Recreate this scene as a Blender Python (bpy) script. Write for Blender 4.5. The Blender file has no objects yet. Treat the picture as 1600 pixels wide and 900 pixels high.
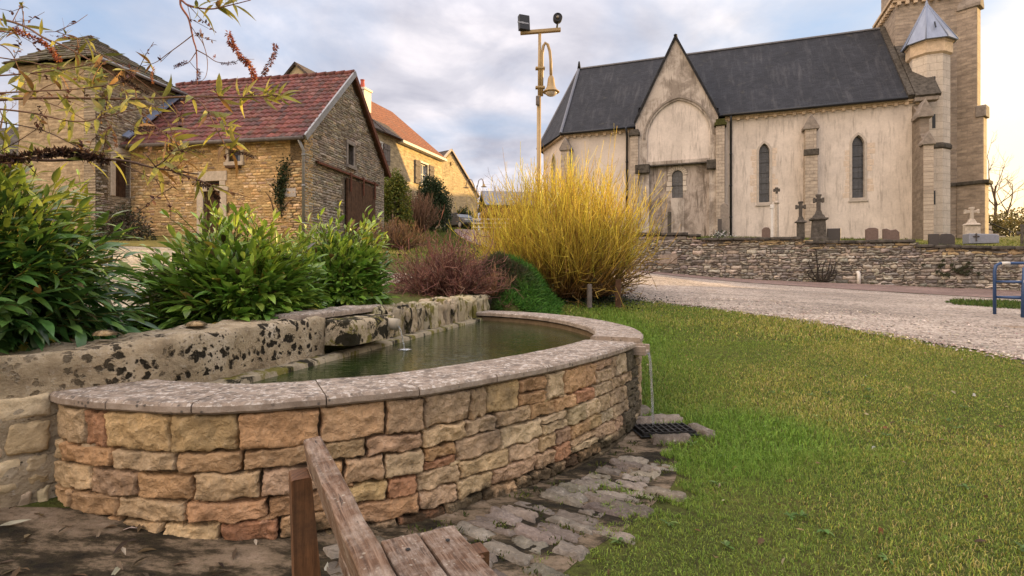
import bpy, math, random
import numpy as np
from mathutils import Vector, Matrix, noise, geometry

random.seed(7); RNG = np.random.default_rng(7)
SC = bpy.context.scene; COL = SC.collection
R = math.radians

# ------------------------------------------------------------------ camera
FPX, HZ, EYE = 850.0, 430.0, 1.1          # focal length and horizon row in photo pixels, eye height
cam = bpy.data.cameras.new('camera'); camo = bpy.data.objects.new('camera', cam); COL.objects.link(camo)
cam.sensor_width = 36; cam.lens = 36*FPX/1600; cam.shift_y = -(450-HZ)/1600
cam.clip_start = 0.02; cam.clip_end = 3000
camo.location = (0, 0, EYE); camo.rotation_euler = (R(90), 0, 0); SC.camera = camo

# ------------------------------------------------------------------ light
SUN_AZ, SUN_EL = 68.0, 9.0
SKY_STRENGTH, SUN_STRENGTH, EXPOSURE = 0.112, 5.0, 0.92
sd = Vector((math.sin(R(SUN_AZ))*math.cos(R(SUN_EL)), math.cos(R(SUN_AZ))*math.cos(R(SUN_EL)), math.sin(R(SUN_EL))))
sl = bpy.data.lights.new('sun', 'SUN'); sl.energy = SUN_STRENGTH; sl.angle = R(0.6); sl.color = (1.0, 0.66, 0.25)
so = bpy.data.objects.new('sun', sl); COL.objects.link(so); so.rotation_euler = sd.to_track_quat('Z', 'Y').to_euler()
vs = SC.view_settings
vs.view_transform = 'Standard'; vs.look = 'None'; vs.exposure = EXPOSURE; vs.gamma = 1; vs.use_curve_mapping = False
SC.cycles.max_bounces = 5; SC.cycles.diffuse_bounces = 3; SC.cycles.glossy_bounces = 3; SC.cycles.transparent_max_bounces = 8
SC.cycles.sample_clamp_indirect = 6

class Nodes:
    """small helper round a node tree"""
    def __init__(s, nt): s.nt = nt
    def n(s, t, **p):
        x = s.nt.nodes.new('ShaderNode'+t)
        for k, v in p.items(): setattr(x, k, v)
        return x
    def put(s, sock, v):
        if isinstance(v, bpy.types.NodeSocket): s.nt.links.new(v, sock)
        elif isinstance(v, (tuple, list)) and len(v) == 3 and sock.type == 'RGBA': sock.default_value = (*v, 1)
        else: sock.default_value = v
    def coord(s, kind='Object', scale=(1, 1, 1), rot=(0, 0, 0)):
        c = s.n('TexCoord').outputs[kind]
        if scale == (1, 1, 1) and rot == (0, 0, 0): return c
        m = s.n('Mapping'); s.put(m.inputs[0], c); m.inputs['Scale'].default_value = scale; m.inputs['Rotation'].default_value = rot
        return m.outputs[0]
    def noise(s, vec, scale=5, detail=5, rough=.6, dist=0, out='Fac'):
        x = s.n('TexNoise'); s.put(x.inputs['Vector'], vec)
        for k, v in (('Scale', scale), ('Detail', detail), ('Roughness', rough), ('Distortion', dist)): x.inputs[k].default_value = v
        return x.outputs[out]
    def voro(s, vec, scale=5, feature='F1', out='Distance', rand=1):
        x = s.n('TexVoronoi', feature=feature); s.put(x.inputs['Vector'], vec); x.inputs['Scale'].default_value = scale
        x.inputs['Randomness'].default_value = rand
        return x.outputs[out]
    def ramp(s, fac, *stops):
        x = s.n('ValToRGB'); s.put(x.inputs[0], fac); e = x.color_ramp.elements
        while len(e) < len(stops): e.new(0.5)
        for i, (p, c) in enumerate(stops):
            e[i].position = p; e[i].color = (c, c, c, 1) if not isinstance(c, (tuple, list)) else (*c, 1)
        return x.outputs[0]
    def mix(s, fac, a, b, mode='MIX'):
        x = s.n('Mix', data_type='RGBA', blend_type=mode); s.put(x.inputs[0], fac); s.put(x.inputs[6], a); s.put(x.inputs[7], b)
        return x.outputs[2]
    def math(s, op, a, b=0.0, clamp=False):
        x = s.n('Math', operation=op, use_clamp=clamp); s.put(x.inputs[0], a); s.put(x.inputs[1], b)
        return x.outputs[0]
    def attr(s, name='Col', out='Color'): return s.n('Attribute', attribute_name=name).outputs[out]
    def bump(s, h, strength=.5, dist=.02, prev=None):
        x = s.n('Bump'); s.put(x.inputs['Height'], h); x.inputs['Strength'].default_value = strength; x.inputs['Distance'].default_value = dist
        if prev is not None: s.put(x.inputs['Normal'], prev)
        return x.outputs[0]

def material(name, fn, rough=.85, spec=.3):
    m = bpy.data.materials.new(name); m.use_nodes = True; nt = m.node_tree
    b = nt.nodes['Principled BSDF']; b.inputs['Roughness'].default_value = rough; b.inputs['Specular IOR Level'].default_value = spec
    N = Nodes(nt); r = fn(N, b)
    if r is not None:
        c, nrm = r if isinstance(r, tuple) and len(r) == 2 else (r, None)
        if c is not None: N.put(b.inputs['Base Color'], c)
        if nrm is not None: N.put(b.inputs['Normal'], nrm)
    return m

# ------------------------------------------------------------------ world: Nishita sky with a broken layer of cloud
w = bpy.data.worlds.new('World'); SC.world = w; w.use_nodes = True; nt = w.node_tree
N = Nodes(nt); bg = nt.nodes['Background']
sky = N.n('TexSky', sky_type='NISHITA', sun_disc=False); sky.sun_elevation = R(SUN_EL); sky.sun_rotation = R(SUN_AZ)
sky.air_density = 1.2; sky.dust_density = 1.5; sky.ozone_density = 1.5
d = N.coord('Generated')
sep = N.n('SeparateXYZ'); N.put(sep.inputs[0], d)
zz = N.math('ADD', N.math('MAXIMUM', sep.outputs[2], 0.0), 0.22)
cmb = N.n('CombineXYZ'); N.put(cmb.inputs[0], N.math('DIVIDE', sep.outputs[0], zz)); N.put(cmb.inputs[1], N.math('DIVIDE', sep.outputs[1], zz))
cl = N.noise(cmb.outputs[0], 1.15, 9, .52, .35)
cl2 = N.noise(cmb.outputs[0], 2.6, 8, .55, .3)
dot = N.n('VectorMath', operation='DOT_PRODUCT'); N.put(dot.inputs[0], d); dot.inputs[1].default_value = sd
sunny = N.ramp(dot.outputs['Value'], (0.55, 0.0), (0.80, .28), (0.95, 1.0))
hz = N.ramp(sep.outputs[2], (0.0, 1.0), (0.30, 0.0))
cover = N.ramp(cl, (0.30, 0.0), (0.52, 1.0))
shade = N.ramp(cl2, (0.30, (2.5, 2.5, 2.95)), (0.50, (3.75, 3.65, 4.0)), (0.70, (5.7, 5.3, 5.4)))
cloud = N.mix(sunny, shade, (8.2, 7.0, 5.4))
blue = N.mix(.6, sky.outputs[0], (2.3, 3.2, 4.9))
# a cloud deck is brighter overhead than at the horizon, and warm where the low sun shines full on it (behind the camera)
lift = N.ramp(sep.outputs[2], (0.42, 1.0), (0.80, 2.6))
away = N.n('VectorMath', operation='DOT_PRODUCT'); N.put(away.inputs[0], d); away.inputs[1].default_value = (-.86, -.51, .0)
lit = N.ramp(away.outputs['Value'], (0.30, 0.0), (0.85, 1.0))
cloud = N.mix(lit, cloud, N.mix(1.0, cloud, (3.8, 3.0, 2.0), 'MULTIPLY'))
cloud = N.mix(1.0, cloud, lift, 'MULTIPLY')
body = N.mix(cover, blue, cloud)
glow = N.math('MULTIPLY', N.math('POWER', N.math('MAXIMUM', dot.outputs['Value'], 0.0), 11.0), hz)
body = N.mix(N.math('MULTIPLY', glow, 2.1, True), body, (13.0, 8.6, 3.2))
N.put(bg.inputs['Color'], body); bg.inputs['Strength'].default_value = SKY_STRENGTH

# ------------------------------------------------------------------ objects
def tag(o, label=None, cat=None, group=None, kind=None):
    if label: o['label'] = label
    if cat: o['category'] = cat
    if group: o['group'] = group
    if kind: o['kind'] = kind
    return o
def thing(name, label, cat, loc=(0, 0, 0), group=None):
    o = bpy.data.objects.new(name, None); COL.objects.link(o); o.location = loc; o.empty_display_size = .1
    return tag(o, label, cat, group, 'thing')
def origin_of(p):
    v = Vector((0, 0, 0))
    while p is not None: v += p.location; p = p.parent
    return v
def copy_thing(src, loc, label=None, rz=None):
    def rec(o, parent):
        c = o.copy(); COL.objects.link(c)
        if parent is not None: c.parent = parent
        for k in o.children: rec(k, c)
        return c
    c = rec(src, None); c.location = loc
    if rz is not None: c.rotation_euler = (0, 0, rz)
    if label: c['label'] = label
    return c

class MB:
    """collects polygons, then links them as one mesh object"""
    def __init__(s): s.v = []; s.f = []; s.c = []; s.uv = []; s.mi = []; s.sm = []
    def add(s, verts, faces, col=(1, 1, 1), uvs=None, mi=0, smooth=False):
        o = len(s.v); s.v += [tuple(x) for x in verts]
        for f in faces:
            s.f.append([i+o for i in f]); s.c.append(col); s.mi.append(mi); s.sm.append(smooth)
            s.uv.append([uvs[i] for i in f] if uvs is not None else None)
        return s
    def box(s, c, size, M=None, taper=1.0, **k):
        x, y, z = (a/2 for a in size); vs = []
        for dz, t in ((-z, 1), (z, taper)):
            for dx, dy in ((-x, -y), (x, -y), (x, y), (-x, y)):
                p = Vector((dx*t, dy*t, dz)); vs.append((M @ p if M is not None else p)+Vector(c))
        return s.add(vs, [(3, 2, 1, 0), (4, 5, 6, 7), (0, 1, 5, 4), (1, 2, 6, 5), (2, 3, 7, 6), (3, 0, 4, 7)], **k)
    def fbox(s, fr, u0, u1, d0, d1, z0, z1, **k):
        P = [fr.p(u, d, z) for z in (z0, z1) for u, d in ((u0, d0), (u1, d0), (u1, d1), (u0, d1))]
        uv = [(u, z) for z in (z0, z1) for u in (u0, u1, u1+d1-d0, u0-(d1-d0))]
        return s.add(P, [(3, 2, 1, 0), (4, 5, 6, 7), (0, 1, 5, 4), (1, 2, 6, 5), (2, 3, 7, 6), (3, 0, 4, 7)], uvs=uv, **k)
    def tube(s, pts, rad, n=6, cap=True, **k):
        pts = [Vector(p) for p in pts]; m = len(pts)
        if not isinstance(rad, (list, tuple)): rad = [rad]*m
        vs = []; prev = None
        for i, p in enumerate(pts):
            t = (pts[min(i+1, m-1)]-pts[max(i-1, 0)])
            t = t.normalized() if t.length > 1e-9 else Vector((0, 0, 1))
            a = prev if prev is not None else (Vector((0, 0, 1)) if abs(t.z) < .9 else Vector((1, 0, 0)))
            a = (a-t*a.dot(t)); a = a.normalized() if a.length > 1e-6 else t.orthogonal().normalized(); prev = a; b = t.cross(a)
            for j in range(n):
                q = 2*math.pi*j/n; vs.append(p+(a*math.cos(q)+b*math.sin(q))*rad[i])
        fs = [(i*n+j, i*n+(j+1) % n, (i+1)*n+(j+1) % n, (i+1)*n+j) for i in range(m-1) for j in range(n)]
        if cap: fs += [tuple(range(n))[::-1], tuple((m-1)*n+j for j in range(n))]
        k.setdefault('smooth', True)
        return s.add(vs, fs, **k)
    def lathe(s, prof, c, n=16, start=0.0, sweep=2*math.pi, **k):
        c = Vector(c); vs = []; uv = []
        for r, z in prof:
            for j in range(n):
                q = start+sweep*j/n; vs.append(c+Vector((r*math.cos(q), r*math.sin(q), z))); uv.append((r*q, z))
        m = len(prof)
        fs = [(i*n+j, i*n+(j+1) % n, (i+1)*n+(j+1) % n, (i+1)*n+j) for i in range(m-1) for j in range(n)]
        fs += [tuple(range(n))[::-1], tuple((m-1)*n+j for j in range(n))]
        return s.add(vs, fs, uvs=uv, **k)
    def prism(s, fr, poly, d0, d1, **k):
        """polygon (u,z) extruded from depth d0 to d1"""
        n = len(poly)
        P = [fr.p(u, d0, z) for u, z in poly]+[fr.p(u, d1, z) for u, z in poly]
        uv = [(u, z) for u, z in poly]*2
        fs = [tuple(range(n)), tuple(range(2*n-1, n-1, -1))]+[(i, i+n, (i+1) % n+n, (i+1) % n) for i in range(n)]
        return s.add(P, fs, uvs=uv, **k)
    def slab(s, pts, th, uvs=None, **k):
        """flat polygon with thickness th downwards along its normal"""
        pts = [Vector(p) for p in pts]; nrm = (pts[1]-pts[0]).cross(pts[-1]-pts[0]).normalized()
        if nrm.z < 0: nrm = -nrm
        n = len(pts); e = (pts[1]-pts[0]).normalized(); up = nrm.cross(e)
        P = pts+[p-nrm*th for p in pts]
        uv = uvs or [((p-pts[0]).dot(e), (p-pts[0]).dot(up)) for p in pts]
        fs = [tuple(range(n)), tuple(range(2*n-1, n-1, -1))]+[(i, i+n, (i+1) % n+n, (i+1) % n) for i in range(n)]
        return s.add(P, fs, uvs=uv*2, **k)
    def panel(s, fr, outer, holes=(), d=0.0, depth=.3, reveal=None, mi=0, col=(1, 1, 1)):
        """wall sheet with real openings: front, back, outer edge and reveals"""
        loops = [list(outer)]+[list(h) for h in holes]
        tri = geometry.tessellate_polygon([[Vector((u, z, 0)) for u, z in l] for l in loops])
        flat = [p for l in loops for p in l]; n = len(flat)
        P = [fr.p(u, d, z) for u, z in flat]+[fr.p(u, d+depth, z) for u, z in flat]
        fs = [tuple(t) for t in tri]+[tuple(i+n for i in t) for t in tri]; o = 0
        for l in loops:
            m = len(l)
            fs += [(o+i, o+(i+1) % m, o+(i+1) % m+n, o+i+n) for i in range(m)]; o += m
        return s.add(P, fs, uvs=flat*2, mi=mi, col=col)
    def build(s, name, mats, parent=None, loc=None, bevel=0, label=None, cat=None, group=None, kind=None, fixn=False, subd=0):
        me = bpy.data.meshes.new(name)
        off = origin_of(parent) if parent is not None else Vector(loc or (0, 0, 0))
        va = np.array(s.v, dtype=np.float64)-np.array(off)
        me.from_pydata(va.tolist(), [], s.f)
        ln = [len(f) for f in s.f]
        ca = me.attributes.new('Col', 'FLOAT_COLOR', 'CORNER')
        arr = np.ones((sum(ln), 4), dtype=np.float32); arr[:, :3] = np.repeat(np.array(s.c, dtype=np.float32), ln, axis=0)
        ca.data.foreach_set('color', arr.ravel())
        if any(u is not None for u in s.uv):
            ul = me.uv_layers.new(name='UVMap')
            ul.data.foreach_set('uv', np.array([p for f, u in zip(s.f, s.uv) for p in (u if u is not None else [(0, 0)]*len(f))], dtype=np.float32).ravel())
        if not isinstance(mats, (list, tuple)): mats = [mats]
        for m in mats: me.materials.append(m)
        me.polygons.foreach_set('material_index', s.mi); me.polygons.foreach_set('use_smooth', s.sm)
        me.update()
        if fixn:
            import bmesh
            b = bmesh.new(); b.from_mesh(me); bmesh.ops.recalc_face_normals(b, faces=b.faces); b.to_mesh(me); b.free()
        o = bpy.data.objects.new(name, me); COL.objects.link(o)
        if parent is not None: o.parent = parent
        else: o.location = off
        if bevel:
            b = o.modifiers.new('bevel', 'BEVEL'); b.width = bevel; b.segments = 2; b.limit_method = 'ANGLE'; b.angle_limit = R(40)
        if parent is None: tag(o, label, cat, group, kind or 'thing')
        elif label: o['label'] = label
        return o

def npmesh(name, V, F, colv, mat, parent=None, loc=None, smooth=False, label=None, cat=None, group=None, kind=None):
    """mesh from arrays: V (N,3), F (M,k), colv (N,3)"""
    me = bpy.data.meshes.new(name); V = np.asarray(V, dtype=np.float64)
    off = np.array(origin_of(parent) if parent is not None else Vector(loc or (0, 0, 0)))
    me.vertices.add(len(V)); me.vertices.foreach_set('co', (V-off).astype(np.float32).ravel())
    M, k = F.shape
    me.loops.add(M*k); me.loops.foreach_set('vertex_index', F.astype(np.int32).ravel())
    me.polygons.add(M); me.polygons.foreach_set('loop_start', np.arange(0, M*k, k, dtype=np.int32))
    try: me.polygons.foreach_set('loop_total', np.full(M, k, dtype=np.int32))
    except Exception: pass
    me.polygons.foreach_set('use_smooth', np.full(M, smooth, dtype=bool))
    ca = me.attributes.new('Col', 'FLOAT_COLOR', 'POINT'); a = np.ones((len(V), 4), dtype=np.float32); a[:, :3] = colv
    ca.data.foreach_set('color', a.ravel())
    me.materials.append(mat); me.update(calc_edges=True); me.validate()
    o = bpy.data.objects.new(name, me); COL.objects.link(o)
    if parent is not None: o.parent = parent
    else: o.location = off; tag(o, label, cat, group, kind or 'thing')
    if parent is not None and kind: o['kind'] = kind
    return o

class Fr:
    """plan frame of a wall: u along it (to the right as seen), d into the building, z up"""
    def __init__(s, o, u):
        l = math.hypot(*u); s.o = o; s.u = (u[0]/l, u[1]/l); s.w = (-s.u[1], s.u[0])
    def p(s, u, d, z): return Vector((s.o[0]+u*s.u[0]+d*s.w[0], s.o[1]+u*s.u[1]+d*s.w[1], z))
    def uz(s, px, py, d=0.0):
        r = (px-800)/FPX; x0 = s.o[0]+d*s.w[0]; y0 = s.o[1]+d*s.w[1]
        u = (r*y0-x0)/(s.u[0]-r*s.u[1]); Y = y0+u*s.u[1]
        return u, EYE+(HZ-py)/FPX*Y
    def z(s, u, d, py): return EYE+(HZ-py)/FPX*(s.o[1]+u*s.u[1]+d*s.w[1])
def P(px, py, Y): return Vector(((px-800)/FPX*Y, Y, EYE-(py-HZ)/FPX*Y))
def G(px, py, z):
    Y = FPX*(EYE-z)/(py-HZ); return Vector(((px-800)/FPX*Y, Y, z))

def arch_round(u0, u1, z0, zt, n=12):
    r = (u1-u0)/2; c = (u0+u1)/2; zs = zt-r
    return [(u0, z0), (u1, z0)]+[(c+r*math.cos(math.pi*i/n), zs+r*math.sin(math.pi*i/n)) for i in range(n+1)]
def arch_pointed(u0, u1, z0, zt, k=1.0, n=8):
    w_ = u1-u0; rad = w_*k; c = (u0+u1)/2; h = math.sqrt(rad*rad-(rad-w_/2)**2); zs = zt-h
    a1 = math.acos((rad-w_/2)/rad)
    right = [(u1-rad+rad*math.cos(a1*i/n), zs+rad*math.sin(a1*i/n)) for i in range(n+1)]
    left = [(2*c-u, z) for u, z in right[:-1]][::-1]
    return [(u0, z0), (u1, z0)]+right+left
def rect(u0, u1, z0, z1): return [(u0, z0), (u1, z0), (u1, z1), (u0, z1)]
def ring(mb, fr, inner, outer, d0, d1, **k):
    """band between two loops of equal length"""
    n = len(inner)
    Pn = [fr.p(u, d0, z) for u, z in inner]+[fr.p(u, d0, z) for u, z in outer]+[fr.p(u, d1, z) for u, z in inner]+[fr.p(u, d1, z) for u, z in outer]
    uv = (list(inner)+list(outer))*2; fs = []
    for i in range(n):
        j = (i+1) % n
        fs += [(i, j, n+j, n+i), (n+i, n+j, 3*n+j, 3*n+i), (j, i, 2*n+i, 2*n+j)]
    mb.add(Pn, fs, uvs=uv, **k)
def grow(loop, g):
    cu = sum(p[0] for p in loop)/len(loop); cz = sum(p[1] for p in loop)/len(loop)
    n = len(loop); out = []
    for i in range(n):
        a = Vector(loop[i-1]); b = Vector(loop[i]); c = Vector(loop[(i+1) % n])
        e1 = (b-a).normalized(); e2 = (c-b).normalized(); n1 = Vector((e1.y, -e1.x)); n2 = Vector((e2.y, -e2.x))
        m = (n1+n2); m = m.normalized() if m.length > 1e-6 else n1
        out.append(tuple(b+m*(g/max(.5, m.dot(n1)))))
    return out

def catmull(pts, m=8):
    pts = [np.array(p, dtype=float) for p in pts]; q = [2*pts[0]-pts[1]]+pts+[2*pts[-1]-pts[-2]]; out = []
    for i in range(1, len(q)-2):
        for j in range(m):
            t = j/m; p0, p1, p2, p3 = q[i-1:i+3]
            out.append(.5*((2*p1)+(-p0+p2)*t+(2*p0-5*p1+4*p2-p3)*t*t+(-p0+3*p1-3*p2+p3)*t**3))
    out.append(pts[-1]); return np.array(out)
def resample(pts, n):
    pts = np.asarray(pts, dtype=float); s = np.r_[0, np.cumsum(np.linalg.norm(np.diff(pts, axis=0), axis=1))]
    t = np.linspace(0, s[-1], n); return np.stack([np.interp(t, s, pts[:, k]) for k in range(pts.shape[1])], 1)

def stone(mb, fn, u0, u1, z0, z1, th, nu=6, nz=5, rough=.012, freq=9, gap=.012, col=(1, 1, 1), wob=.01, pw=5, tilt=.0, facet=0, er=0):
    """one rough-faced stone on a surface: fn(u, z, out) -> point"""
    s = random.random()*100
    def sp(n): return [0.5-0.5*math.cos(math.pi*i/(n-1)) for i in range(n)]
    A, B = sp(nu), sp(nz); g = gap/2; vs = []
    if er:
        def ed(n, l):
            k = min(.3, er/l); return [0, k*.3, k]+[k+(1-2*k)*(i+1)/(n-5) for i in range(n-6)]+[1-k, 1-k*.3, 1]
        A, B = ed(nu, u1-u0), ed(nz, z1-z0)
        def rim(x, l, q): e = min(1.0, x*l/(er*(1+.6*q))); return math.sqrt(max(0, 1-(1-e)**2))
    tu, tz = random.uniform(-tilt, tilt), random.uniform(-tilt, tilt)
    for b in B:
        for a in A:
            u = u0+g+(u1-u0-gap)*a; z = z0+g+(z1-z0-gap)*b
            e = max(abs(2*a-1), abs(2*b-1))
            u += wob*(noise.noise((b*2.3+s, a*.8, 3.1))+.45*noise.noise((b*8+s, a*2, 9.1))); z += wob*(noise.noise((a*3.1+s, b*.8, 7.7))+.45*noise.noise((a*11+s, b*2, 5.5)))
            o = max(0.0, 1-abs(2*a-1)**pw)**.5*max(0.0, 1-abs(2*b-1)**pw)**.5
            if er:
                q = noise.noise((u*26+s, z*26, 2.2)); o = rim(min(a, 1-a), u1-u0, q)*rim(min(b, 1-b), z1-z0, q)
            nn = noise.noise((u*freq+s, z*freq, s))+.5*noise.noise((u*freq*2.6+s, z*freq*2.6, 1.7))
            nn += .8*(abs(noise.noise((u*freq*.7, z*freq*.7+s, 4.4)))-.2)
            if facet:
                q = noise.voronoi((u*freq*1.1+s, z*freq*1.5, s))[0]; nn += facet*(q[0]-.35)+.35*noise.noise((u*freq*6, z*freq*6, s))
            vs.append(fn(u, z, o*(th+rough*nn+tu*(a-.5)+tz*(b-.5))))
    fs = [(j*nu+i, j*nu+i+1, (j+1)*nu+i+1, (j+1)*nu+i) for j in range(nz-1) for i in range(nu-1)]
    mb.add(vs, fs, col=col, smooth=True)
def courses(u0, u1, z0, z1, hmin, hmax, lmin, lmax, seed, merge=.0):
    """random coursed layout: yields (u0,u1,z0,z1)"""
    rg = random.Random(seed); z = z0
    while z < z1-1e-4:
        h = rg.uniform(hmin, hmax)
        if z1-(z+h) < hmin*.8: h = z1-z
        u = u0-rg.random()*lmin
        while u < u1:
            l = rg.uniform(lmin, lmax)*(1 if rg.random() > .2 else .6)
            a, b = max(u, u0), min(u+l, u1)
            if b-a > lmin*.25:
                if rg.random() < merge and h > hmin*1.35:
                    k = rg.uniform(.4, .6); yield a, b, z, z+h*k; yield a, b, z+h*k, z+h
                else: yield a, b, z, z+h
            u += l
        z += h
def vary(c, s=.12, hue=.03):
    k = 1+random.uniform(-s, s)
    return tuple(max(.01, x*k*(1+random.uniform(-hue, hue))) for x in c)
# ------------------------------------------------------------------ materials
def m_stone(name, lichen=.25, bump=.6, dark=.35, sc=1.0, rough=.9, damp=False):
    def fn(N, b):
        v = N.coord('Object'); c = N.attr()
        n1 = N.noise(v, 7*sc, 8, .65); n2 = N.noise(v, 38*sc, 6, .7); n3 = N.noise(v, 2.2*sc, 4, .6)
        c = N.mix(.85, c, N.ramp(n1, (.25, .40), (.5, .92), (.75, 1.35)), 'MULTIPLY')
        c = N.mix(N.ramp(n2, (.55, 0), (.75, .5)), c, N.mix(.5, c, (.62, .55, .45)))
        c = N.mix(N.math('MULTIPLY', N.ramp(n3, (.55, 0), (.72, 1)), dark), c, (.10, .085, .07))
        vv = N.voro(v, 26*sc); l = N.math('MULTIPLY', N.ramp(vv, (.12, 1), (.28, 0)), N.ramp(n1, (.5, 0), (.65, 1)))
        c = N.mix(N.math('MULTIPLY', l, lichen), c, (.62, .58, .50))
        if damp:      # black algae creeping up from the wet ground
            sp = N.n('SeparateXYZ'); N.put(sp.inputs[0], v); hgt = N.math('ADD', sp.outputs[2], N.math('MULTIPLY', N.math('SUBTRACT', N.noise(v, 4.5, 7, .7), .5), .55))
            c = N.mix(N.math('MULTIPLY', N.ramp(hgt, (-.0, 1), (.06, 0)), .85), c, (.035, .030, .018))
        n4 = N.noise(v, 90*sc, 3, .7); c = N.mix(.55, c, N.ramp(n2, (.3, .55), (.7, 1.3)), 'MULTIPLY')
        vf = N.voro(N.mix(.12, v, N.noise(v, 12*sc, 4, .6, 0, 'Color')), 17*sc)
        h = N.math('ADD', N.math('ADD', N.math('MULTIPLY', n1, .6), N.math('MULTIPLY', n2, .45)), N.math('ADD', N.math('MULTIPLY', vf, .45), N.math('MULTIPLY', n4, .15)))
        return c, N.bump(h, bump, .045)
    return material(name, fn, rough, .2)
M_POOLSTONE = m_stone('pool_stone', .10, 1.0, .5, damp=True)
M_RUBBLE = m_stone('rubble_stone', .2, .7, .35, .7)
def f(N, b):
    v = N.coord('Object'); n1 = N.noise(v, 14, 8, .7); n2 = N.noise(v, 60, 4, .7)
    return N.ramp(n1, (.3, (.14, .10, .065)), (.7, (.24, .17, .105))), N.bump(N.math('ADD', n1, n2), .8, .02)
M_MORTAR = material('mortar', f, .95, .1)
def f(N, b):
    v = N.coord('Object'); n1 = N.noise(v, 9, 8, .65); n2 = N.noise(v, 45, 6, .7); n3 = N.noise(v, 3, 5, .6)
    c = N.ramp(n1, (.3, (.17, .128, .095)), (.55, (.30, .24, .19)), (.75, (.42, .355, .295)))
    vv = N.voro(N.mix(.10, v, N.noise(v, 30, 3, .6, 0, 'Color')), 30)
    l = N.math('MULTIPLY', N.ramp(vv, (.26, 1), (.42, 0)), N.ramp(n3, (.30, 0), (.46, 1)))
    gn = N.n('SeparateXYZ'); N.put(gn.inputs[0], N.n('NewGeometry').outputs['Normal']); flat_ = N.ramp(gn.outputs[2], (.45, 0), (.8, 1)); l = N.math('MULTIPLY', l, N.math('ADD', N.math('MULTIPLY', flat_, .85), .15))
    c = N.mix(N.math('MULTIPLY', l, .72), c, (.60, .555, .50))
    vd = N.voro(v, 34); dk = N.math('MULTIPLY', N.ramp(vd, (.16, 1), (.3, 0)), N.ramp(N.noise(v, 6, 5, .7), (.46, 0), (.56, 1)))
    fl = N.ramp(N.noise(v, 22, 6, .75, .5), (.50, 0), (.58, .75)); c = N.mix(N.math('MULTIPLY', fl, flat_), c, (.10, .082, .068)); c = N.mix(N.math('MULTIPLY', dk, .85), c, (.06, .055, .05))
    return c, N.bump(N.math('ADD', n1, N.math('MULTIPLY', n2, .7)), .55, .012)
M_COPING = material('coping_stone', f, .85, .25)
def f(N, b):
    v = N.coord('Object'); n1 = N.noise(v, 5, 9, .68); n2 = N.noise(v, 30, 7, .7); n3 = N.noise(v, 2.4, 6, .62)
    c = N.ramp(n1, (.28, (.21, .155, .095)), (.5, (.47, .375, .25)), (.72, (.64, .55, .42)))
    c = N.mix(N.ramp(n2, (.58, 0), (.7, .6)), c, (.62, .56, .47))
    sep = N.n('SeparateXYZ'); N.put(sep.inputs[0], v)
    vd = N.voro(N.mix(.10, v, N.noise(v, 14, 4, .6, 0, 'Color')), 21)
    low = N.ramp(sep.outputs[2], (.02, .0), (.60, .0), (.63, .11), (.80, -.02)) if False else N.math('MULTIPLY', N.math('SUBTRACT', .80, sep.outputs[2]), .42)
    band = N.math('GREATER_THAN', sep.outputs[2], .575)
    dk = N.math('MULTIPLY', N.ramp(vd, (.34, 1), (.44, 0)), N.math('MULTIPLY', N.ramp(N.math('ADD', n3, low), (.495, 0), (.535, 1)), N.math('MULTIPLY', band, N.ramp(sep.outputs[0], (.0, 0), (.001, 1)) if False else N.math('MULTIPLY', N.math('ADD', sep.outputs[0], .85), 2.2, True))))
    sp = N.math('MULTIPLY', N.ramp(N.voro(v, 48), (.22, 1), (.32, 0)), N.ramp(N.noise(v, 5, 5, .7), (.50, 0), (.57, 1)))
    c = N.mix(N.math('MULTIPLY', sp, .9), c, (.03, .024, .015))
    lowd = N.math('LESS_THAN', sep.outputs[2], .56); cr = N.voro(N.mix(.12, N.coord('Object', (1, 1, 2.0)), N.noise(v, 5, 4, .6, 0, 'Color')), 4.2, 'DISTANCE_TO_EDGE')
    c = N.mix(N.math('MULTIPLY', lowd, N.math('MULTIPLY', N.ramp(cr, (.012, .75), (.035, 0)), N.ramp(n3, (.42, .2), (.52, 1)))), c, (.10, .075, .045))
    c = N.mix(N.math('MULTIPLY', dk, .97), c, (.018, .015, .010))
    ms = N.math('MULTIPLY', N.ramp(N.noise(v, 3.3, 6, .65, .4), (.58, 0), (.66, 1)), N.math('GREATER_THAN', N.attr('Col', 'Fac'), .5))
    c = N.mix(N.math('MULTIPLY', ms, N.attr()), c, (.13, .11, .02)) if False else c
    h = N.math('SUBTRACT', N.math('ADD', n1, N.math('MULTIPLY', n2, .7)), N.math('MULTIPLY', dk, .5))
    return c, N.bump(h, .9, .06)
M_LIMESTONE = material('mossy_limestone', f, .92, .15)
def m_block(name, st, k):
  def f(N, b):
    v = N.coord('Object'); n1 = N.noise(v, 5, 8, .68); n2 = N.noise(v, 34, 6, .7)
    c = N.mix(.8, N.attr(), N.ramp(n1, (.3, .45), (.5, 1.0), (.72, 1.35)), 'MULTIPLY')
    c = N.mix(N.ramp(N.noise(N.coord('Object', (1, 1, st)), 7, 5, .7), (.52, 0), (.58, .9)), c, (.12, .105, .014))
    c = N.mix(N.ramp(N.noise(N.coord('Object', (1, 1, st)), 8*min(1, st+.3), 5, .7, .5), (k, 0), (k+.05, .97)), c, (.016, .014, .008))
    return c, N.bump(N.math('ADD', n1, N.math('MULTIPLY', n2, .6)), .8, .025)
  return material(name, f, .92, .15)
M_MOSSBLOCK = m_block('mossy_block', .4, .55); M_SPOUT = m_block('spout_stone_moss', .99, .47)
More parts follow.
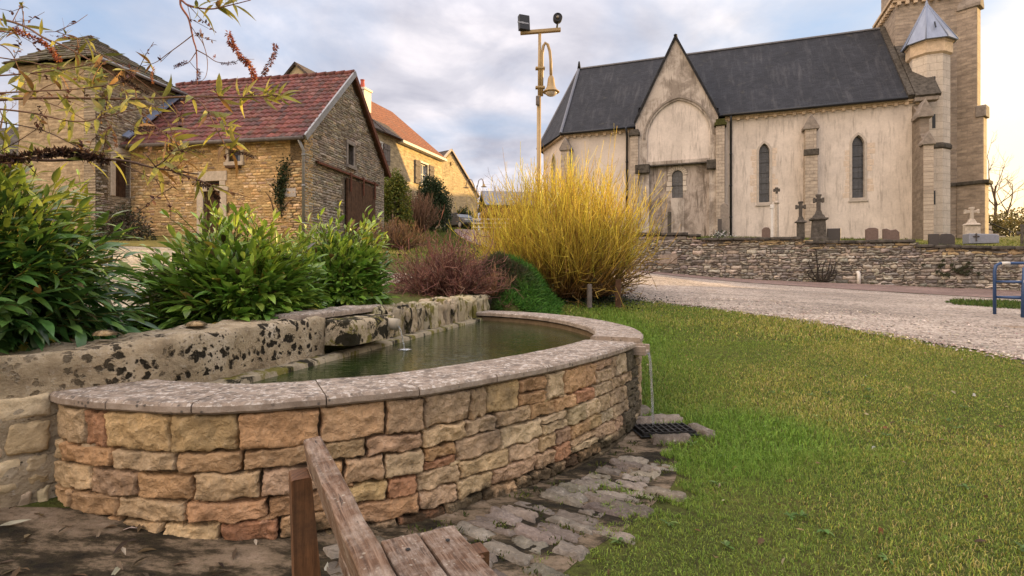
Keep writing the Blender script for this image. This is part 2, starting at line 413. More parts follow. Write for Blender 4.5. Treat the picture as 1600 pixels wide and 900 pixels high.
def f(N, b):
    v = N.coord('Object'); n1 = N.noise(v, 2.3, 3, .5, .3); n2 = N.noise(N.coord('Object', (1, 3, 1), (0, 0, .3)), 9, 3, .5)
    b.inputs['Roughness'].default_value = .04; b.inputs['Specular IOR Level'].default_value = .6; b.inputs['IOR'].default_value = 1.33
    return N.ramp(n1, (.3, (.016, .024, .008)), (.7, (.030, .045, .013))), N.bump(n2, .15, .03)
M_WATER = material('pool_water', f, .04, .6)
def f(N, b):
    b.inputs['Transmission Weight'].default_value = .85; b.inputs['IOR'].default_value = 1.33; b.inputs['Roughness'].default_value = .08
    n = N.noise(N.coord('Object', (1, 1, .15)), 60, 3, .6)
    return (.9, .93, .95), N.bump(n, .8, .02)
M_STREAM = material('falling_water', f, .1, .5)

def f(N, b):
    v = N.coord('Object'); n1 = N.noise(v, 1.1, 6, .6); n2 = N.noise(v, 18, 6, .7); n3 = N.noise(v, 90, 3, .7)
    c = N.ramp(n1, (.3, (.075, .10, .022)), (.5, (.11, .125, .030)), (.7, (.15, .14, .042)))
    c = N.mix(N.ramp(n2, (.35, .7), (.6, 0)), c, (.035, .028, .016))
    return c, N.bump(N.math('ADD', n2, n3), .9, .03)
M_SOIL = material('lawn_soil', f, .95, .1)
def gravel(name, base, light, dk, sc):
    def f(N, b):
        v = N.coord('Object'); vo = N.voro(v, sc, 'F1', 'Color'); vd = N.voro(v, sc); n1 = N.noise(v, .55, 7, .62); n2 = N.noise(v, 9, 6, .7)
        sep = N.n('SeparateColor'); N.put(sep.inputs[0], vo)
        c = N.mix(sep.outputs[0], base, light); c = N.mix(N.ramp(sep.outputs[1], (.78, 0), (.86, .8)), c, dk)
        c = N.mix(.75, c, N.ramp(n1, (.3, .62), (.5, 1.0), (.7, 1.25)), 'MULTIPLY')
        c = N.mix(.6, c, N.ramp(n2, (.3, .6), (.6, 1.1)), 'MULTIPLY')
        tr = N.noise(N.coord('Object', (.22, 1.5, 1), (0, 0, .42)), 1.0, 6, .62); c = N.mix(.8, c, N.ramp(tr, (.34, .66), (.5, 1.0), (.66, 1.2)), 'MULTIPLY')
        c = N.mix(N.math('MULTIPLY', N.ramp(N.noise(v, 1.3, 7, .75), (.60, 0), (.68, .55)), 1.0), c, (.24, .145, .07))
        h = N.math('SUBTRACT', N.math('MULTIPLY', n2, .5), vd)
        return c, N.bump(h, .9, .03)
    return material(name, f, .95, .15)
M_GRAVEL = gravel('gravel', (.31, .25, .20), (.51, .435, .365), (.13, .105, .085), 34)
M_YARD = gravel('yard_gravel', (.36, .29, .20), (.50, .43, .32), (.17, .13, .09), 30)
M_ROAD = gravel('worn_road', (.27, .185, .155), (.33, .24, .205), (.20, .14, .12), 60)
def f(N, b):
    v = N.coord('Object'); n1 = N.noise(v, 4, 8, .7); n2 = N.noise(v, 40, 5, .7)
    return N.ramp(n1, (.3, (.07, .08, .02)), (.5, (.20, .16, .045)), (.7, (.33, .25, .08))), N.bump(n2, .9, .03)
M_SUNVERGE = material('sun_yellow_grass', f, .95, .1)  # straw yellow stands for low sun on the ground
def f(N, b):
    v = N.coord('Object'); n1 = N.noise(v, 6, 9, .72); n2 = N.noise(v, 40, 6, .7); n3 = N.noise(N.coord('Object', (1, 2.2, 1), (0, 0, .9)), 3.2, 7, .7)
    c = N.ramp(n3, (.38, (.016, .013, .009)), (.47, (.045, .034, .02)), (.55, (.20, .15, .10)), (.7, (.32, .245, .175)))
    c = N.mix(N.ramp(n2, (.5, 0), (.7, .6)), c, (.05, .045, .02))
    return c, N.bump(N.math('ADD', n1, N.math('MULTIPLY', n2, .5)), 1.0, .035)
M_LITTER = material('leafy_ground', f, .93, .2)
def m_leaf(name, rough=.38, trans=.25, spec=.5):
    def f(N, b):
        v = N.coord('Object'); n = N.noise(v, 22, 4, .6)
        c = N.mix(.6, N.attr(), N.ramp(n, (.3, .6), (.7, 1.3)), 'MULTIPLY')
        b.inputs['Subsurface Weight'].default_value = 0
        nt = N.nt; out = nt.nodes['Material Output']
        t = N.n('BsdfTranslucent'); N.put(t.inputs['Color'], N.mix(.5, c, (.5, .6, .05), 'MULTIPLY') if False else c)
        mx = N.n('MixShader'); mx.inputs[0].default_value = trans
        nt.links.new(b.outputs[0], mx.inputs[1]); nt.links.new(t.outputs[0], mx.inputs[2]); nt.links.new(mx.outputs[0], out.inputs[0])
        return c
    return material(name, f, rough, spec)
M_LAUREL = m_leaf('laurel_leaf', .32, .22, .5)
M_LEAF = m_leaf('soft_leaf', .6, .3, .25)
M_GRASS = m_leaf('grass_blade', .6, .3, .2)
def f(N, b):
    v = N.coord('Object'); n = N.noise(v, 30, 5, .7)
    return N.mix(.7, N.attr(), N.ramp(n, (.3, .55), (.7, 1.35)), 'MULTIPLY'), N.bump(n, .5, .01)
M_TWIG = material('twig_bark', f, .75, .25)
def flat(name, c, rough=.6, metal=0, spec=.4, var=.25, sc=8, bump=.15):
    def f(N, b):
        n = N.noise(N.coord('Object'), sc, 6, .65); b.inputs['Metallic'].default_value = metal
        return N.mix(1.0, c, N.ramp(n, (.25, 1-var), (.75, 1+var)), 'MULTIPLY'), N.bump(n, bump, .01)
    return material(name, f, rough, spec)

# ------------------------------------------------------------------ terrain
def tps(pts, reg=.02):
    pts = np.array(pts, dtype=float); X = pts[:, :2]; n = len(X)
    def U(r2): return np.where(r2 > 1e-12, .5*r2*np.log(np.maximum(r2, 1e-12)), 0)
    K = U(((X[:, None]-X[None])**2).sum(-1))+reg*np.eye(n)
    A = np.zeros((n+3, n+3)); A[:n, :n] = K; A[:n, n] = 1; A[:n, n+1:] = X; A[n, :n] = 1; A[n+1:, :n] = X.T
    c = np.linalg.solve(A, np.r_[pts[:, 2], 0, 0, 0])
    def f(x, y):
        x = np.asarray(x, dtype=float); y = np.asarray(y, dtype=float); r = c[n]+c[n+1]*x+c[n+2]*y
        for i in range(n): r = r+c[i]*U((x-X[i, 0])**2+(y-X[i, 1])**2)
        return r
    return f
LOW = tps([(-4, 1, .16), (-2.5, 1.5, .12), (-1.9, 2.2, .13), (-1.1, 2.1, .04), (-.6, 2.35, .0), (0, 2.9, -.03), (.6, 3.6, -.07), (.9, 4.0, -.06), (2, 2.2, -.06),
           (4, 2, -.06), (0, 1, -.03), (0, -6, -.1), (8, -4, -.1), (-6, -4, .1), (5.6, 6.2, .15), (4.67, 7.9, .36), (3.3, 9.4, .55), (2.2, 10.2, .63), (.9, 10, .66), (1.6, 6, .12), (1, 8, .40),
           (15.5, 16.5, .62), (6.8, 19.2, 1.03), (11, 18, .83), (20, 14, .45), (2.5, 21, 1.6), (-1, 12, 1.4), (-2.3, 20, 2.35), (-3.5, 30, 3.35), (-4.9, 38, 4.3), (-5.9, 52, 5.5), (0, 40, 4.2), (10, 45, 4.0),
           (35, 45, 3.5), (40, 10, .8), (60, -10, .5), (-20, 20, 3.4), (-20, 45, 6), (-20, -10, .5), (-10, 10, 1.3), (-4, 8, .9)])
HIGH = tps([(-3.3, 4.4, .72), (-1.9, 3.6, .74), (-1.2, 5.5, .76), (-.35, 8, .80), (-.4, 9, 1.0), (-11, 15.8, 2.15), (-5.8, 16.5, 2.2), (-5, 21.6, 2.75), (-4.9, 38, 4.3), (-5.9, 52, 5.5), (-3, 2.5, .72), (-4, 1, .72),
            (-6, 4.6, .8), (-8, 8, 1.15), (-2, 10, 1.15), (-1, 12, 1.4), (-2.3, 20, 2.35), (-3.5, 30, 3.35), (0, 40, 4.2), (10, 45, 4.0), (-20, 20, 3.4), (-20, 45, 6), (-20, 0, 1), (-5, -6, .7), (2.5, 21, 1.6)])
WO = np.array((-1.58, 2.69)); WU = np.array((.247, .969)); WU = WU/np.linalg.norm(WU); WN = np.array((-WU[1], WU[0]))   # water edge of the back wall, along it, and away from the pool
W_END = 5.62
def terrain(x, y):
    x = np.asarray(x, dtype=float); y = np.asarray(y, dtype=float)
    t = (x-WO[0])*WU[0]+(y-WO[1])*WU[1]; q = (x-WO[0])*WN[0]+(y-WO[1])*WN[1]; q = np.minimum(q, (x-WO[0])*-.73+(y-WO[1])*.684)
    over = np.maximum(t-W_END, 0)
    wd = .30+.50*over+.1*over**2; c = .25-.10*over
    k = np.clip((q-c)/wd+.5, 0, 1); k = k*k*(3-2*k)
    z = LOW(x, y)*(1-k)+HIGH(x, y)*k
    far = np.clip((np.hypot(x, y)-70)/120, 0, 1)
    return z*(1-far)+far*(4+6*far)
def tz(x, y): return float(terrain(x, y))

def axis(parts):
    a = []
    for lo, hi, st in parts: a += list(np.arange(lo, hi, st))
    return np.array(a+[parts[-1][1]])
gx = axis([(-900, -100, 100), (-100, -20, 8), (-20, -5, .8), (-5, 3, .08), (3, 9, .25), (9, 24, .8), (24, 104, 8), (104, 900, 100)])
gy = axis([(-900, -60, 100), (-60, -4, 4), (-4, .4, .4), (.4, 10.5, .08), (10.5, 24, .5), (24, 64, 2), (64, 144, 8), (144, 1400, 100)])
XX, YY = np.meshgrid(gx, gy); ZZ = terrain(XX, YY)
inpool = np.zeros_like(ZZ)
nxg, nyg = len(gx), len(gy)
idx = np.arange(nxg*nyg).reshape(nyg, nxg)
V = np.stack([XX.ravel(), YY.ravel(), ZZ.ravel()], 1)
F = np.stack([idx[:-1, :-1].ravel(), idx[:-1, 1:].ravel(), idx[1:, 1:].ravel(), idx[1:, :-1].ravel()], 1)
npmesh('ground', V, F, 1.0, M_SOIL, smooth=True, kind='structure')

def sheet(name, A, B, n, m, mat, dz=.006, jit=.0, label=None, seed=0, cell=None, zf=None, skirt=0):
    """ground sheet between two plan curves, laid just above the terrain"""
    zf = zf or terrain
    A = resample(catmull(A, 10), n); B = resample(catmull(B, 10), n)
    if jit:
        for k, C in ((0, A), (1, B)):
            for i in range(n):
                C[i] += jit*np.array((noise.noise((C[i][0]*1.7+seed, C[i][1]*1.7, k)), noise.noise((C[i][0]*1.7, C[i][1]*1.7+seed, 5+k))))
    t = np.linspace(0, 1, m)
    Pn = A[:, None]*(1-t[None, :, None])+B[:, None]*t[None, :, None]
    z = zf(Pn[..., 0], Pn[..., 1])+dz
    V = np.concatenate([Pn.reshape(-1, 2), z.reshape(-1, 1)], 1); I = np.arange(n*m).reshape(n, m)
    F = np.stack([I[:-1, :-1].ravel(), I[:-1, 1:].ravel(), I[1:, 1:].ravel(), I[1:, :-1].ravel()], 1)
    return npmesh(name, V, F, 1.0, mat, smooth=True, kind='structure')
EDGE = np.array([(1.7, 10.9), (2.3, 10.3), (3.0, 9.6), (3.9, 8.75), (4.67, 7.9), (5.3, 7.0), (5.75, 6.2), (6.4, 4.8), (7.6, 2.5), (9.5, -1)])
ROADN = [(2.2, 14.5), (4.3, 16.3), (7.2, 16.0), (10.5, 14.4), (14, 12.4), (18, 9.5), (24, 5), (30, 0), (36, -6)]
ROADF = [(1.0, 18.8), (3.5, 20.2), (7.0, 19.1), (11, 17.8), (15.4, 16.45), (20, 15), (27, 11), (34, 6), (41, 0)]
sheet('gravel_forecourt', EDGE, ROADN[:-1], 160, 40, M_GRAVEL, .012, .24)
sheet('road', ROADN, ROADF, 120, 14, M_ROAD, .022, .10)
sheet('lane', [(1.0, 15), (-1.2, 20), (-2.6, 28), (-4.0, 38), (-3.6, 48), (0, 60)], [(3.8, 18), (1.2, 22), (.2, 28), (-1.3, 38), (-.9, 48), (4, 60)], 80, 8, M_ROAD, .03, .15)
sheet('gravel_yard', [(-3.0, 4.1), (-5, 3.0), (-9, 2), (-16, 1)], [(-1.6, 9.5), (-6, 12.6), (-11.5, 13.2), (-18, 12)], 60, 50, M_YARD, .02, .2)
sheet('sun_tint_verge', [(-2.5, 13.0), (-6, 12.7), (-11.5, 13.3), (-18, 12.1)], [(-3.5, 16.3), (-6.2, 15.9), (-12.3, 16.6), (-18, 16.5)], 50, 12, M_SUNVERGE, .026, .2)  # yellow strip paints the golden band of sun across the yard
sheet('leafy_ground', [(-2.9, 1.5), (-2.1, 2.2), (-1.3, 2.2), (-.6, 2.4)], [(-2.6, .2), (-1.6, .3), (-.6, .5), (-.1, 1.2)], 60, 40, M_LITTER, .008, .12)

# ------------------------------------------------------------------ the fountain basin
OUT = catmull([(-2.02, 2.36), (-1.90, 2.275), (-1.75, 2.215), (-1.541, 2.160), (-1.254, 2.114), (-.954, 2.169), (-.663, 2.300), (-.40, 2.43), (-.121, 2.690), (.180, 2.99), (.532, 3.427), (.880, 3.972), (1.09, 4.5), (1.13, 5.1), (1.02, 5.75), (.80, 6.4), (.42, 7.0), (-.05, 7.42), (-.42, 7.58)], 14)
for _ in range(8): OUT[1:-1] = OUT[1:-1]*.5+.25*(OUT[:-2]+OUT[2:])
OUT = resample(OUT, 400)
s_ = np.r_[0, np.cumsum(np.linalg.norm(np.diff(OUT, axis=0), axis=1))]; LEN = float(s_[-1])
def on_arc(s, off=0.0):
    """plan point at arc length s on the outer rim, off metres inwards"""
    s = min(max(s, 0), LEN); x = float(np.interp(s, s_, OUT[:, 0])); y = float(np.interp(s, s_, OUT[:, 1]))
    a = np.array([np.interp(min(s+.05, LEN), s_, OUT[:, k]) for k in (0, 1)]); b = np.array([np.interp(max(s-.05, 0), s_, OUT[:, k]) for k in (0, 1)])
    t = (a-b)/np.linalg.norm(a-b); n_ = np.array((-t[1], t[0]))
    return x+n_[0]*off, y+n_[1]*off
TOP, CTH, CW, WATER = .60, .045, .40, .505
def s_near(x, y):
    d = (OUT[:, 0]-x)**2+(OUT[:, 1]-y)**2; return float(s_[int(np.argmin(d))])
S_GAP = s_near(.95, 4.10)
basin = thing('fountain_basin', 'curved fountain basin of coursed ochre stones under a grey coping', 'fountain', (*on_arc(LEN*.4), 0))
mb = MB(); vs = []; NS = 160
for i in range(NS):
    s = LEN*i/(NS-1)
    for off, z in ((.072, -.35), (.072, TOP-CTH-.004), (CW-.03, TOP-CTH-.004), (CW-.03, -.2)):
        x, y = on_arc(s, off); vs.append((x, y, z))
mb.add(vs, [(i*4+k, (i+1)*4+k, (i+1)*4+k+1, i*4+k+1) for i in range(NS-1) for k in range(3)])
mb.build('core', M_MORTAR, basin, fixn=True)
pal = [(.58, .375, .205), (.55, .335, .175), (.61, .43, .25), (.52, .275, .155), (.57, .395, .225), (.62, .43, .22), (.50, .335, .21), (.60, .37, .195), (.59, .42, .26), (.61, .455, .28)]
def pool_fn(u, z, o):
    x, y = on_arc(u, .070-o); return (x, y, z)
mb = MB(); random.seed(21)
for u0, u1, z0, z1 in courses(.06, LEN*.80, -.12, TOP-CTH-.006, .066, .118, .15, .33, 8, .16):
    k = .55 if u0 > S_GAP-.05 else 1.0
    c = vary(random.choice(pal), .18, .025)
    if abs((u0+u1)/2-S_GAP) < .17: c = (.13, .105, .07)
    elif u0 > S_GAP-.8: c = tuple(a*.5+b*.5 for a, b in zip(c, (.40, .33, .24)))
    stone(mb, pool_fn, u0, u1, z0, z1, random.uniform(.043, .052), 26, 17, .011, 17, .006, c, .013, 9, .010, 1.0, .007)
    if random.random() < .12: stone(mb, pool_fn, u1-.04, u1+.04, z0-.014, z0+.012, .040, 9, 8, .008, 20, .003, vary(random.choice(pal)), .005, 5, .01, .5, .008)
mb.build('stone_facing', M_POOLSTONE, basin)
# coping slabs
def coping(s0, s1, z, nm='coping_slab', w0=0.0, w1=CW):
    mb = MB(); k = max(4, int((s1-s0)/.06)); vs = []
    prof = [(w0+.012, z-CTH), (w0, z-CTH+.010), (w0, z-.012), (w0+.012, z), (w1-.012, z), (w1, z-.010), (w1, z-CTH)]
    for i in range(k+1):
        s = s0+(s1-s0)*i/k
        for off, zz_ in prof:
            x, y = on_arc(s, off); j = .004*noise.noise((s*9, off*9, z)); vs.append((x+j, y+j, zz_+.003*noise.noise((s*7, off*7, 2))))
    n = len(prof)
    fs = [(i*n+j, i*n+(j+1) % n, (i+1)*n+(j+1) % n, (i+1)*n+j) for i in range(k) for j in range(n)]
    fs += [tuple(range(n)), tuple(k*n+j for j in range(n))[::-1]]
    mb.add(vs, fs, col=vary((1, 1, 1), .06)); return mb.build(nm, M_COPING, basin, fixn=True)
random.seed(3); s = .03
while s < S_GAP-.15:
    e = s+random.uniform(.38, .5)
    if e > S_GAP-.25: e = S_GAP-.05
    coping(s, e-.006, TOP); s = e
s = S_GAP+.14
while s < LEN-.05:
    e = s+random.uniform(.5, .65)
    if e > LEN-.3: e = LEN
    coping(s, e-.006, TOP+.012); s = e
x, y = on_arc(S_GAP+.045, .1); t0 = np.array(on_arc(S_GAP+.1))-np.array(on_arc(S_GAP)); ang = math.atan2(t0[1], t0[0])
Mz = Matrix.Rotation(ang, 3, 'Z')
mb = MB()
for dx, wd_, zc in ((0, .17, TOP-.085), (-.075, .025, TOP-.055), (.075, .025, TOP-.055)):
    mb.box(Vector((x, y, zc))+Mz @ Vector((dx, .06, 0)), (wd_, .46, .03 if dx == 0 else .05), Mz)
mb.build('spillway', M_COPING, basin, bevel=.006, label='dark stone spillway lip with water running over it')
# waterfall off the lip
mb = MB(); random.seed(4); ox, oy = on_arc(S_GAP+.045, -.075)
for k in range(4):
    a = (k-1.5)*.024; b_ = Mz @ Vector((a, 0, 0)); pts = []
    for i in range(16):
        t = i/15; o2 = Mz @ Vector((0, -.035*math.sqrt(t), 0))
        pts.append((ox+b_.x+o2.x+.004*noise.noise((k, t*7, 1)), oy+b_.y+o2.y+.004*noise.noise((k, t*7, 5)), TOP-.085-(TOP-.085+.05)*t))
    mb.tube(pts, [.0030+.0032*noise.noise((k*3, i*.9, 2)) for i in range(16)], 6)
mb.build('overflow_stream', M_STREAM, loc=(ox, oy, 0), label='thin stream of water falling from the basin spillway to the drain', cat='water stream')
# water surface
inner = [on_arc(LEN*i/80, CW-.06) for i in range(81)]
inner = [p for p in inner]
n = len(inner); mb = MB(); mb.add([(x, y, WATER) for x, y in inner], [tuple(range(n))])
mb.build('water', M_WATER, kind='structure')
mb = MB(); mb.add([(x, y, .02) for x, y in inner], [tuple(range(n))]); mb.build('basin_floor', flat('algae_floor', (.03, .035, .015), .9), basin)

# ------------------------------------------------------------------ back wall with its spout
BW = Fr(tuple(WO), tuple(WU))      # u along (away from the camera), d away from the pool
class Bent:
    """the same wall line, turning gently outwards at its near end"""
    def p(s, u, d, z):
        if u >= .35: return BW.p(u, d, z)
        a0, a1 = math.atan2(WU[1], WU[0]), math.atan2(.73, .684); x, y = BW.p(.35, 0, 0)[:2]; t = .35; n = max(1, int((.35-u)/.04)); h = (.35-u)/n; a = a0
        for i in range(n):
            k = min(1, max(0, (.35-t)/.7)); a = a0+(a1-a0)*k*k*(3-2*k); x -= h*math.cos(a); y -= h*math.sin(a); t -= h
        return Vector((x-d*math.sin(a), y+d*math.cos(a), z))
BENT = Bent()
def rough_block(mb, fr, u0, u1, d0, d1, z0, z1, r=.012, seed=0, col=(1, 1, 1), st=.05, edge=.02, frq=9):
    """stone block with an uneven, worn surface: front, top, both ends"""
    zf_ = z1 if callable(z1) else None
    if zf_: z1 = zf_(u1)
    nu = max(3, int((u1-u0)/st)); nd = max(3, int((d1-d0)/st)); nz = max(3, int((z1-z0)/st))
    prof = [(d0, z0+(z1-z0)*i/nz) for i in range(nz+1)]+[(d0+(d1-d0)*i/nd, z1) for i in range(1, nd+1)]+[(d1, z1-(z1-z0)*i/nz) for i in range(1, nz+1)]
    vs = []; cd, cz = (d0+d1)/2, (z0+z1)/2
    for i in range(nu+1):
        u = u0+(u1-u0)*i/nu; en = min(i, nu-i)
        for d_, z_ in prof:
            k = 1.0
            d2, z2 = d_, z_
            if abs(z_-z1) < 1e-6 and (abs(d_-d0) < 1e-6 or abs(d_-d1) < 1e-6): d2 += math.copysign(edge, cd-d_)*.6; z2 -= edge*.6
            if en == 0: d2 = cd+(d2-cd)*.97; z2 = z2-(edge*.5 if z_ > cz else 0)
            if zf_ and z_ > z0+(z1-z0)*.6: z2 += zf_(u)-z1
            nn = noise.noise((u*frq, d_*frq+seed, z_*frq))*r+noise.noise((u*frq*3, d_*frq*3, z_*frq*3+seed))*r*.5
            out_d = -1 if d_ <= d0+1e-6 else (1 if d_ >= d1-1e-6 else 0)
            d2 += out_d*nn; z2 += nn if abs(z_-z1) < 1e-6 else 0
            vs.append(fr.p(u+(noise.noise((d_*9, z_*9, seed))*r if en == 0 else 0), d2, z2))
    n = len(prof)
    fs = [(i*n+j, (i+1)*n+j, (i+1)*n+j+1, i*n+j+1) for i in range(nu) for j in range(n-1)]
    fs += [tuple(range(n)), tuple(nu*n+j for j in range(n))[::-1]]
    mb.add(vs, fs, col=col, smooth=True)
def fan_fix(o): return o
bw = thing('fountain_wall', 'low mossy limestone wall along the back of the basin', 'stone wall', tuple(BW.p(1.5, .2, 0)))
mb = MB(); rough_block(mb, BENT, -1.9, 1.22, .06, .44, -.3, lambda u: .755+.05*min(1, max(0, (u+.75)/1.0)), .020, 3, frq=6, st=.045); mb.build('limestone_wall', M_LIMESTONE, bw, fixn=True, label='pale weathered wall with black moss spots')
random.seed(62); mb = MB()
for a, b_, c0, c1 in courses(-1.9, -.52, -.1, .60, .10, .17, .18, .40, 62, .1):
    stone(mb, lambda u, z, o: tuple(BENT.p(u, .085-o, z)), a, b_, c0, c1, random.uniform(.030, .042), 12, 10, .010, 9, .008, vary(random.choice([(.56, .42, .25), (.50, .37, .21), (.60, .47, .30), (.52, .41, .28)]), .12), .014, 6, .012, .6, .014)
mb.build('pale_stonework', M_RUBBLE, bw, label='pale coursed stones below the coping')
random.seed(9); mb = MB()
mb.fbox(BW, 1.95, W_END-.02, .13, .40, .1, .76, col=(.10, .085, .05)); u = 1.98
while u < W_END-.02:
    e = min(u+random.uniform(.13, .30), W_END)
    c = vary((.40, .33, .22), .15)
    rough_block(mb, BW, u, e-.036, .05+random.uniform(-.03, .025), .44, .1, .81+random.uniform(-.02, .015), .028, u*9, c, .030, .05, 9); u = e
mb.build('upright_blocks', M_MOSSBLOCK, bw, fixn=True, label='rough upright stones with yellow moss')
mb = MB(); rough_block(mb, BW, .05, W_END-.05, -.06, .10, .2, WATER+.035, .010, 5, (.30, .25, .17), .05, .012); mb.build('ledge', M_MOSSBLOCK, bw, fixn=True, label='narrow stone ledge just above the water')
mb = MB(); rough_block(mb, BW, 1.22, 1.93, -.16, .42, .60, .775, .010, 8, (.42, .34, .23), .03, .025); sb = mb.build('spout_block', M_SPOUT, bw, fixn=True, label='projecting block with black moss that carries the spout')
mb = MB(); rough_block(mb, BW, 1.0, 2.25, .10, .40, .79, .835, .008, 4, (1, 1, 1), .04, .01); mb.build('cap_slab', M_COPING, bw, fixn=True)
mb = MB(); mb.tube([BW.p(1.80, -.02, .715), BW.p(1.80, -.16, .71), BW.p(1.80, -.225, .70)], [.045, .045, .05], 14)
mb.tube([BW.p(1.80, -.226, .70), BW.p(1.80, -.20, .70)], [.030, .028], 12, col=(.1, .1, .1))
mb.build('spout', flat('spout_stone', (.36, .31, .23), .8), sb, label='carved round stone spout')
mb = MB()
mb.tube([BW.p(1.80, -.225-.055*math.sqrt(i/11), .69-(.69-WATER)*(i/11)) for i in range(12)], [.007, .006, .006, .005, .005, .004, .005, .004, .005, .004, .005, .006], 8)
mb.lathe([(.0, .0), (.012, .004), (.03, .0015), (.06, .0008)], BW.p(1.80, -.28, WATER), 16, smooth=True)
mb.build('spout_jet', M_STREAM, loc=tuple(BW.p(1.80, -.25, WATER)), label='little jet of water dropping from the stone spout into the basin', cat='water stream')
# two loose stones left lying on the wall
for k, (u, dd, sc) in enumerate(((.33, .30, .05), (-.18, .33, .045))):
    mb = MB(); p = BW.p(u, dd, .815); vs = []; n = 9
    mb2 = [(0, 0)]
    for i in range(5):
        for j in range(n):
            th = math.pi*i/4*.5; q = 2*math.pi*j/n; r = sc*math.cos(th)*(1.3+.4*noise.noise((j*1.3, k*5, 0)))
            vs.append(p+Vector((r*math.cos(q), r*.8*math.sin(q), sc*.55*math.sin(th))))
    mb.add(vs, [(i*n+j, i*n+(j+1) % n, (i+1)*n+(j+1) % n, (i+1)*n+j) for i in range(4) for j in range(n)]+[tuple(range(n))[::-1]], col=(.48, .33, .17))
    mb.build('loose_stone', M_POOLSTONE, loc=tuple(p), label=('flat ochre stone lying on the fountain wall before the middle laurel' if k == 0 else 'small tan stone on the fountain wall under the big dark laurel'), cat='stone')

# ------------------------------------------------------------------ cobbled border, drain, loose slabs
random.seed(15); mb = MB()
def slab_stone(mb, c, sx, sy, h, a, seed, nx=14, ny=9):
    vs = []; fs = []
    for j in range(ny):
        for i in range(nx):
            u, v = -1+2*i/(nx-1), -1+2*j/(ny-1)
            e = max(0, 1-abs(u)**10)**.5*max(0, 1-abs(v)**10)**.5
            w_ = 1+.30*noise.noise((u*1.2+seed, v*1.2, seed)); x = sx/2*u*w_; y = sy/2*v*w_
            X = c[0]+x*math.cos(a)-y*math.sin(a); Y = c[1]+x*math.sin(a)+y*math.cos(a)
            vs.append((X, Y, tz(X, Y)-.03+(h+.03)*e+.013*noise.noise((X*16, Y*16, seed))*e+.009*noise.noise((X*45, Y*45, seed))*e-.012*max(0, noise.voronoi((X*22, Y*22, seed))[0][0]-.45)*e))
    fs = [(j*nx+i, j*nx+i+1, (j+1)*nx+i+1, (j+1)*nx+i) for j in range(ny-1) for i in range(nx-1)]
    mb.add(vs, fs, col=vary((.235, .20, .16), .3, .05), smooth=True)
s = s_near(-.75, 2.27)
while s < s_near(.62, 3.55):
    wd_ = random.uniform(.06, .105)
    o = -.06
    while o > -.52+.20*max(0, (s-s_near(.1, 2.95))/.8)-.1*noise.noise((s*3, 0, 0)):
        l = random.uniform(.10, .25); cx, cy = on_arc(s+random.uniform(-.006, .006), o-l/2-.02); qx, qy = on_arc(s, o-l-.2)
        a = math.atan2(qy-cy, qx-cx)+.25
        if not (math.hypot(cx-.9, cy-3.65) < .0) and random.random() > (.06 if o > -.4 else .35):
            slab_stone(mb, (cx, cy), l*1.06, wd_*1.10, random.uniform(.008, .024), a, random.random()*50)
        o -= l+.006
    s += wd_+.004
for k in range(46):     # worn paving under the bench
    x, y = random.uniform(-1.75, -.35), random.uniform(1.0, 1.85)
    slab_stone(mb, (x, y), random.uniform(.12, .26), random.uniform(.06, .12), random.uniform(.0, .012), .9+random.uniform(-.2, .2), random.random()*50)
M_COBBLE = m_stone('cobble_stone', .35, .9, .6)
mb.build('cobbled_border', M_COBBLE, kind='structure')
sheet('mossy_soil', [on_arc(q, .05) for q in np.linspace(s_near(-1.0, 2.17), s_near(1.0, 4.4), 20)], [on_arc(q, -.70+.55*(i/19)**2) for i, q in enumerate(np.linspace(s_near(-1.0, 2.17), s_near(1.0, 4.4), 20))], 90, 24, M_LITTER, .002, .05)
# drain
GX, GY = 1.12, 4.02; gz = tz(GX, GY)
dr = thing('drain_grate', 'black iron drain grate sunk in the grass below the spillway', 'drain grate', (GX, GY, gz))
ga = .12; Mg = Matrix.Rotation(ga, 3, 'Z')
mb = MB()
for i in range(9): mb.box(Vector((GX, GY, gz+.03))+Mg @ Vector((-.19+.38*i/8, 0, 0)), (.012, .23, .018), Mg)
for i in range(4): mb.box(Vector((GX, GY, gz+.028))+Mg @ Vector((0, -.105+.07*i, 0)), (.40, .009, .014), Mg)
M_IRON = flat('dark_iron', (.035, .033, .032), .6, .6, .4)
mb.build('bars', M_IRON, dr)
mb = MB(); mb.box((GX, GY, gz+.013), (.44, .28, .006), Mg); mb.build('pit', flat('wet_pit', (.006, .006, .006), .5), dr)
for k, (dx, dy, sx, sy, a, lb) in enumerate(((.02, .22, .46, .13, .1, 'long grey slab along the far side of the drain grate'), (.27, -.02, .11, .28, .25, 'dark broken slab beside the drain grate towards the lawn'),
                                            (.0, -.20, .30, .09, .05, 'flat stone along the near side of the drain grate'), (-.12, .42, .30, .14, .3, 'worn slab against the basin foot behind the drain'))):
    mb = MB(); slab_stone(mb, (GX+dx, GY+dy), sx, sy, .05, ga+a, 3.3+k*7, 12, 8); mb.build('stone_slab', M_COBBLE, loc=(GX+dx, GY+dy, gz), label=lb, cat='stone slab')
for k, (px, py, lb) in enumerate(((1365, 694, 'small white stone lying in the middle of the lawn'), (1376, 820, 'small brown dead leaf curled on the near lawn'), (1522, 629, 'pale scrap of stone in the dry part of the lawn'))):
    p = G(px, py, -.03); p.z = tz(p.x, p.y); mb = MB(); slab_stone(mb, (p.x, p.y), .03, .018, .022, .4+k, 9+k, 6, 5)
    if k == 1: mb.c = [(.22, .10, .045)]*len(mb.c)
    else: mb.c = [(.55, .53, .5)]*len(mb.c)
    mb.build('dead_leaf' if k == 1 else 'pebble', M_COBBLE, loc=tuple(p), label=lb, cat='leaf' if k == 1 else 'stone')
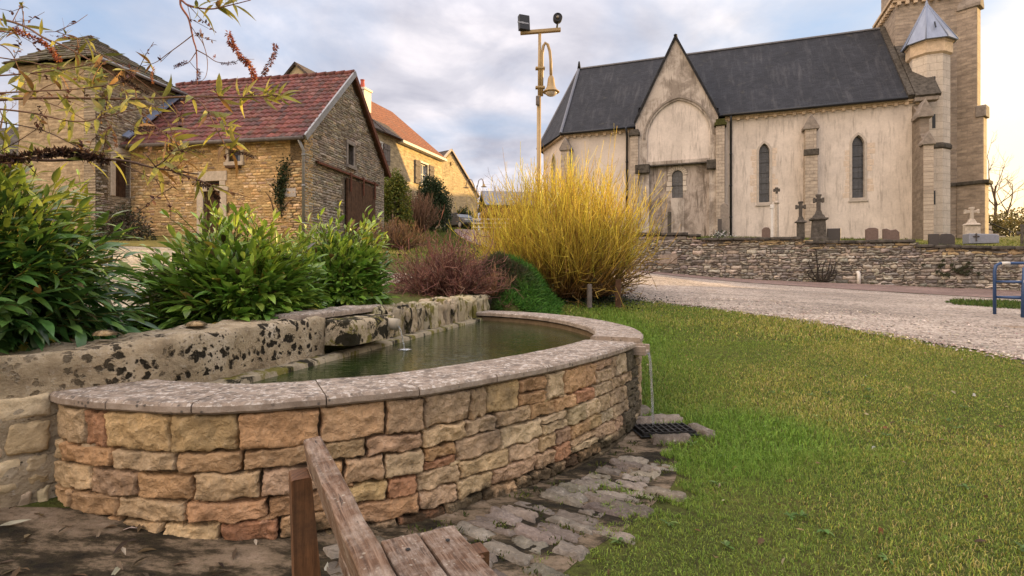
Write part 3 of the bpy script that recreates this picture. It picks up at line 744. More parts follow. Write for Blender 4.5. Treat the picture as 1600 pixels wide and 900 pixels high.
# ------------------------------------------------------------------ church materials
def m_plaster(name, base, streak=.5, grime=.3):
    def f(N, b):
        uv = N.coord('UV'); v = N.coord('Object')
        n1 = N.noise(v, .8, 7, .6); n2 = N.noise(v, 12, 7, .7)
        st = N.noise(N.coord('UV', (1.5, .28, 1)), 2.4, 7, .70, .2); st2 = N.noise(N.coord('UV', (6, .45, 1)), 2.2, 5, .65)
        c = N.mix(.7, base, N.ramp(n1, (.3, .82), (.7, 1.14)), 'MULTIPLY')
        c = N.mix(.5, c, N.ramp(n2, (.3, .8), (.7, 1.12)), 'MULTIPLY')
        k = N.math('MULTIPLY', N.ramp(st, (.47, 0), (.60, 1)), N.ramp(st2, (.44, 0), (.56, 1)))
        c = N.mix(N.math('MULTIPLY', k, streak), c, (.13, .105, .085))
        g = N.ramp(N.noise(v, 1.1, 8, .7, .3), (.45, 0), (.60, 1))
        c = N.mix(N.math('MULTIPLY', g, grime), c, (.16, .13, .105))
        return c, N.bump(N.math('ADD', n2, N.math('MULTIPLY', k, .3)), .35, .02)
    return material(name, f, .93, .15)
M_PLASTER = m_plaster('church_render', (.64, .565, .50), .40, .12)
M_CHANCEL = m_plaster('chancel_render', (.64, .56, .49), .10, .06)
M_STAINED = m_plaster('stained_render', (.44, .375, .325), .95, .90)
M_GABLE = m_plaster('gable_render', (.50, .44, .385), .8, .7)
def m_course(name, bw, bh, c1, c2, mortar, ms=.012, dist=.03, bump=.6, stain=.3, var=.5):
    def f(N, b):
        uv = N.coord('UV'); v = N.coord('Object')
        wob = N.mix(dist, uv, N.noise(uv, 3.2, 4, .6, 0, 'Color'), 'ADD') if dist else uv
        br = N.n('TexBrick'); N.put(br.inputs['Vector'], wob)
        for k, x in (('Scale', 1.0), ('Brick Width', bw), ('Row Height', bh), ('Mortar Size', ms), ('Mortar Smooth', .3), ('Bias', 0)): br.inputs[k].default_value = x
        N.put(br.inputs['Color1'], c1); N.put(br.inputs['Color2'], c2); N.put(br.inputs['Mortar'], mortar)
        n1 = N.noise(v, 1.1, 8, .65); n2 = N.noise(v, 16, 7, .7); n3 = N.noise(N.coord('UV', (1/bw*.9, 1/bh*.9, 1)), 1.0, 2, .5)
        c = N.mix(var, br.outputs['Color'], N.ramp(n3, (.3, .6), (.7, 1.35)), 'MULTIPLY')
        c = N.mix(.6, c, N.ramp(n2, (.3, .7), (.7, 1.2)), 'MULTIPLY')
        c = N.mix(N.math('MULTIPLY', N.ramp(n1, (.5, 0), (.68, 1)), stain), c, (.12, .10, .08))
        h = N.math('ADD', N.math('MULTIPLY', N.math('SUBTRACT', 1.0, br.outputs['Fac']), .8), N.math('MULTIPLY', n2, .5))
        return c, N.bump(h, bump, .03)
    return material(name, f, .92, .15)
M_TOWER = m_course('tower_stone', .42, .15, (.38, .305, .235), (.30, .24, .19), (.31, .255, .205), .016, .09, .7, .3, .6)
M_ASHLAR = m_course('turret_ashlar', .55, .34, (.56, .49, .41), (.50, .435, .365), (.36, .305, .25), .012, .004, .3, .12, .25)
M_BUTT = m_course('buttress_stone', .34, .16, (.47, .39, .31), (.40, .335, .27), (.30, .25, .20), .014, .03, .6, .25, .45)
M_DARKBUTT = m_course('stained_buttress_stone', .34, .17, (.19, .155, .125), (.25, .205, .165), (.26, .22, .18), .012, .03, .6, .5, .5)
M_TRIM = flat('carved_stone', (.52, .40, .28), .9, 0, .15, .3, 6, .3)
M_FRAME = flat('window_stone', (.42, .37, .32), .9, 0, .15, .25, 6, .3)
M_MOSSCAP = flat('mossy_cap', (.055, .055, .018), .95, 0, .1, .7, 9, .9)
M_DARKCAP = flat('dark_lichen_stone', (.075, .066, .055), .95, 0, .1, .7, 7, .8)
M_GREYCAP = flat('grey_cap_stone', (.24, .205, .175), .93, 0, .1, .4, 7, .5)
def f(N, b):
    uv = N.coord('UV'); v = N.coord('Object')
    br = N.n('TexBrick'); N.put(br.inputs['Vector'], uv)
    for k, x in (('Scale', 1.0), ('Brick Width', .22), ('Row Height', .12), ('Mortar Size', .006), ('Bias', 0)): br.inputs[k].default_value = x
    N.put(br.inputs['Color1'], (.017, .018, .022)); N.put(br.inputs['Color2'], (.028, .029, .035)); N.put(br.inputs['Mortar'], (.009, .009, .010))
    n1 = N.noise(v, .7, 8, .65); st = N.noise(N.coord('UV', (1.6, .22, 1)), 2.0, 6, .65, .2)
    c = N.mix(.7, br.outputs['Color'], N.ramp(n1, (.3, .65), (.7, 1.5)), 'MULTIPLY')
    c = N.mix(N.math('MULTIPLY', N.ramp(st, (.52, 0), (.72, 1)), .33), c, (.12, .115, .118))
    c = N.mix(N.math('MULTIPLY', N.ramp(N.noise(v, 2.1, 7, .7), (.60, 0), (.74, 1)), .5), c, (.10, .088, .065))
    c = N.mix(N.ramp(N.voro(v, 1.5), (.045, .9), (.06, 0)), c, (.008, .008, .008))
    return c, N.bump(N.math('ADD', N.math('SUBTRACT', 1.0, br.outputs['Fac']), n1), .4, .02)
M_SLATE = material('roof_slate', f, .72, .25)
def f(N, b):
    n = N.noise(N.coord('UV', (1, .3, 1)), 5, 6, .6)
    return N.ramp(n, (.3, (.17, .20, .28)), (.7, (.25, .29, .39)))
M_ZINC = material('zinc_sheet', f, .45, .5)
def f(N, b):
    uv = N.coord('UV'); br = N.n('TexBrick'); N.put(br.inputs['Vector'], uv); br.offset = 0.0
    for k, x in (('Scale', 1.0), ('Brick Width', .21), ('Row Height', .30), ('Mortar Size', .010), ('Bias', 0)): br.inputs[k].default_value = x
    N.put(br.inputs['Color1'], (.030, .034, .044)); N.put(br.inputs['Color2'], (.055, .058, .068)); N.put(br.inputs['Mortar'], (.012, .012, .013))
    n = N.noise(uv, 7, 4, .6); b.inputs['Roughness'].default_value = .25
    return N.mix(.6, br.outputs['Color'], N.ramp(n, (.3, .5), (.7, 1.6)), 'MULTIPLY'), N.bump(n, .25, .02)
M_GLASS = material('leaded_glass', f, .25, .5)
M_PIPE = flat('black_pipe', (.016, .017, .020), .45, .2, .5)

# ------------------------------------------------------------------ church
CH = Fr((18.4, 25.0), (.938, -.346))
church = thing('village_church', 'pale rendered village church with dark slate roof and stair turret', 'church', tuple(CH.p(-8, 0, 2.6)))
ZG, ZE, ZR, HW = 1.6, 9.12, 14.22, 4.2
def U(px, d=0.0): return CH.uz(px, 300, d)[0]
def Zc(px, py, d=0.0): return CH.uz(px, py, d)[1]
# nave wall with its two lancets
W1 = (U(1186), U(1202.5), Zc(1194, 316), Zc(1194, 224)); W2 = (U(1331.5), U(1350.5), Zc(1341, 309), Zc(1341, 211))
def lancet(w_, k=1.1): return arch_pointed(w_[0], w_[1], w_[2], w_[3], k, 8)
uN0, uN1 = U(1133), .32
mb = MB(); mb.panel(CH, rect(uN0, uN1, ZG, ZE), [lancet(W1), lancet(W2)], 0, .45); mb.build('nave_wall', M_PLASTER, church)
def church_window(fr, loop, nm='lancet_window', sill=True, d=0.0, quoins=True):
    mb = MB(); ring(mb, fr, loop, grow(loop, .11), d-.025, d+.10, col=(1, 1, 1))
    if sill:
        u0, u1 = loop[0][0], loop[1][0]; mb.fbox(fr, u0-.16, u1+.16, d-.06, d+.08, loop[0][1]-.19, loop[0][1]-.115)
    o = mb.build(nm, M_FRAME, church, bevel=.012)
    mb = MB(); mb.prism(fr, loop, d+.24, d+.27); mb.build('glass', M_GLASS, o)
    mb = MB(); u0, u1, z0 = loop[0][0], loop[1][0], loop[0][1]; zt = max(z for u, z in loop); k = z0+.45
    while k < zt-.25: mb.fbox(fr, u0, u1, d+.215, d+.235, k-.012, k+.012); k += .52
    mb.build('saddle_bars', M_PIPE, o)
    return o
church_window(CH, lancet(W1)); church_window(CH, lancet(W2))
# worn quoin marks beside the lancets, barely proud of the render
random.seed(12); mb = MB()
for w_ in (W1, W2):
    z = w_[2]
    while z < w_[3]-.5:
        h = random.uniform(.22, .34)
        for sgn, ue in ((-1, w_[0]-.115), (1, w_[1]+.115)):
            if random.random() < .7:
                l = random.uniform(.12, .34); a, b_ = sorted((ue, ue+sgn*l)); mb.fbox(CH, a, b_, -.008, .02, z+.02, z+h-.02, col=(1, 1, 1))
        z += h
mb.build('window_quoins', flat('quoin_render', (.56, .46, .37), .93, 0, .15, .25), church, bevel=.006)
# chancel and apse
uC = -16.5; V3 = (-18.7, 3.3)
mb = MB(); mb.panel(CH, rect(uC, U(993)+.15, ZG, ZE-.12), (), .12, .4); mb.build('chancel_wall', M_CHANCEL, church)
a0, a1 = CH.p(uC, .12, 0), CH.p(V3[0], V3[1], 0)
AP = Fr((a1.x, a1.y), (a0.x-a1.x, a0.y-a1.y)); LA = math.hypot(a0.x-a1.x, a0.y-a1.y)
ap_loop = arch_pointed(LA*.42, LA*.42+.75, 5.9, 8.35, 1.1)
mb = MB(); mb.panel(AP, rect(0, LA, ZG, ZE-.12), [ap_loop], 0, .4); mb.build('apse_wall', M_CHANCEL, church); church_window(AP, ap_loop)
b0, b1 = CH.p(V3[0], 2*HW-V3[1], 0), CH.p(uC, 2*HW-.12, 0)
mb = MB()
for p, q in ((b0, a1), (b1, b0), (CH.p(2.0, 2*HW, 0), b1)):
    fr = Fr((p.x, p.y), (q.x-p.x, q.y-p.y)); mb.panel(fr, rect(0, math.hypot(p.x-q.x, p.y-q.y), ZG, ZE-.12), (), 0, .3)
mb.build('rear_wall', M_CHANCEL, church)
# gable of the side chapel
uG0, uG1 = U(994), U(1122); uGc = U(1055.5, -.25); zGe = Zc(1122, 178, -.25); zGa = Zc(1055, 57, -.25)
GD = -.25
arch = arch_pointed(U(1011, GD), U(1110, GD), Zc(1060, 250, GD), Zc(1060, 156, GD), .62, 10)
low = rect(U(1014, GD), U(1108, GD), ZG+.02, Zc(1060, 256, GD))
outer = [(uG0, ZG), (uG1, ZG), (uG1, zGe), (uGc, zGa), (uG0, zGe)]
mb = MB(); mb.panel(CH, outer, [arch, low], GD, .35); mb.build('chapel_gable', M_GABLE, church)
mb = MB(); mb.prism(CH, grow(arch, .06), GD+.10, GD+.18); mb.build('blind_arch_panel', M_PLASTER, church)
mb = MB(); ring(mb, CH, grow(arch, .05)[2:]+[], grow(arch, .17)[2:]+[], GD-.05, GD+.05) if False else None
hood_i, hood_o = grow(arch, .10)[2:], grow(arch, .20)[2:]; n = len(hood_i)
Pn = [CH.p(u, GD-.06, z) for u, z in hood_i]+[CH.p(u, GD-.06, z) for u, z in hood_o]+[CH.p(u, GD+.02, z) for u, z in hood_i]+[CH.p(u, GD+.02, z) for u, z in hood_o]
mb.add(Pn, [f_ for i in range(n-1) for f_ in ((i, i+1, n+i+1, n+i), (n+i, n+i+1, 3*n+i+1, 3*n+i), (i+1, i, 2*n+i, 2*n+i+1))])
mb.build('hood_mould', M_GREYCAP, church)
wl = arch_round(U(1050), U(1067), Zc(1058, 309), Zc(1058, 266)); 
mb = MB(); mb.panel(CH, grow(low, .05), [wl], .02, .3); mb.build('recessed_wall', M_STAINED, church, label='recessed wall streaked dark with damp')
random.seed(8); mb = MB(); n = len(wl)
lo_o = grow(wl, .24)
for i in range(1, n-1):
    a, b_, c_, d_ = wl[i], wl[i+1], lo_o[i+1], lo_o[i]
    if i == 1:
        zb, ztp = a[1]+.35, b_[1]; m = 3
        for j in range(m):
            z0 = zb+(ztp-zb)*j/m; z1 = zb+(ztp-zb)*(j+1)/m-.03; mb.fbox(CH, wl[1][0], wl[1][0]+random.uniform(.16, .3), -.015, .05, z0, z1); mb.fbox(CH, wl[0][0]-random.uniform(.16, .3), wl[0][0], -.015, .05, z0, z1)
        continue
    sh = lambda p, q, k: (p[0]+(q[0]-p[0])*k, p[1]+(q[1]-p[1])*k)
    mb.prism(CH, [sh(a, b_, .08), sh(b_, a, .08), sh(c_, d_, .08), sh(d_, c_, .08)], -.02, .05, col=vary((1, 1, 1), .1))
mb.build('window_voussoirs', M_ASHLAR, church, bevel=.01)
o = MB(); o.prism(CH, wl, .16, .19); o = o.build('chapel_window', M_GLASS, church)
mb = MB(); mb.fbox(CH, wl[0][0], wl[1][0], .135, .155, (wl[0][1]+wl[4][1])/2-.02, (wl[0][1]+wl[4][1])/2+.02); mb.build('saddle_bars', M_PIPE, o)
mb = MB(); mb.fbox(CH, wl[0][0]-.05, wl[1][0]+.05, .0, .02, ZG+.3, wl[0][1]-.02); mb.build('pale_patch', M_GABLE, church)
for ua, ub in ((uG0, U(1014, GD)+.05), (U(1104, GD), uG1)):
    mb = MB(); mb.fbox(CH, ua, ub, GD-.22, GD-.002, Zc(1058, 268, GD), Zc(1058, 254, GD)); mb.build('corbel', M_DARKCAP, church, bevel=.03)
mb = MB(); mb.fbox(CH, low[0][0]-.05, low[1][0]+.05, GD-.03, GD+.14, low[2][1]-.05, low[2][1]+.03); mb.build('ledge', M_DARKCAP, church, bevel=.02)
# eaves cornices with modillions
def cornice(u0, u1, zt, d0, step=.42):
    mb = MB(); mb.fbox(CH, u0, u1, d0-.20, d0-.002, zt-.11, zt); mb.fbox(CH, u0, u1, d0-.10, d0-.002, zt-.19, zt-.11)
    u = u0+.12
    while u < u1-.1: mb.fbox(CH, u, u+.15, d0-.17, d0-.098, zt-.27, zt-.112); u += step
    return mb
cornice(uN0, .30, ZE+.06, 0).build('nave_cornice', M_TRIM, church, bevel=.01)
cornice(uC+.02, U(990), ZE-.06, .12).build('chancel_cornice', M_TRIM, church, bevel=.01)
mb = MB(); mb.fbox(AP, 0, LA, -.2, -.002, ZE-.17, ZE-.06); mb.build('apse_cornice', M_TRIM, church, bevel=.01)
# roofs
def ridge(u): return CH.p(u, HW, ZR)
uW = -.25
mb = MB()
mb.slab([CH.p(uG1+.02, -.36, ZE+.06), CH.p(uW, -.36, ZE+.06), ridge(uW), ridge(uGc), CH.p(uGc, .9, ZE+.06+(ZR-ZE-.06)*1.26/(HW+.36)), CH.p(uG1-.7, .9, ZE+.06+(ZR-ZE-.06)*1.26/(HW+.36)), CH.p(uG1-.7, .14, ZE+.06+(ZR-ZE-.06)*.50/(HW+.36)), CH.p(uG1+.02, .14, ZE+.06+(ZR-ZE-.06)*.50/(HW+.36))], .09)
mb.slab([CH.p(uW, 2*HW+.36, ZE+.06), CH.p(uC, 2*HW+.36, ZE-.06), ridge(uC-.1), ridge(uW)], .09)
mb.build('nave_roof', M_SLATE, church)
mb = MB()
mb.slab([CH.p(uC-.12, -.20, ZE-.08), CH.p(uG0+.02, -.24, ZE-.06), CH.p(uG0+.02, .9, ZE-.06+(ZR-ZE+.06)*1.14/(HW+.24)), CH.p(uGc, .9, ZE-.06+(ZR-ZE+.06)*1.14/(HW+.24)), ridge(uGc), ridge(uC-.1)], .09)
e0, e1, e2, e3 = CH.p(uC-.12, -.20, ZE-.08), CH.p(V3[0]-.35, V3[1]-.2, ZE-.08), CH.p(V3[0]-.35, 2*HW-V3[1]+.2, ZE-.08), CH.p(uC-.12, 2*HW+.2, ZE-.08)
for a, b_ in ((e1, e0), (e2, e1), (e3, e2)): mb.slab([a, b_, ridge(uC-.1)], .09)
mb.build('chancel_roof', M_SLATE, church)
mb = MB(); top = ridge(uC-.1)
for e in (e0, e1): mb.tube([e+Vector((0, 0, .03)), top+Vector((0, 0, .03))], .09, 6, smooth=False)
mb.tube([ridge(uC-.2)+Vector((0, 0, .04)), ridge(uW)+Vector((0, 0, .04))], .07, 6, smooth=False)
mb.build('lead_ridges', flat('lead', (.13, .13, .145), .5, .3, .5), church)
mb = MB(); mb.tube([top, top+Vector((0, 0, .5))], [.12, .05], 8); mb.build('finial', M_SLATE, church)
# chapel roof and its verge
uGn = HW*(zGa-ZE)/(ZR-ZE)
mb = MB()
for ue in (uG0-.08, uG1+.08):
    mb.slab([CH.p(ue, GD-.12, zGe-.02), CH.p(uGc, GD-.12, zGa+.10), CH.p(uGc, uGn+.3, zGa+.10), CH.p(ue, .3, zGe-.02)], .10)
mb.build('chapel_roof', M_SLATE, church)
for (ua, ub, dd, zz_) in ((uN0-.1, -.3, -.40, ZE+.05), (uC, U(992), -.26, ZE-.08)):
    mb = MB(); mb.tube([CH.p(ua, dd, zz_), CH.p(ub, dd, zz_)], .06, 8); mb.build('gutter', M_PIPE, church)
for up, zt, dd in ((U(1142, -.12), ZE, -.12), (U(979.5, .0), ZE-.1, .0)):
    mb = MB(); mb.tube([CH.p(up, -.38, zt), CH.p(up, dd, zt-.35), CH.p(up, dd, 2.3)], .055, 8)
    for z in (4, 5.6, 7.2): mb.tube([CH.p(up, dd, z), CH.p(up, dd, z+.08)], .075, 8)
    mb.build('downpipe', M_PIPE, church)
# buttresses
def buttress(u0, u1, proj, zt, style='gable', mat=M_BUTT, zset=None, cap=None, d=0.0):
    mb = MB(); zb = ZG
    if zset: mb.fbox(CH, u0, u1, d-proj, d-.004, zb, zset); mb.fbox(CH, u0+.03, u1-.03, d-proj*.8, d-.004, zset, zt)
    else: mb.fbox(CH, u0, u1, d-proj, d-.004, zb, zt)
    o = mb.build('buttress', mat, church, bevel=.02)
    mb = MB(); c = (u0+u1)/2; pr = proj*(.8 if zset else 1)
    if style == 'gable':
        mb.prism(CH, [(u0-.08, zt-.12), (u1+.08, zt-.12), (u1+.08, zt), (c, zt+.62), (u0-.08, zt)], d-pr-.07, d-.004)
    else:
        rnd = 5
        mb.fbox(CH, u0-.09, u1+.09, d-pr-.10, d-.004, zt, zt+.16); mb.fbox(CH, u0-.02, u1+.02, d-pr-.02, d-.004, zt+.16, zt+.34)
    mb.build('cap', cap or M_GREYCAP, o, bevel=.02)
    if zset:
        mb = MB(); mb.fbox(CH, u0-.05, u1+.05, d-proj-.06, d-proj*.78, zset-.14, zset+.16); mb.build('set_off', M_DARKCAP, o, bevel=.03)
    return o
u0, u1 = U(1258, -.6), U(1278, -.6); buttress(u0, u1, .6, Zc(1267, 197, -.6), 'gable', M_BUTT, Zc(1267, 238, -.6))
buttress(U(1119, -.5), U(1132.5, -.5), .5, Zc(1126, 196, -.5), 'flat', M_BUTT, None, M_MOSSCAP)
buttress(U(985, -.4), U(997, -.4), .4, Zc(991, 212, -.4), 'flat', M_BUTT, None, M_DARKCAP)
buttress(uC-.05, uC+.45, .55, Zc(880, 232, -.4), 'gable', M_BUTT, d=.12)
# corner buttress with its stained flank
cu0 = -.02; mb = MB()
prof = [(-.006, ZG), (-1.42, ZG), (-1.42, 6.9), (-1.05, 7.35), (-1.05, 8.2), (-.006, 8.9)]
def flank(mb, ua, ub, prof, **k):
    n = len(prof); Pn = [CH.p(ua, d, z) for d, z in prof]+[CH.p(ub, d, z) for d, z in prof]; uv = [(d, z) for d, z in prof]*2
    mb.add(Pn, [tuple(range(n)), tuple(range(2*n-1, n-1, -1))]+[(i, i+n, (i+1) % n+n, (i+1) % n) for i in range(n)], uvs=uv, **k)
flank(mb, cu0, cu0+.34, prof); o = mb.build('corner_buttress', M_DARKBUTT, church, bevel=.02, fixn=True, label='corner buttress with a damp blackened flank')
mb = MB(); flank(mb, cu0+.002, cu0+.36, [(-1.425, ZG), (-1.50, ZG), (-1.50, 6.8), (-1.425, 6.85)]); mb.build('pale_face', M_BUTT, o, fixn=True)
mb = MB(); c = cu0+.17; mb.prism(CH, [(cu0-.12, 8.05), (cu0+.46, 8.05), (cu0+.46, 8.2), (c, 8.85), (cu0-.12, 8.2)], -1.2, -.3)
mb.build('cap', M_GREYCAP, o, bevel=.02); mb = MB(); mb.prism(CH, [(cu0-.08, 6.75), (cu0+.42, 6.75), (cu0+.42, 6.85), (c, 7.35), (cu0-.08, 6.85)], -1.58, -1.06); mb.build('cap', M_GREYCAP, o, bevel=.02)
# nave west wall, verge and the weathered lean-to beside the turret
mb = MB(); flank(mb, -.12, .30, [(0.02, ZG), (0.02, ZE-.05), (HW, ZR-.15), (2*HW-.02, ZE-.05), (2*HW-.02, ZG)]); mb.build('west_wall', M_TOWER, church, fixn=True)
mb = MB()
vg = [CH.p(-.26, -.40, ZE+.08), CH.p(-.02, -.40, ZE+.08), CH.p(-.02, HW, ZR+.02), CH.p(-.26, HW, ZR+.02)]; mb.slab([v+Vector((0, 0, .10)) for v in vg], .22); mb.build('verge_coping', M_DARKCAP, church)
mb = MB(); mb.slab([CH.p(-.0, -.5, ZE+.10), CH.p(.95, -.5, ZE+.10), CH.p(.95, 2.6, ZE+3.6), CH.p(-.0, 2.6, ZE+3.6)], .15); mb.build('lean_to_roof', M_DARKCAP, church, label='weathered stone roof slope beside the turret')
mb = MB(); mb.fbox(CH, -.02, .9, -.42, -.0, ZE-.15, ZE+.04); mb.build('lean_to_cornice', M_GREYCAP, church, bevel=.03)
# tower
TD, TW = 2.5, 3.05
TZ = 14.75
mb = MB(); mb.fbox(CH, 0, TW, TD, TD+TW, ZG, TZ); mb.fbox(CH, .12, TW-.12, TD+.12, TD+TW-.12, TZ+.3, TZ+4.2); mb.build('tower', M_TOWER, church)
mb = MB(); mb.fbox(CH, -.22, TW+.22, TD-.22, TD+TW+.22, TZ+.16, TZ+.30); mb.fbox(CH, -.12, TW+.12, TD-.12, TD+TW+.12, TZ+.02, TZ+.16)
for i in range(9):
    t = .05+i*.345
    mb.fbox(CH, t, t+.16, TD-.18, TD-.002, TZ-.16, TZ+.018); mb.fbox(CH, -.18, -.002, TD+t, TD+t+.16, TZ-.16, TZ+.018)
mb.build('tower_cornice', M_TRIM, church, bevel=.015)
mb = MB(); c4 = [CH.p(u, d, TZ+4.45) for u, d in ((-.3, TD-.3), (TW+.3, TD-.3), (TW+.3, TD+TW+.3), (-.3, TD+TW+.3))]; ap = CH.p(TW/2, TD+TW/2, TZ+10)
for i in range(4): mb.slab([c4[i], c4[(i+1) % 4], ap], .1)
mb.build('spire', M_SLATE, church)
mb = MB()
for i in (0, 1):
    lp = arch_round(.55+i*1.05, 1.35+i*1.05, TZ+1.0, TZ+3.4); mb.prism(CH, lp, TD+.08, TD+.14)
mb.build('belfry_louvres', M_PIPE, church)
# angle buttress of the tower, its end coloured paler for the sunlight on it
ac = CH.p(TW-.1, TD+.1, 0); du = (math.cos(R(38)), math.sin(R(38)))
AB = Fr((ac.x, ac.y), du)
mb = MB(); mb.fbox(AB, -.30, .30, -.45, .3, 8.7, 14.0); mb.fbox(AB, -.30, .30, -.68, .3, 5.55, 8.7); mb.fbox(AB, -.34, .34, -.74, .3, ZG, 5.5)
o = mb.build('tower_buttress', M_TOWER, church, bevel=.015)
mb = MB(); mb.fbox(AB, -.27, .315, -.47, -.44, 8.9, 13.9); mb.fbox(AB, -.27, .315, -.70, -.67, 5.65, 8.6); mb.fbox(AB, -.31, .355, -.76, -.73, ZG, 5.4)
mb.build('pale_face', m_course('sunlit_buttress_ashlar', .6, .33, (.50, .39, .26), (.44, .34, .23), (.34, .265, .19), .010, .01, .35, .15, .3), o)
mb = MB(); mb.prism(AB, [(-.38, 13.9), (.38, 13.9), (.38, 14.05), (0, 14.85), (-.38, 14.05)], -.60, .3)
sl_ = Fr((AB.o[0], AB.o[1]), AB.u)
mb.build('cap', M_GREYCAP, o, bevel=.03); mb = MB(); mb.prism(AB, [(-.36, 8.6), (.36, 8.6), (.33, 9.15), (-.33, 9.15)], -.80, -.40); mb.build('set_off', M_GREYCAP, o, bevel=.03)
mb = MB(); mb.fbox(AB, -.44, .44, -.92, .3, 5.42, 5.60); mb.build('string_course', M_DARKCAP, o, bevel=.04)
mb = MB(); mb.fbox(CH, 2.1, TW-.2, TD-.10, TD-.003, 5.42, 5.60); mb.build('string_course', M_DARKCAP, church, bevel=.03)
# stair turret
TC = (.98, 1.15); tc = CH.p(TC[0], TC[1], 0); a8 = R(22.5-20.2)
mb = MB(); r = .80
mb.lathe([(r, ZG), (r, 6.9), (r+.0, 7.2), (r, 11.55)], tc, 8, a8); tur = mb.build('stair_turret', M_ASHLAR, church)
mb = MB(); mb.lathe([(r+.01, 6.92), (r+.07, 6.97), (r+.07, 7.10), (r+.01, 7.2)], tc, 8, a8); mb.build('band', M_DARKCAP, tur)
mb = MB(); mb.lathe([(r+.01, 11.3), (r+.10, 11.38), (r+.10, 11.85), (r+.16, 11.9), (r+.16, 12.02), (.1, 12.1)], tc, 8, a8); mb.build('cornice', M_TRIM, tur)
mb = MB(); zr0 = 11.95; rr = 1.10
pts = [tc+Vector((rr*math.cos(a8+math.pi/4*j), rr*math.sin(a8+math.pi/4*j), zr0)) for j in range(8)]; ap = tc+Vector((-.1, 0, 13.95))
for j in range(8): mb.slab([pts[j], pts[(j+1) % 8], ap], .06)
rf = mb.build('turret_roof', M_ZINC, tur)
mb = MB()
for j in range(8): mb.tube([pts[j]+Vector((0, 0, .02)), ap+Vector((0, 0, .02))], .022, 5)
mb.lathe([(.10, 13.72), (.06, 13.95), (.01, 14.12)], tc+Vector((-.1, 0, 0)), 8); mb.build('seams', M_ZINC, rf)
# slits: flat black plates standing for the shaded openings, on the camera-side facet
def facet_frame():
    best = None
    for j in range(8):
        a = a8+math.pi/4*(j+.5); nx_, ny_ = math.cos(a), math.sin(a); k = nx_*(-tc.x)+ny_*(-tc.y)
        if best is None or k > best[0]: best = (k, a)
    return best[1]
fa = facet_frame(); fx = tc+Vector((math.cos(fa), math.sin(fa), 0))*(r*math.cos(math.pi/8)); FF = Fr((fx.x, fx.y), (-math.sin(fa), math.cos(fa)))
mb = MB()
for (y0, y1) in ((145, 120), (201, 179), (320, 298)):
    z0, z1 = FF.uz(1452, y0)[1], FF.uz(1452, y1)[1]; mb.fbox(FF, -.10, .03, -.004, .02, z0, z1)
mb.build('slits', M_PIPE, tur)
# visible dark slot in the zinc roof, for air
a = fa; mb = MB(); q = tc+Vector((math.cos(fa)*.80, math.sin(fa)*.80, 12.62)); mb.box(q, (.05, .05, .34), Matrix.Rotation(fa, 3, 'Z') @ Matrix.Rotation(-.45, 3, 'Y')); mb.build('vent', M_PIPE, rf)

# ------------------------------------------------------------------ graveyard
def gyard(x, y):
    x = np.asarray(x, dtype=float); y = np.asarray(y, dtype=float)
    u = (x-18.4)*.938+(y-25)*-.346; d = (x-18.4)*.346+(y-25)*.938
    k = np.clip((d+9.2)/9.2, 0, 1.6)
    zw = np.clip(1.88-u*.058, 1.2, 2.6); zc = np.clip(2.75-u*.035, 2, 3.5)
    return zw+(zc-zw)*k
CW_ = Fr((15.5, 16.5), (8.7, -2.7))
wl0, wl1 = CW_.p(-9.7, .35, 0), CW_.p(9, .35, 0)
M_TURF = m = M_SOIL
sheet('graveyard_ground', [(wl0.x-1.2, wl0.y+.3), (wl0.x+2, wl0.y-.62), (wl1.x-2, wl1.y+.62), (wl1.x, wl1.y)], [(wl0.x+4, wl0.y+30), (wl0.x+9, wl0.y+28), (wl1.x+8, wl1.y+26), (wl1.x+12, wl1.y+24)], 40, 40, M_SOIL, 0, zf=gyard)
# the cemetery wall
cw = thing('cemetery_wall', 'long grey drystone retaining wall in front of the church graveyard', 'stone wall', tuple(CW_.p(-4, 0, .8)))
def wtop(u): return 1.1+(HZ-np.interp(u, [CW_.uz(p, 0)[0] for p in (1030, 1095, 1275, 1276, 1440, 1441, 1600)], [368, 375, 374.5, 378, 379, 384, 388]))/FPX*(16.5-u*.296*1.0)
def wz(u):
    py = np.interp(u, [CW_.uz(p, 0)[0] for p in (1030, 1094, 1096, 1274, 1276, 1440, 1442, 1600)], [367, 367, 375, 373.5, 380, 377.5, 385, 389])
    return float(EYE+(HZ-py)/FPX*(CW_.o[1]+u*CW_.u[1]))
uL, uR = CW_.uz(985, 0)[0], 7.0
mb = MB(); mb.fbox(CW_, uL, uR, .03, .42, -.2, 1.9)
u = uL
while u < uR:
    e = min(u+.5, uR); mb.fbox(CW_, u, e, .03, .42, 1.85, min(wz(u+.01), wz(e-.01))-.02); u = e
mb.build('core', flat('wall_core', (.13, .11, .09), .95, 0, .1, .5, 12, .6), cw)
def cw_fn(u, z, o): return tuple(CW_.p(u, .03-o, z))
random.seed(31); mb = MB(); greys = [(.36, .325, .28), (.27, .245, .22), (.44, .395, .335), (.19, .17, .15), (.37, .315, .255), (.48, .42, .345), (.30, .265, .225)]
for u0, u1, z0, z1 in courses(uL, uR, -.1, 2.6, .06, .15, .12, .42, 17, .5):
    uc = (u0+u1)/2; zt = wz(uc)
    if z1 > zt+.01 or z1 < tz(*CW_.p(uc, 0, 0)[:2])-.08: continue
    c = vary(random.choice(greys), .22, .05)
    if zt-z1 < .16 and random.random() < .5: c = vary((.50, .38, .22), .1)
    stone(mb, cw_fn, u0, u1, z0, z1, random.uniform(.02, .05), 6, 5, .022, 9, .016, c, .045, 6, .03)
mb.build('stone_facing', M_RUBBLE, cw)
mb = MB(); random.seed(5); u = uL
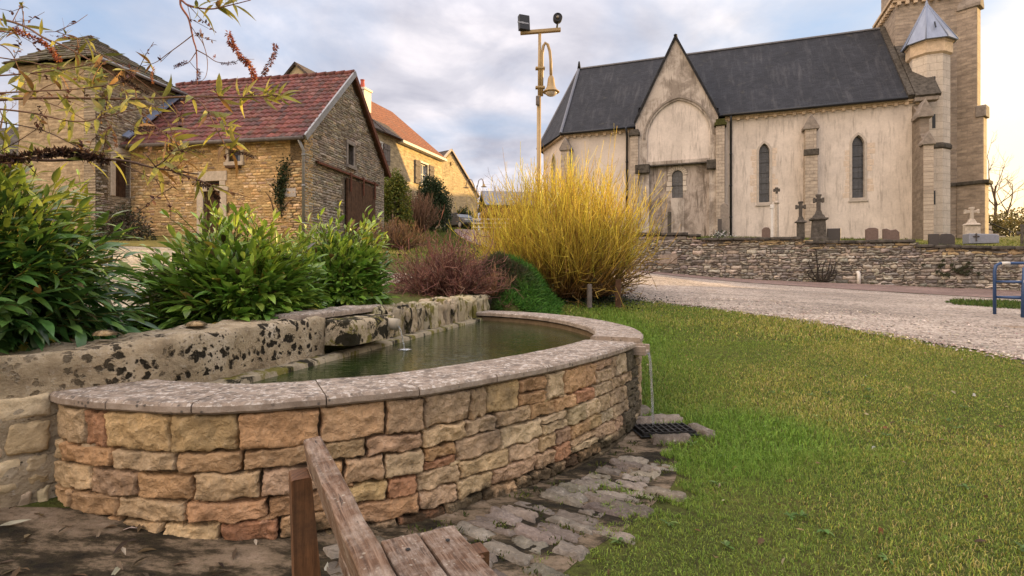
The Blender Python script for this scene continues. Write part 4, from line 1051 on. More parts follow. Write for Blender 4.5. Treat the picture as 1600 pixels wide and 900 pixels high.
while u < uR:
    e = min(u+random.uniform(.35, .7), uR); z = min(wz(u+.02), wz(e-.02)); zt = .075+random.uniform(0, .03)
    rough_block(mb, CW_, u, e-.01, -.09+random.uniform(-.02, .02), .48, z-.01, z+zt, .012, u*3, vary((1, 1, 1), .1), .12, .015, 6); u = e
mb.build('coping', M_DARKCAP, cw, fixn=True, label='dark lichen-covered coping stones stepping down to the right' if False else 'dark lichen-covered coping stones')
mb = MB(); random.seed(6)
for k in range(26):     # dark weed tufts rooted in the joints, far end of the wall
    u, z = CW_.uz(random.gauss(1500, 22) if k < 18 else random.uniform(1440, 1545), random.gauss(425, 8))
    for j in range(14):
        a = random.uniform(0, 6.28); l = random.uniform(.04, .11); p = CW_.p(u, -.03, z); q = p+Vector((l*math.cos(a), -.05, l*math.sin(a)*.8-.02)); mb.tube([p, (p+q)/2+Vector((0, -.03, 0)), q], [.016, .014, .004], 4)
mb.build('wall_weeds', flat('dark_weed', (.03, .032, .012), .9), label='dark weeds growing from the joints of the cemetery wall', cat='weeds', kind='stuff')
u, z = CW_.uz(1214, 402); 
mb = MB(); u, z = CW_.uz(1045, 405); mb.fbox(CW_, u-.30, u+.30, -.035, .04, z-.17, z+.17); mb.build('pale_block', M_COPING, cw, bevel=.02, label='large pale block set in the wall')
# ------------------------------------------------------------------ village houses
def m_rubble_wall(name, stone1, stone2, mortar, bw=.30, bh=.10, dist=.16, cover=.3, render=(.5, .36, .2), bump=.8, stain=.2):
    """coursed rubble partly covered by old render"""
    def f(N, b):
        uv = N.coord('UV'); v = N.coord('Object')
        wob = N.mix(dist, uv, N.noise(uv, 4.5, 5, .6, 0, 'Color'), 'ADD')
        br = N.n('TexBrick'); N.put(br.inputs['Vector'], wob)
        for k, x in (('Scale', 1.0), ('Brick Width', bw), ('Row Height', bh), ('Mortar Size', .013), ('Mortar Smooth', .5), ('Bias', 0)): br.inputs[k].default_value = x
        N.put(br.inputs['Color1'], stone1); N.put(br.inputs['Color2'], stone2); N.put(br.inputs['Mortar'], mortar)
        n1 = N.noise(v, .9, 8, .65); n2 = N.noise(v, 14, 7, .72); n3 = N.noise(N.coord('UV', (1/bw*.8, 1/bh*.8, 1)), 1.0, 2, .5)
        c = N.mix(.7, br.outputs['Color'], N.ramp(n3, (.3, .55), (.7, 1.4)), 'MULTIPLY')
        rk = N.math('MULTIPLY', N.ramp(N.noise(v, .8, 9, .72, .4), (.5-.22*cover-.05, 1), (.62-.22*cover, 0)), min(1, cover*2.5))
        c = N.mix(rk, c, render)
        c = N.mix(.7, c, N.ramp(n2, (.28, .6), (.72, 1.3)), 'MULTIPLY'); c = N.mix(.6, c, N.ramp(n1, (.3, .75), (.7, 1.2)), 'MULTIPLY')
        c = N.mix(N.math('MULTIPLY', N.ramp(N.noise(v, 1.7, 8, .7), (.56, 0), (.7, 1)), stain), c, (.12, .09, .06))
        inv = N.math('SUBTRACT', 1.0, rk)
        h = N.math('ADD', N.math('MULTIPLY', N.math('MULTIPLY', N.math('SUBTRACT', 1.0, br.outputs['Fac']), inv), .9), N.math('MULTIPLY', n2, .7))
        return c, N.bump(h, bump, .045)
    return material(name, f, .93, .12)
M_BARN = m_rubble_wall('barn_front_stone', (.60, .41, .20), (.50, .33, .155), (.50, .325, .15), .26, .085, .16, .45, (.64, .41, .18), 1.0, .15)
M_SIDE = m_rubble_wall('barn_side_stone', (.38, .32, .245), (.30, .245, .185), (.20, .16, .12), .30, .09, .14, 0, (.4, .3, .2), .9, .3)
M_TOWERH = m_rubble_wall('tower_house_render', (.48, .36, .22), (.40, .30, .19), (.42, .30, .18), .28, .1, .14, .95, (.50, .36, .22), .6, .25)
M_TOWERS = m_rubble_wall('tower_house_stone', (.44, .35, .25), (.33, .265, .19), (.24, .19, .13), .30, .085, .16, .25, (.46, .35, .22), 1.0, .3)
M_HOUSE = m_rubble_wall('house_render', (.50, .40, .25), (.44, .35, .22), (.46, .36, .22), .3, .1, .16, 1.0, (.52, .41, .25), .5, .28)
M_FARG = m_rubble_wall('far_gable_stone', (.62, .49, .29), (.52, .40, .24), (.48, .37, .22), .36, .13, .2, .35, (.62, .48, .28), .9, .3)
def f(N, b):
    v = N.coord('Object'); n1 = N.noise(v, 12, 6, .7); n2 = N.noise(v, 2.2, 7, .7)
    c = N.mix(.7, N.attr(), N.ramp(n1, (.3, .55), (.7, 1.4)), 'MULTIPLY')
    c = N.mix(N.math('MULTIPLY', N.ramp(n2, (.52, 0), (.66, 1)), .75), c, (.045, .038, .026))
    return c, N.bump(n1, .4, .02)
M_TILE = material('clay_tile', f, .8, .25)
M_LAUZE = m_course('stone_slate_roof', .38, .13, (.12, .10, .08), (.08, .07, .06), (.03, .026, .022), .02, .05, 1.0, .4, .7)
M_FLATTILE = m_course('flat_tile_roof', .18, .16, (.27, .115, .062), (.20, .085, .05), (.10, .05, .035), .012, .01, .6, .35, .6)
M_BROWNTILE = m_course('brown_tile_roof', .20, .17, (.11, .085, .07), (.08, .065, .055), (.04, .03, .03), .012, .01, .6, .4, .6)
M_OLDWOOD = flat('old_brown_wood', (.085, .045, .025), .8, 0, .2, .5, 9, .4)
M_GREYWOOD = flat('weathered_grey_wood', (.16, .135, .12), .85, 0, .2, .4, 9, .4)
M_RUST = flat('rusty_iron', (.13, .048, .026), .85, .2, .3, .5, 14, .4)
M_DOORSTONE = flat('door_stone', (.50, .41, .31), .9, 0, .15, .3, 9, .4)
M_ZINCPIPE = flat('zinc_pipe', (.27, .265, .26), .45, .5, .5, .25, 6, .1)
M_WHITE = flat('off_white_paint', (.62, .58, .52), .7, 0, .3, .15)
def f(N, b):
    b.inputs['Roughness'].default_value = .08
    return N.ramp(N.noise(N.coord('Object'), 3, 3, .5), (.3, (.06, .075, .11)), (.7, (.16, .19, .26)))
M_PANE = material('window_glass', f, .08, .6)

BF = Fr((-6.1, 16.0), (5.8, -1.05)); BG = Fr((-6.1, 16.0), (1.05, 5.8))
barn = thing('stone_barn', 'ochre stone barn with a red tiled roof and a grey stone gable', 'barn', (-6.1, 16, 2.2))
LB, WB, ZB, ZEB, ZRB = 5.95, 5.7, 1.3, 5.33, 8.02
win = rect(BF.uz(358, 0)[0], BF.uz(376, 0)[0], BF.uz(367, 253)[1], BF.uz(367, 226)[1])
door = rect(BF.uz(318, 0)[0], BF.uz(344, 0)[0], ZB+.05, BF.uz(330, 299)[1])
trans = rect(BF.uz(321, 0)[0], BF.uz(343, 0)[0], BF.uz(330, 293)[1], BF.uz(330, 283)[1])
mb = MB(); mb.panel(BF, rect(-LB, 0, ZB, ZEB), [win, door, trans], 0, .45); mb.build('front_wall', M_BARN, barn, label='sunny ochre rubble front with old render')
gwin = rect(BG.uz(543.5, 0)[0], BG.uz(552, 0)[0], BG.uz(548, 259)[1], BG.uz(548, 227)[1])
gdoor = rect(BG.uz(540, 0)[0], BG.uz(582, 0)[0], ZB+.05, BG.z(BG.uz(540, 0)[0], 0, 281))
def slope_z(u): return ZEB+(ZRB-ZEB)*(1-abs(2*u/WB-1))
outer = [(0, ZB), (WB, ZB), (WB, ZEB), (WB/2, ZRB), (0, ZEB)]
mb = MB(); mb.panel(BG, outer, [gwin, gdoor], .012, .45); mb.build('gable_wall', flat('gable_core', (.15, .12, .09), .95, 0, .1, .5, 14, .8), barn)
random.seed(77); mb = MB()
gp = [(.40, .34, .265), (.33, .28, .215), (.46, .385, .295), (.28, .235, .18), (.43, .34, .23), (.37, .32, .26)]
for u0, u1, z0, z1 in courses(.0, WB, ZB+.3, ZRB, .05, .105, .13, .42, 41, .2):
    uc, zc = (u0+u1)/2, (z0+z1)/2
    if z1 > slope_z(uc)-.04: continue
    if any(h[0][0]-.06 < u1 and u0 < h[1][0]+.06 and h[0][1]-.05 < z1 and z0 < h[2][1]+.05 for h in (gwin, gdoor)): continue
    if random.random() < .015: continue
    stone(mb, lambda u, z, o: tuple(BG.p(u, .012-o, z)), u0, u1, z0, z1, random.uniform(.012, .035), 6, 5, .012, 9, .012, vary(random.choice(gp), .2, .05), .012, 5, .012)
mb.build('gable_stones', M_RUBBLE, barn, label='grey drystone facing of the gable')
# proud rubble of the front, the rest still under old render
def rubble(fr, d, u0, u1, z0, z1, holes, pal, mat, parent, nm, seed, cover, hmin=.05, hmax=.11, lmin=.12, lmax=.36, th=(.006, .022), sc=.9):
    random.seed(seed); mb = MB()
    for a, b_, c0, c1 in courses(u0, u1, z0, z1, hmin, hmax, lmin, lmax, seed, .25):
        if any(h[0][0]-.24 < b_ and a < h[1][0]+.24 and h[0][1]-.1 < c1 and c0 < h[2][1]+.3 for h in holes): continue
        uc, zc = (a+b_)/2, (c0+c1)/2; k = noise.noise((uc*sc, zc*sc*1.3, seed))+.4*noise.noise((uc*2.7, zc*2.7, seed+5))
        if k < cover-.35 or random.random() < .06: continue
        stone(mb, lambda u, z, o: tuple(fr.p(u, d+.012-o, z)), a, b_, c0, c1, random.uniform(*th)+.012, 6, 5, .014, 9, .010, vary(random.choice(pal), .24, .05), .016, 6, .018)
    return mb.build(nm, mat, parent)
ochre = [(.68, .46, .22), (.59, .385, .18), (.74, .53, .29), (.49, .31, .155), (.65, .47, .28), (.70, .455, .20), (.42, .30, .19)]
rubble(BF, 0, -LB, 0, ZB+.3, ZEB-.12, (win, door, trans), ochre, M_RUBBLE, barn, 'front_stones', 43, .12)
# window and door of the front
def stone_frame(fr, h, parent, jw=.14, lw=.18, sill=True, mat=None, d=-.03):
    mb = MB(); (u0, z0), (u1, _), (_, z1) = h[0], h[1], h[2]
    mb.fbox(fr, u0-jw, u0, d, .12, z0, z1); mb.fbox(fr, u1, u1+jw, d, .12, z0, z1); mb.fbox(fr, u0-jw*1.3, u1+jw*1.3, d-.006, .12, z1, z1+lw)
    if sill: mb.fbox(fr, u0-jw*1.2, u1+jw*1.2, d-.06, .12, z0-.12, z0)
    return mb.build('stone_frame', mat or M_DOORSTONE, parent, bevel=.012)
def casement(fr, h, parent, d=.2, nm='window', bars=1, mat=None, frame=.05, cross=1):
    mb = MB(); (u0, z0), (u1, _), (_, z1) = h[0], h[1], h[2]; t = frame
    mb.fbox(fr, u0, u0+t, d, d+.06, z0, z1); mb.fbox(fr, u1-t, u1, d, d+.06, z0, z1); mb.fbox(fr, u0+t, u1-t, d, d+.06, z0, z0+t); mb.fbox(fr, u0+t, u1-t, d, d+.06, z1-t, z1)
    for i in range(bars): u = u0+(u1-u0)*(i+1)/(bars+1); mb.fbox(fr, u-t*.4, u+t*.4, d+.005, d+.05, z0+t, z1-t)
    for i in range(cross): z = z0+(z1-z0)*(i+1)/(cross+1); mb.fbox(fr, u0+t, u1-t, d+.01, d+.045, z-t*.3, z+t*.3)
    o = mb.build(nm, mat or M_GREYWOOD, parent)
    mb = MB(); mb.fbox(fr, u0+t, u1-t, d+.03, d+.04, z0+t, z1-t); mb.build('pane', M_PANE, o)
    return o
def plank_door(fr, h, parent, d=.14, mat=None, nm='door', boards=4):
    mb = MB(); (u0, z0), (u1, _), (_, z1) = h[0], h[1], h[2]; wd = (u1-u0)/boards
    for i in range(boards): mb.fbox(fr, u0+i*wd+.006, u0+(i+1)*wd-.006, d, d+.05, z0, z1, col=vary((1, 1, 1), .15))
    mb.fbox(fr, u0, u1, d+.03, d+.06, z0, z1)
    return mb.build(nm, mat or M_OLDWOOD, parent)
stone_frame(BF, win, barn, .11, .14); casement(BF, win, barn, .16, bars=0, mat=M_GREYWOOD)
mb = MB(); c = BF.p((win[0][0]+win[1][0])/2, -.12, win[0][1]-.2); mb.fbox(BF, win[0][0]-.02, win[1][0]+.02, -.16, .02, win[0][1]-.20, win[0][1]-.14); mb.build('bird_ledge', M_OLDWOOD, barn)
stone_frame(BF, door, barn, .22, .14, False); plank_door(BF, door, barn)
stone_frame(BF, trans, barn, .20, .30, False, d=-.02); mb = MB(); mb.fbox(BF, trans[0][0], trans[1][0], .2, .24, trans[0][1], trans[2][1]); o = mb.build('transom_window', M_PANE, barn)
mb = MB()
for k in (.33, .66): z = trans[0][1]+(trans[2][1]-trans[0][1])*k; mb.fbox(BF, trans[0][0], trans[1][0], .16, .19, z-.02, z+.02)
mb.build('bars', M_RUST, o)
stone_frame(BG, gwin, barn, .10, .14, True, M_GREYCAP); casement(BG, gwin, barn, .2, bars=1, cross=2)
# sliding barn door on its rusty rail
plank_door(BG, (( gdoor[0][0]-.05, gdoor[0][1]), (gdoor[1][0]+.05, 0), (0, gdoor[2][1]+.05)), barn, -.10, M_OLDWOOD, 'sliding_door', 8)
ur0, ur1 = BG.uz(492, 0)[0], BG.uz(586, 0)[0]; zr = gdoor[2][1]+.16
mb = MB(); mb.fbox(BG, ur0, ur1, -.14, -.09, zr, zr+.07); mb.fbox(BG, ur0, ur1, -.09, .0, zr+.07, zr+.09)
for u in (gdoor[0][0]+.1, (gdoor[0][0]+gdoor[1][0])/2, gdoor[1][0]-.1): mb.fbox(BG, u-.04, u+.04, -.17, -.14, zr-.55, zr+.10)
mb.build('door_rail', M_RUST, barn)
mb = MB(); u, z = BF.uz(452, 301); mb.fbox(BF, u-.22, u+.22, -.02, .04, z-.13, z+.13); mb.build('pale_stone', M_FRAME, barn, bevel=.01)
# corrugated clay tiles, real relief
def tile_roof(mb, fr, u0, u1, P0, P1, tw=.20, tl=.27, pal=None, amp=.022):
    """P0 = (d,z) at the eave, P1 = (d,z) at the ridge"""
    dd, dz = P1[0]-P0[0], P1[1]-P0[1]; L = math.hypot(dd, dz); nr = int(round(L/tl)); nc = int(round((u1-u0)/tw)); s_d, s_z = dd/L, dz/L
    wv = [(0, 0), (.18, .75), (.36, 1), (.54, .75), (.72, .1), (.86, -.12)]
    for r_ in range(nr):
        for c_ in range(nc):
            if random.random() < .004: continue
            cc = vary(random.choice(pal), .18, .06); lift = random.uniform(-.004, .006); us = random.uniform(-.004, .004)
            vs = []
            for (v0, h0) in ((r_*L/nr-.035, .042), ((r_+1)*L/nr, .0)):
                for a, hgt in wv+[(1.0, 0)]:
                    u = u0+(c_+a)*(u1-u0)/nc+us; h = amp*hgt+h0+lift
                    vs.append(fr.p(u, P0[0]+s_d*v0-s_z*h, P0[1]+s_z*v0+s_d*h))
            n = len(wv)+1
            fs = [(i, i+1, n+i+1, n+i) for i in range(n-1)]
            lo = [fr.p(0, 0, 0)]
            mb.add(vs, fs, col=cc, smooth=True)
            fr_v = vs[:n]; dn = [v+Vector((0, 0, -.045)) for v in fr_v]
            mb.add(fr_v+dn, [(i+1, i, n+i, n+i+1) for i in range(n-1)], col=tuple(x*.9 for x in cc))
reds = [(.155, .050, .040), (.185, .064, .050), (.125, .046, .040), (.175, .078, .062), (.095, .048, .042), (.15, .052, .044)]
random.seed(13); mb = MB()
ov = .28; zo = ov*(ZRB-ZEB)/(WB/2)
tile_roof(mb, BF, -LB-.9, .16, (-ov, ZEB-zo+.06), (WB/2, ZRB+.06), pal=reds); o = mb.build('tile_roof', M_TILE, barn)
mb = MB(); tile_roof(mb, Fr(tuple(BF.p(0, WB, 0)[:2]), (-BF.u[0], -BF.u[1])), -.16, LB+.9, (-ov, ZEB-zo+.06), (WB/2, ZRB+.06), .4, .6, reds); mb.build('rear_roof', M_TILE, barn)
mb = MB()
for k in range(20):
    u = -LB-.9+(LB+1.06)*k/20; mb.tube([BF.p(u, WB/2, ZRB+.07), BF.p(u+.345, WB/2, ZRB+.085)], [.085, .10], 8, col=vary(random.choice(reds), .2))
mb.build('ridge_tiles', M_TILE, o)
mb = MB(); mb.slab([BF.p(-LB-.9, -ov+.05, ZEB-zo+.02), BF.p(.13, -ov+.05, ZEB-zo+.02), BF.p(.13, WB/2, ZRB+.03), BF.p(-LB-.9, WB/2, ZRB+.03)], .06); mb.slab([BF.p(.13, WB+ov-.05, ZEB-zo+.02), BF.p(-LB-.9, WB+ov-.05, ZEB-zo+.02), BF.p(-LB-.9, WB/2, ZRB+.03), BF.p(.13, WB/2, ZRB+.03)], .06); mb.build('roof_boards', M_OLDWOOD, barn)
mb = MB()   # barge boards on the gable
for (da, za, db, zb) in ((-ov-.02, ZEB-zo+.02, WB/2+.01, ZRB+.08),):
    mb.slab([BF.p(.135, da, za+.06), BF.p(.20, da, za+.06), BF.p(.20, db, zb+.06), BF.p(.135, db, zb+.06)], .17)
mb.build('barge_board', M_ZINCPIPE, barn, label='pale zinc-covered barge board')
mb = MB(); mb.slab([BF.p(.20, WB+ov, ZEB-zo+.04), BF.p(.135, WB+ov, ZEB-zo+.04), BF.p(.135, WB/2, ZRB+.12), BF.p(.20, WB/2, ZRB+.12)], .17); mb.build('barge_board', M_RUST, barn, label='rust-brown barge board')
mb = MB(); mb.tube([BF.p(-LB+.05, -ov-.05, ZEB-zo+.0), BF.p(.14, -ov-.05, ZEB-zo+.0)], .06, 8); mb.build('gutter', M_GREYWOOD, barn)
mb = MB(); mb.tube([BF.p(-.02, -ov-.02, ZEB-zo-.02), BF.p(.0, -.07, ZEB-zo-.3), BF.p(.0, -.07, 1.9)], .045, 10)
for z in (2.6, 3.7, 4.6): mb.tube([BF.p(0, -.07, z), BF.p(0, -.07, z+.05)], .058, 10)
mb.build('downpipe', M_ZINCPIPE, barn)
mb = MB(); mb.fbox(BF, -LB, -.0, WB-.4, WB, ZB, ZEB); mb.build('rear_wall', M_SIDE, barn)

# tower house at the left, stone-slated
TR = Fr((-12.2, 15.93), (.18, .985)); TL_ = Fr(tuple(TR.p(0, 2.75, 0)[:2]), tuple(np.array(TR.p(0, 0, 0)[:2])-np.array(TR.p(0, 2.75, 0)[:2])))
th = thing('tower_house', 'tall square stone house with a mossy stone-slate roof', 'house', (-13.4, 17.5, 2.2))
ZT0, ZTE = 1.3, 7.42
dr_ = rect(TR.uz(180, 0)[0], TR.uz(203, 0)[0], TR.uz(190, 308)[1], TR.uz(190, 246)[1])
mb = MB(); mb.panel(TR, rect(0, 3.0, ZT0, ZTE), [dr_], 0, .4); mb.build('side_wall', M_TOWERS, th)
mb = MB(); mb.panel(TL_, rect(0, 2.75, ZT0, ZTE), (), .003, .4); mb.build('front_wall', M_TOWERH, th)
mb = MB(); mb.fbox(TR, .42, 2.9, .42, 2.74, ZT0, ZTE-.01); mb.build('inner_walls', M_TOWERS, th)
rubble(TR, 0, .02, 3.0, ZT0+.4, ZTE-.5, (dr_,), [(.42, .34, .25), (.33, .27, .20), (.48, .40, .30), (.26, .21, .16), (.38, .32, .25)], M_RUBBLE, th, 'side_stones', 44, .0, th=(.01, .035))
stone_frame(TR, dr_, th, .16, .28, False); plank_door(TR, dr_, th, .15)
mb = MB()
cA, cB, cC, cD = TR.p(-.25, -.28, ZTE-.02), TR.p(3.2, -.28, ZTE-.02), TR.p(3.2, 3.0, ZTE-.02), TR.p(-.25, 3.0, ZTE-.02)
apx = TR.p(.95, 1.35, 8.62); apy = TR.p(1.35, 1.35, 8.62)
rows = 10
def lauze(A, B, C, D, seed):
    """stepped courses of stone slates between eave AB and top DC"""
    rg = random.Random(seed)
    for r_ in range(rows):
        t0, t1 = r_/rows, (r_+1)/rows
        a0, b0 = A.lerp(D, t0), B.lerp(C, t0); a1, b1 = A.lerp(D, t1+.02), B.lerp(C, t1+.02); L = (b0-a0).length; n = max(1, int(L/.3))
        for i in range(n):
            k0, k1 = i/n, (i+1)/n; h = Vector((0, 0, .05+rg.uniform(-.012, .02)))
            p = [a0.lerp(b0, k0+rg.uniform(0, .01)), a0.lerp(b0, k1), a1.lerp(b1, k1), a1.lerp(b1, k0)]
            p[0] = p[0]+(p[0]-p[3])*rg.uniform(0, .25); p[1] = p[1]+(p[1]-p[2])*rg.uniform(0, .25)
            mb.slab([p[0]+h, p[1]+h, p[2]+Vector((0, 0, .01)), p[3]+Vector((0, 0, .01))], .04, col=vary((.13, .11, .085), .35, .08))
random.seed(2); lauze(cA, cB, apy, apx, 1); lauze(cD, cA, apx, apx, 2); lauze(cB, cC, apy, apy, 3); lauze(cC, cD, apx, apy, 4)
M_SLATESTONE = m_stone('roof_stone_slate', .3, .8, .4)
def f(N, b):
    n = N.noise(N.coord('Object'), 2.2, 7, .7)
    return N.mix(N.ramp(n, (.48, 0), (.62, .7)), N.attr(), (.085, .075, .022)), N.bump(N.noise(N.coord('Object'), 20, 5, .7), .7, .02)
M_MOSSROOF = material('mossy_roof_slate', f, .95, .1)
mb.build('stone_roof', M_MOSSROOF, th)
mb = MB(); mb.tube([TR.p(-.1, -.33, ZTE-.05), TR.p(3.1, -.33, ZTE-.05)], .055, 8); mb.tube([TR.p(3.0, -.33, ZTE-.08), TR.p(3.0, -.1, ZTE-.35), TR.p(3.0, -.1, 5.6)], .045, 8); mb.build('gutter', M_ZINCPIPE, th)
mb = MB(); fz = lambda u: 5.20+(u-.80)*.94
for ua, ub in ((.85, 1.10), (1.5, 2.95)): mb.slab([TR.p(ua, -.02, fz(ua)+.16), TR.p(ua, -.26, fz(ua)+.10), TR.p(ub, -.26, fz(ub)+.10), TR.p(ub, -.02, fz(ub)+.16)], .05)
mb.build('roof_flashing', M_ZINC, th)
# low dark roof beyond, at the very left edge
lh = thing('low_outbuilding', 'low grey stone outbuilding half hidden behind the buddleia at the picture edge', 'outbuilding', (-17.5, 19, 2.4))
LO = Fr((-21.5, 20.0), (.98, -.2)); mb = MB(); mb.fbox(LO, 0, 5.6, 0, 4, 1.5, 5.3); mb.build('walls', M_TOWERS, lh)
mb = MB(); mb.slab([LO.p(-.2, -.3, 5.1), LO.p(5.8, -.3, 5.1), LO.p(5.8, 2, 7.0), LO.p(-.2, 2, 7.0)], .12); mb.slab([LO.p(5.8, 4.3, 5.1), LO.p(-.2, 4.3, 5.1), LO.p(-.2, 2, 7.0), LO.p(5.8, 2, 7.0)], .12); mb.build('roof', M_LAUZE, lh)
# rendered house up the lane
HS = Fr((-7.9, 29.6), (2.86, 7.9)); ROOFD, UH0 = 4.1, -.75
hs = thing('village_house', 'sunlit ochre rendered house with an orange tiled roof up the lane', 'house', tuple(HS.p(4, 2, 3.8)))
LH = HS.uz(690.5, 0)[0]; ZHE = 9.45; ZH0 = 2.4
hw1 = rect(HS.uz(657, 0)[0], HS.uz(668, 0)[0], HS.uz(662, 289)[1], HS.uz(662, 256)[1]); hw2 = rect(HS.uz(586, 0)[0], HS.uz(596, 0)[0], HS.uz(590, 252)[1], HS.uz(590, 222)[1])
mb = MB(); mb.panel(HS, rect(UH0, LH, ZH0, ZHE), [hw1, hw2], 0, .4); mb.build('front_wall', M_HOUSE, hs)
ZHR = 12.95
HG = Fr(tuple(HS.p(LH, 0, 0)[:2]), (-HS.w[0], -HS.w[1]))
mb = MB(); n_ = [HS.p(LH-.3, .02, ZH0), HS.p(LH-.3, 2*ROOFD, ZH0), HS.p(LH-.3, 2*ROOFD, ZHE), HS.p(LH-.3, ROOFD, ZHR-.1), HS.p(LH-.3, .02, ZHE)]
m_ = [HS.p(LH-.005, .02, ZH0), HS.p(LH-.005, 2*ROOFD, ZH0), HS.p(LH-.005, 2*ROOFD, ZHE), HS.p(LH-.005, ROOFD, ZHR-.1), HS.p(LH-.005, .02, ZHE)]
mb.add(n_+m_, [(0, 1, 2, 3, 4), (9, 8, 7, 6, 5)]+[(i, i+5, (i+1) % 5+5, (i+1) % 5) for i in range(5)]); k = HS.p(UH0, 0, 0)-HS.p(LH-.3, 0, 0)
mb.add([v+k for v in n_+m_], [(0, 1, 2, 3, 4), (9, 8, 7, 6, 5)]+[(i, i+5, (i+1) % 5+5, (i+1) % 5) for i in range(5)]); mb.fbox(HS, UH0, LH, 2*ROOFD-.3, 2*ROOFD, ZH0, ZHE); mb.build('gable_walls', M_HOUSE, hs, fixn=True)
uz_ = HS.uz(621, 0)[0]
for nm, ua, ub, mt in (('brown_tile_roof', UH0-.15, 1.3, M_BROWNTILE), ('tile_roof', 1.3, LH+.15, M_FLATTILE)):
    mb = MB(); mb.slab([HS.p(ua, ROOFD, ZHR), HS.p(ua, -.3, ZHE-.25), HS.p(ub, -.3, ZHE-.25), HS.p(ub, ROOFD, ZHR)][::-1], .12); mb.slab([HS.p(ub, ROOFD, ZHR), HS.p(ub, 2*ROOFD+.3, ZHE-.25), HS.p(ua, 2*ROOFD+.3, ZHE-.25), HS.p(ua, ROOFD, ZHR)][::-1], .12); mb.build(nm, mt, hs)
mb = MB(); mb.slab([HS.p(1.3, .62, ZHE+.62), HS.p(1.3, -.42, ZHE-.30), HS.p(uz_, -.42, ZHE-.30), HS.p(uz_, .62, ZHE+.62)][::-1], .06); mb.build('dark_eaves_strip', M_BROWNTILE, hs, label='dark strip of tiles along the near eaves')
mb = MB(); mb.fbox(HS, uz_, LH+.1, -.36, -.003, ZHE-.42, ZHE-.26); mb.build('eaves_board', M_WHITE, hs)
cpos = P(569, 150, 30.5); 
mb = MB(); c0 = HS.uz(568, 0, 2.0)[0]; mb.fbox(HS, c0-.35, c0+.35, 1.7, 2.4, 10.0, HS.z(c0, 2, 143)); mb.fbox(HS, c0-.42, c0+.42, 1.63, 2.47, HS.z(c0, 2, 143), HS.z(c0, 2, 140)); ch_ = mb.build('chimney', M_WHITE, hs)
mb = MB(); mb.lathe([(.13, 0), (.15, .1), (.11, .45), (.14, .55)], HS.p(c0-.1, 2.0, HS.z(c0, 2, 140)), 10); mb.build('chimney_pot', flat('red_pot', (.36, .07, .05), .7), ch_)
for h in (hw1, hw2):
    stone_frame(HS, h, hs, .10, .12, True, M_WHITE); casement(HS, h, hs, .12, bars=1, cross=1, mat=M_WHITE, frame=.07)
    (u0, z0), (u1, _), (_, z1) = h[:3]
    for (ua, ub) in ((u0-.78, u0-.12), (u1+.12, u1+.78)):
        mb = MB()
        for i in range(4): w_ = (ub-ua)/4; mb.fbox(HS, ua+i*w_+.008, ua+(i+1)*w_-.008, -.10, -.055, z0-.05, z1+.05)
        for q in (.2, .8): z = z0+(z1-z0)*q; mb.fbox(HS, ua+.04, ub-.04, -.13, -.10, z-.05, z+.05)
        mb.build('shutter', M_GREYWOOD, hs)
# far gabled barn
FG = Fr((-5.87, 52.0), (.62, .785))
fg = thing('far_stone_barn', 'far rubble barn whose golden gable faces the lane', 'barn', (-7, 54, 5.5))
uR = 3.75; ZF0 = 4.0; zE = 9.2; zA = 12.95
mb = MB(); mb.panel(FG, [(-uR, ZF0), (uR, ZF0), (uR, zE), (0, zA), (-uR, zE)], [rect(-.12, .12, FG.uz(703, 259)[1], FG.uz(703, 253)[1])], 0, .5); mb.build('gable_wall', M_FARG, fg)
mb = MB()
for s in (-1, 1): mb.fbox(FG, s*uR-.2, s*uR+.0 if s > 0 else s*uR+.2, .5, 9, ZF0, zE)
mb.build('side_walls', M_FARG, fg)
mb = MB(); mb.slab([FG.p(-uR-.3, -.15, zE-.15), FG.p(0, -.15, zA+.15), FG.p(0, 9, zA+.15), FG.p(-uR-.3, 9, zE-.15)], .15); mb.slab([FG.p(0, -.15, zA+.15), FG.p(uR+.3, -.15, zE-.15), FG.p(uR+.3, 9, zE-.15), FG.p(0, 9, zA+.15)], .15); mb.build('roof', M_BROWNTILE, fg)
mb = MB()
for s in (-1, 1): mb.slab([FG.p(s*(uR+.25), -.2, zE-.05), FG.p(s*(uR+.25), .1, zE-.05), FG.p(0, .1, zA+.22), FG.p(0, -.2, zA+.22)], .12)
mb.build('verge_stones', M_DOORSTONE, fg)
# grey-roofed shed behind the yellow bush
sh = thing('hay_shed', 'low shed with a blue-grey metal roof beyond the lane', 'shed', (-1.5, 60, 5))
SF = Fr((-2.6, 58), (.98, .18)); mb = MB()
mb.slab([SF.p(-.3, -.3, 8.6), SF.p(9, -.3, 8.6), SF.p(9, 3.2, 10.6), SF.p(-.3, 3.2, 10.6)], .1); mb.slab([SF.p(9, 6.7, 8.6), SF.p(-.3, 6.7, 8.6), SF.p(-.3, 3.2, 10.6), SF.p(9, 3.2, 10.6)], .1); mb.build('roof', flat('shed_roof', (.16, .17, .20), .6, .2, .3, .3, 2), sh)
mb = MB(); mb.panel(SF, rect(0, 8.7, 4, 8.5), (), 0, .2); 
mb.fbox(SF, 0, .2, .2, 6.3, 4, 8.5); mb.fbox(SF, 8.5, 8.7, .2, 6.3, 4, 8.5); mb.build('walls', flat('shed_boards', (.22, .12, .055), .9), sh)
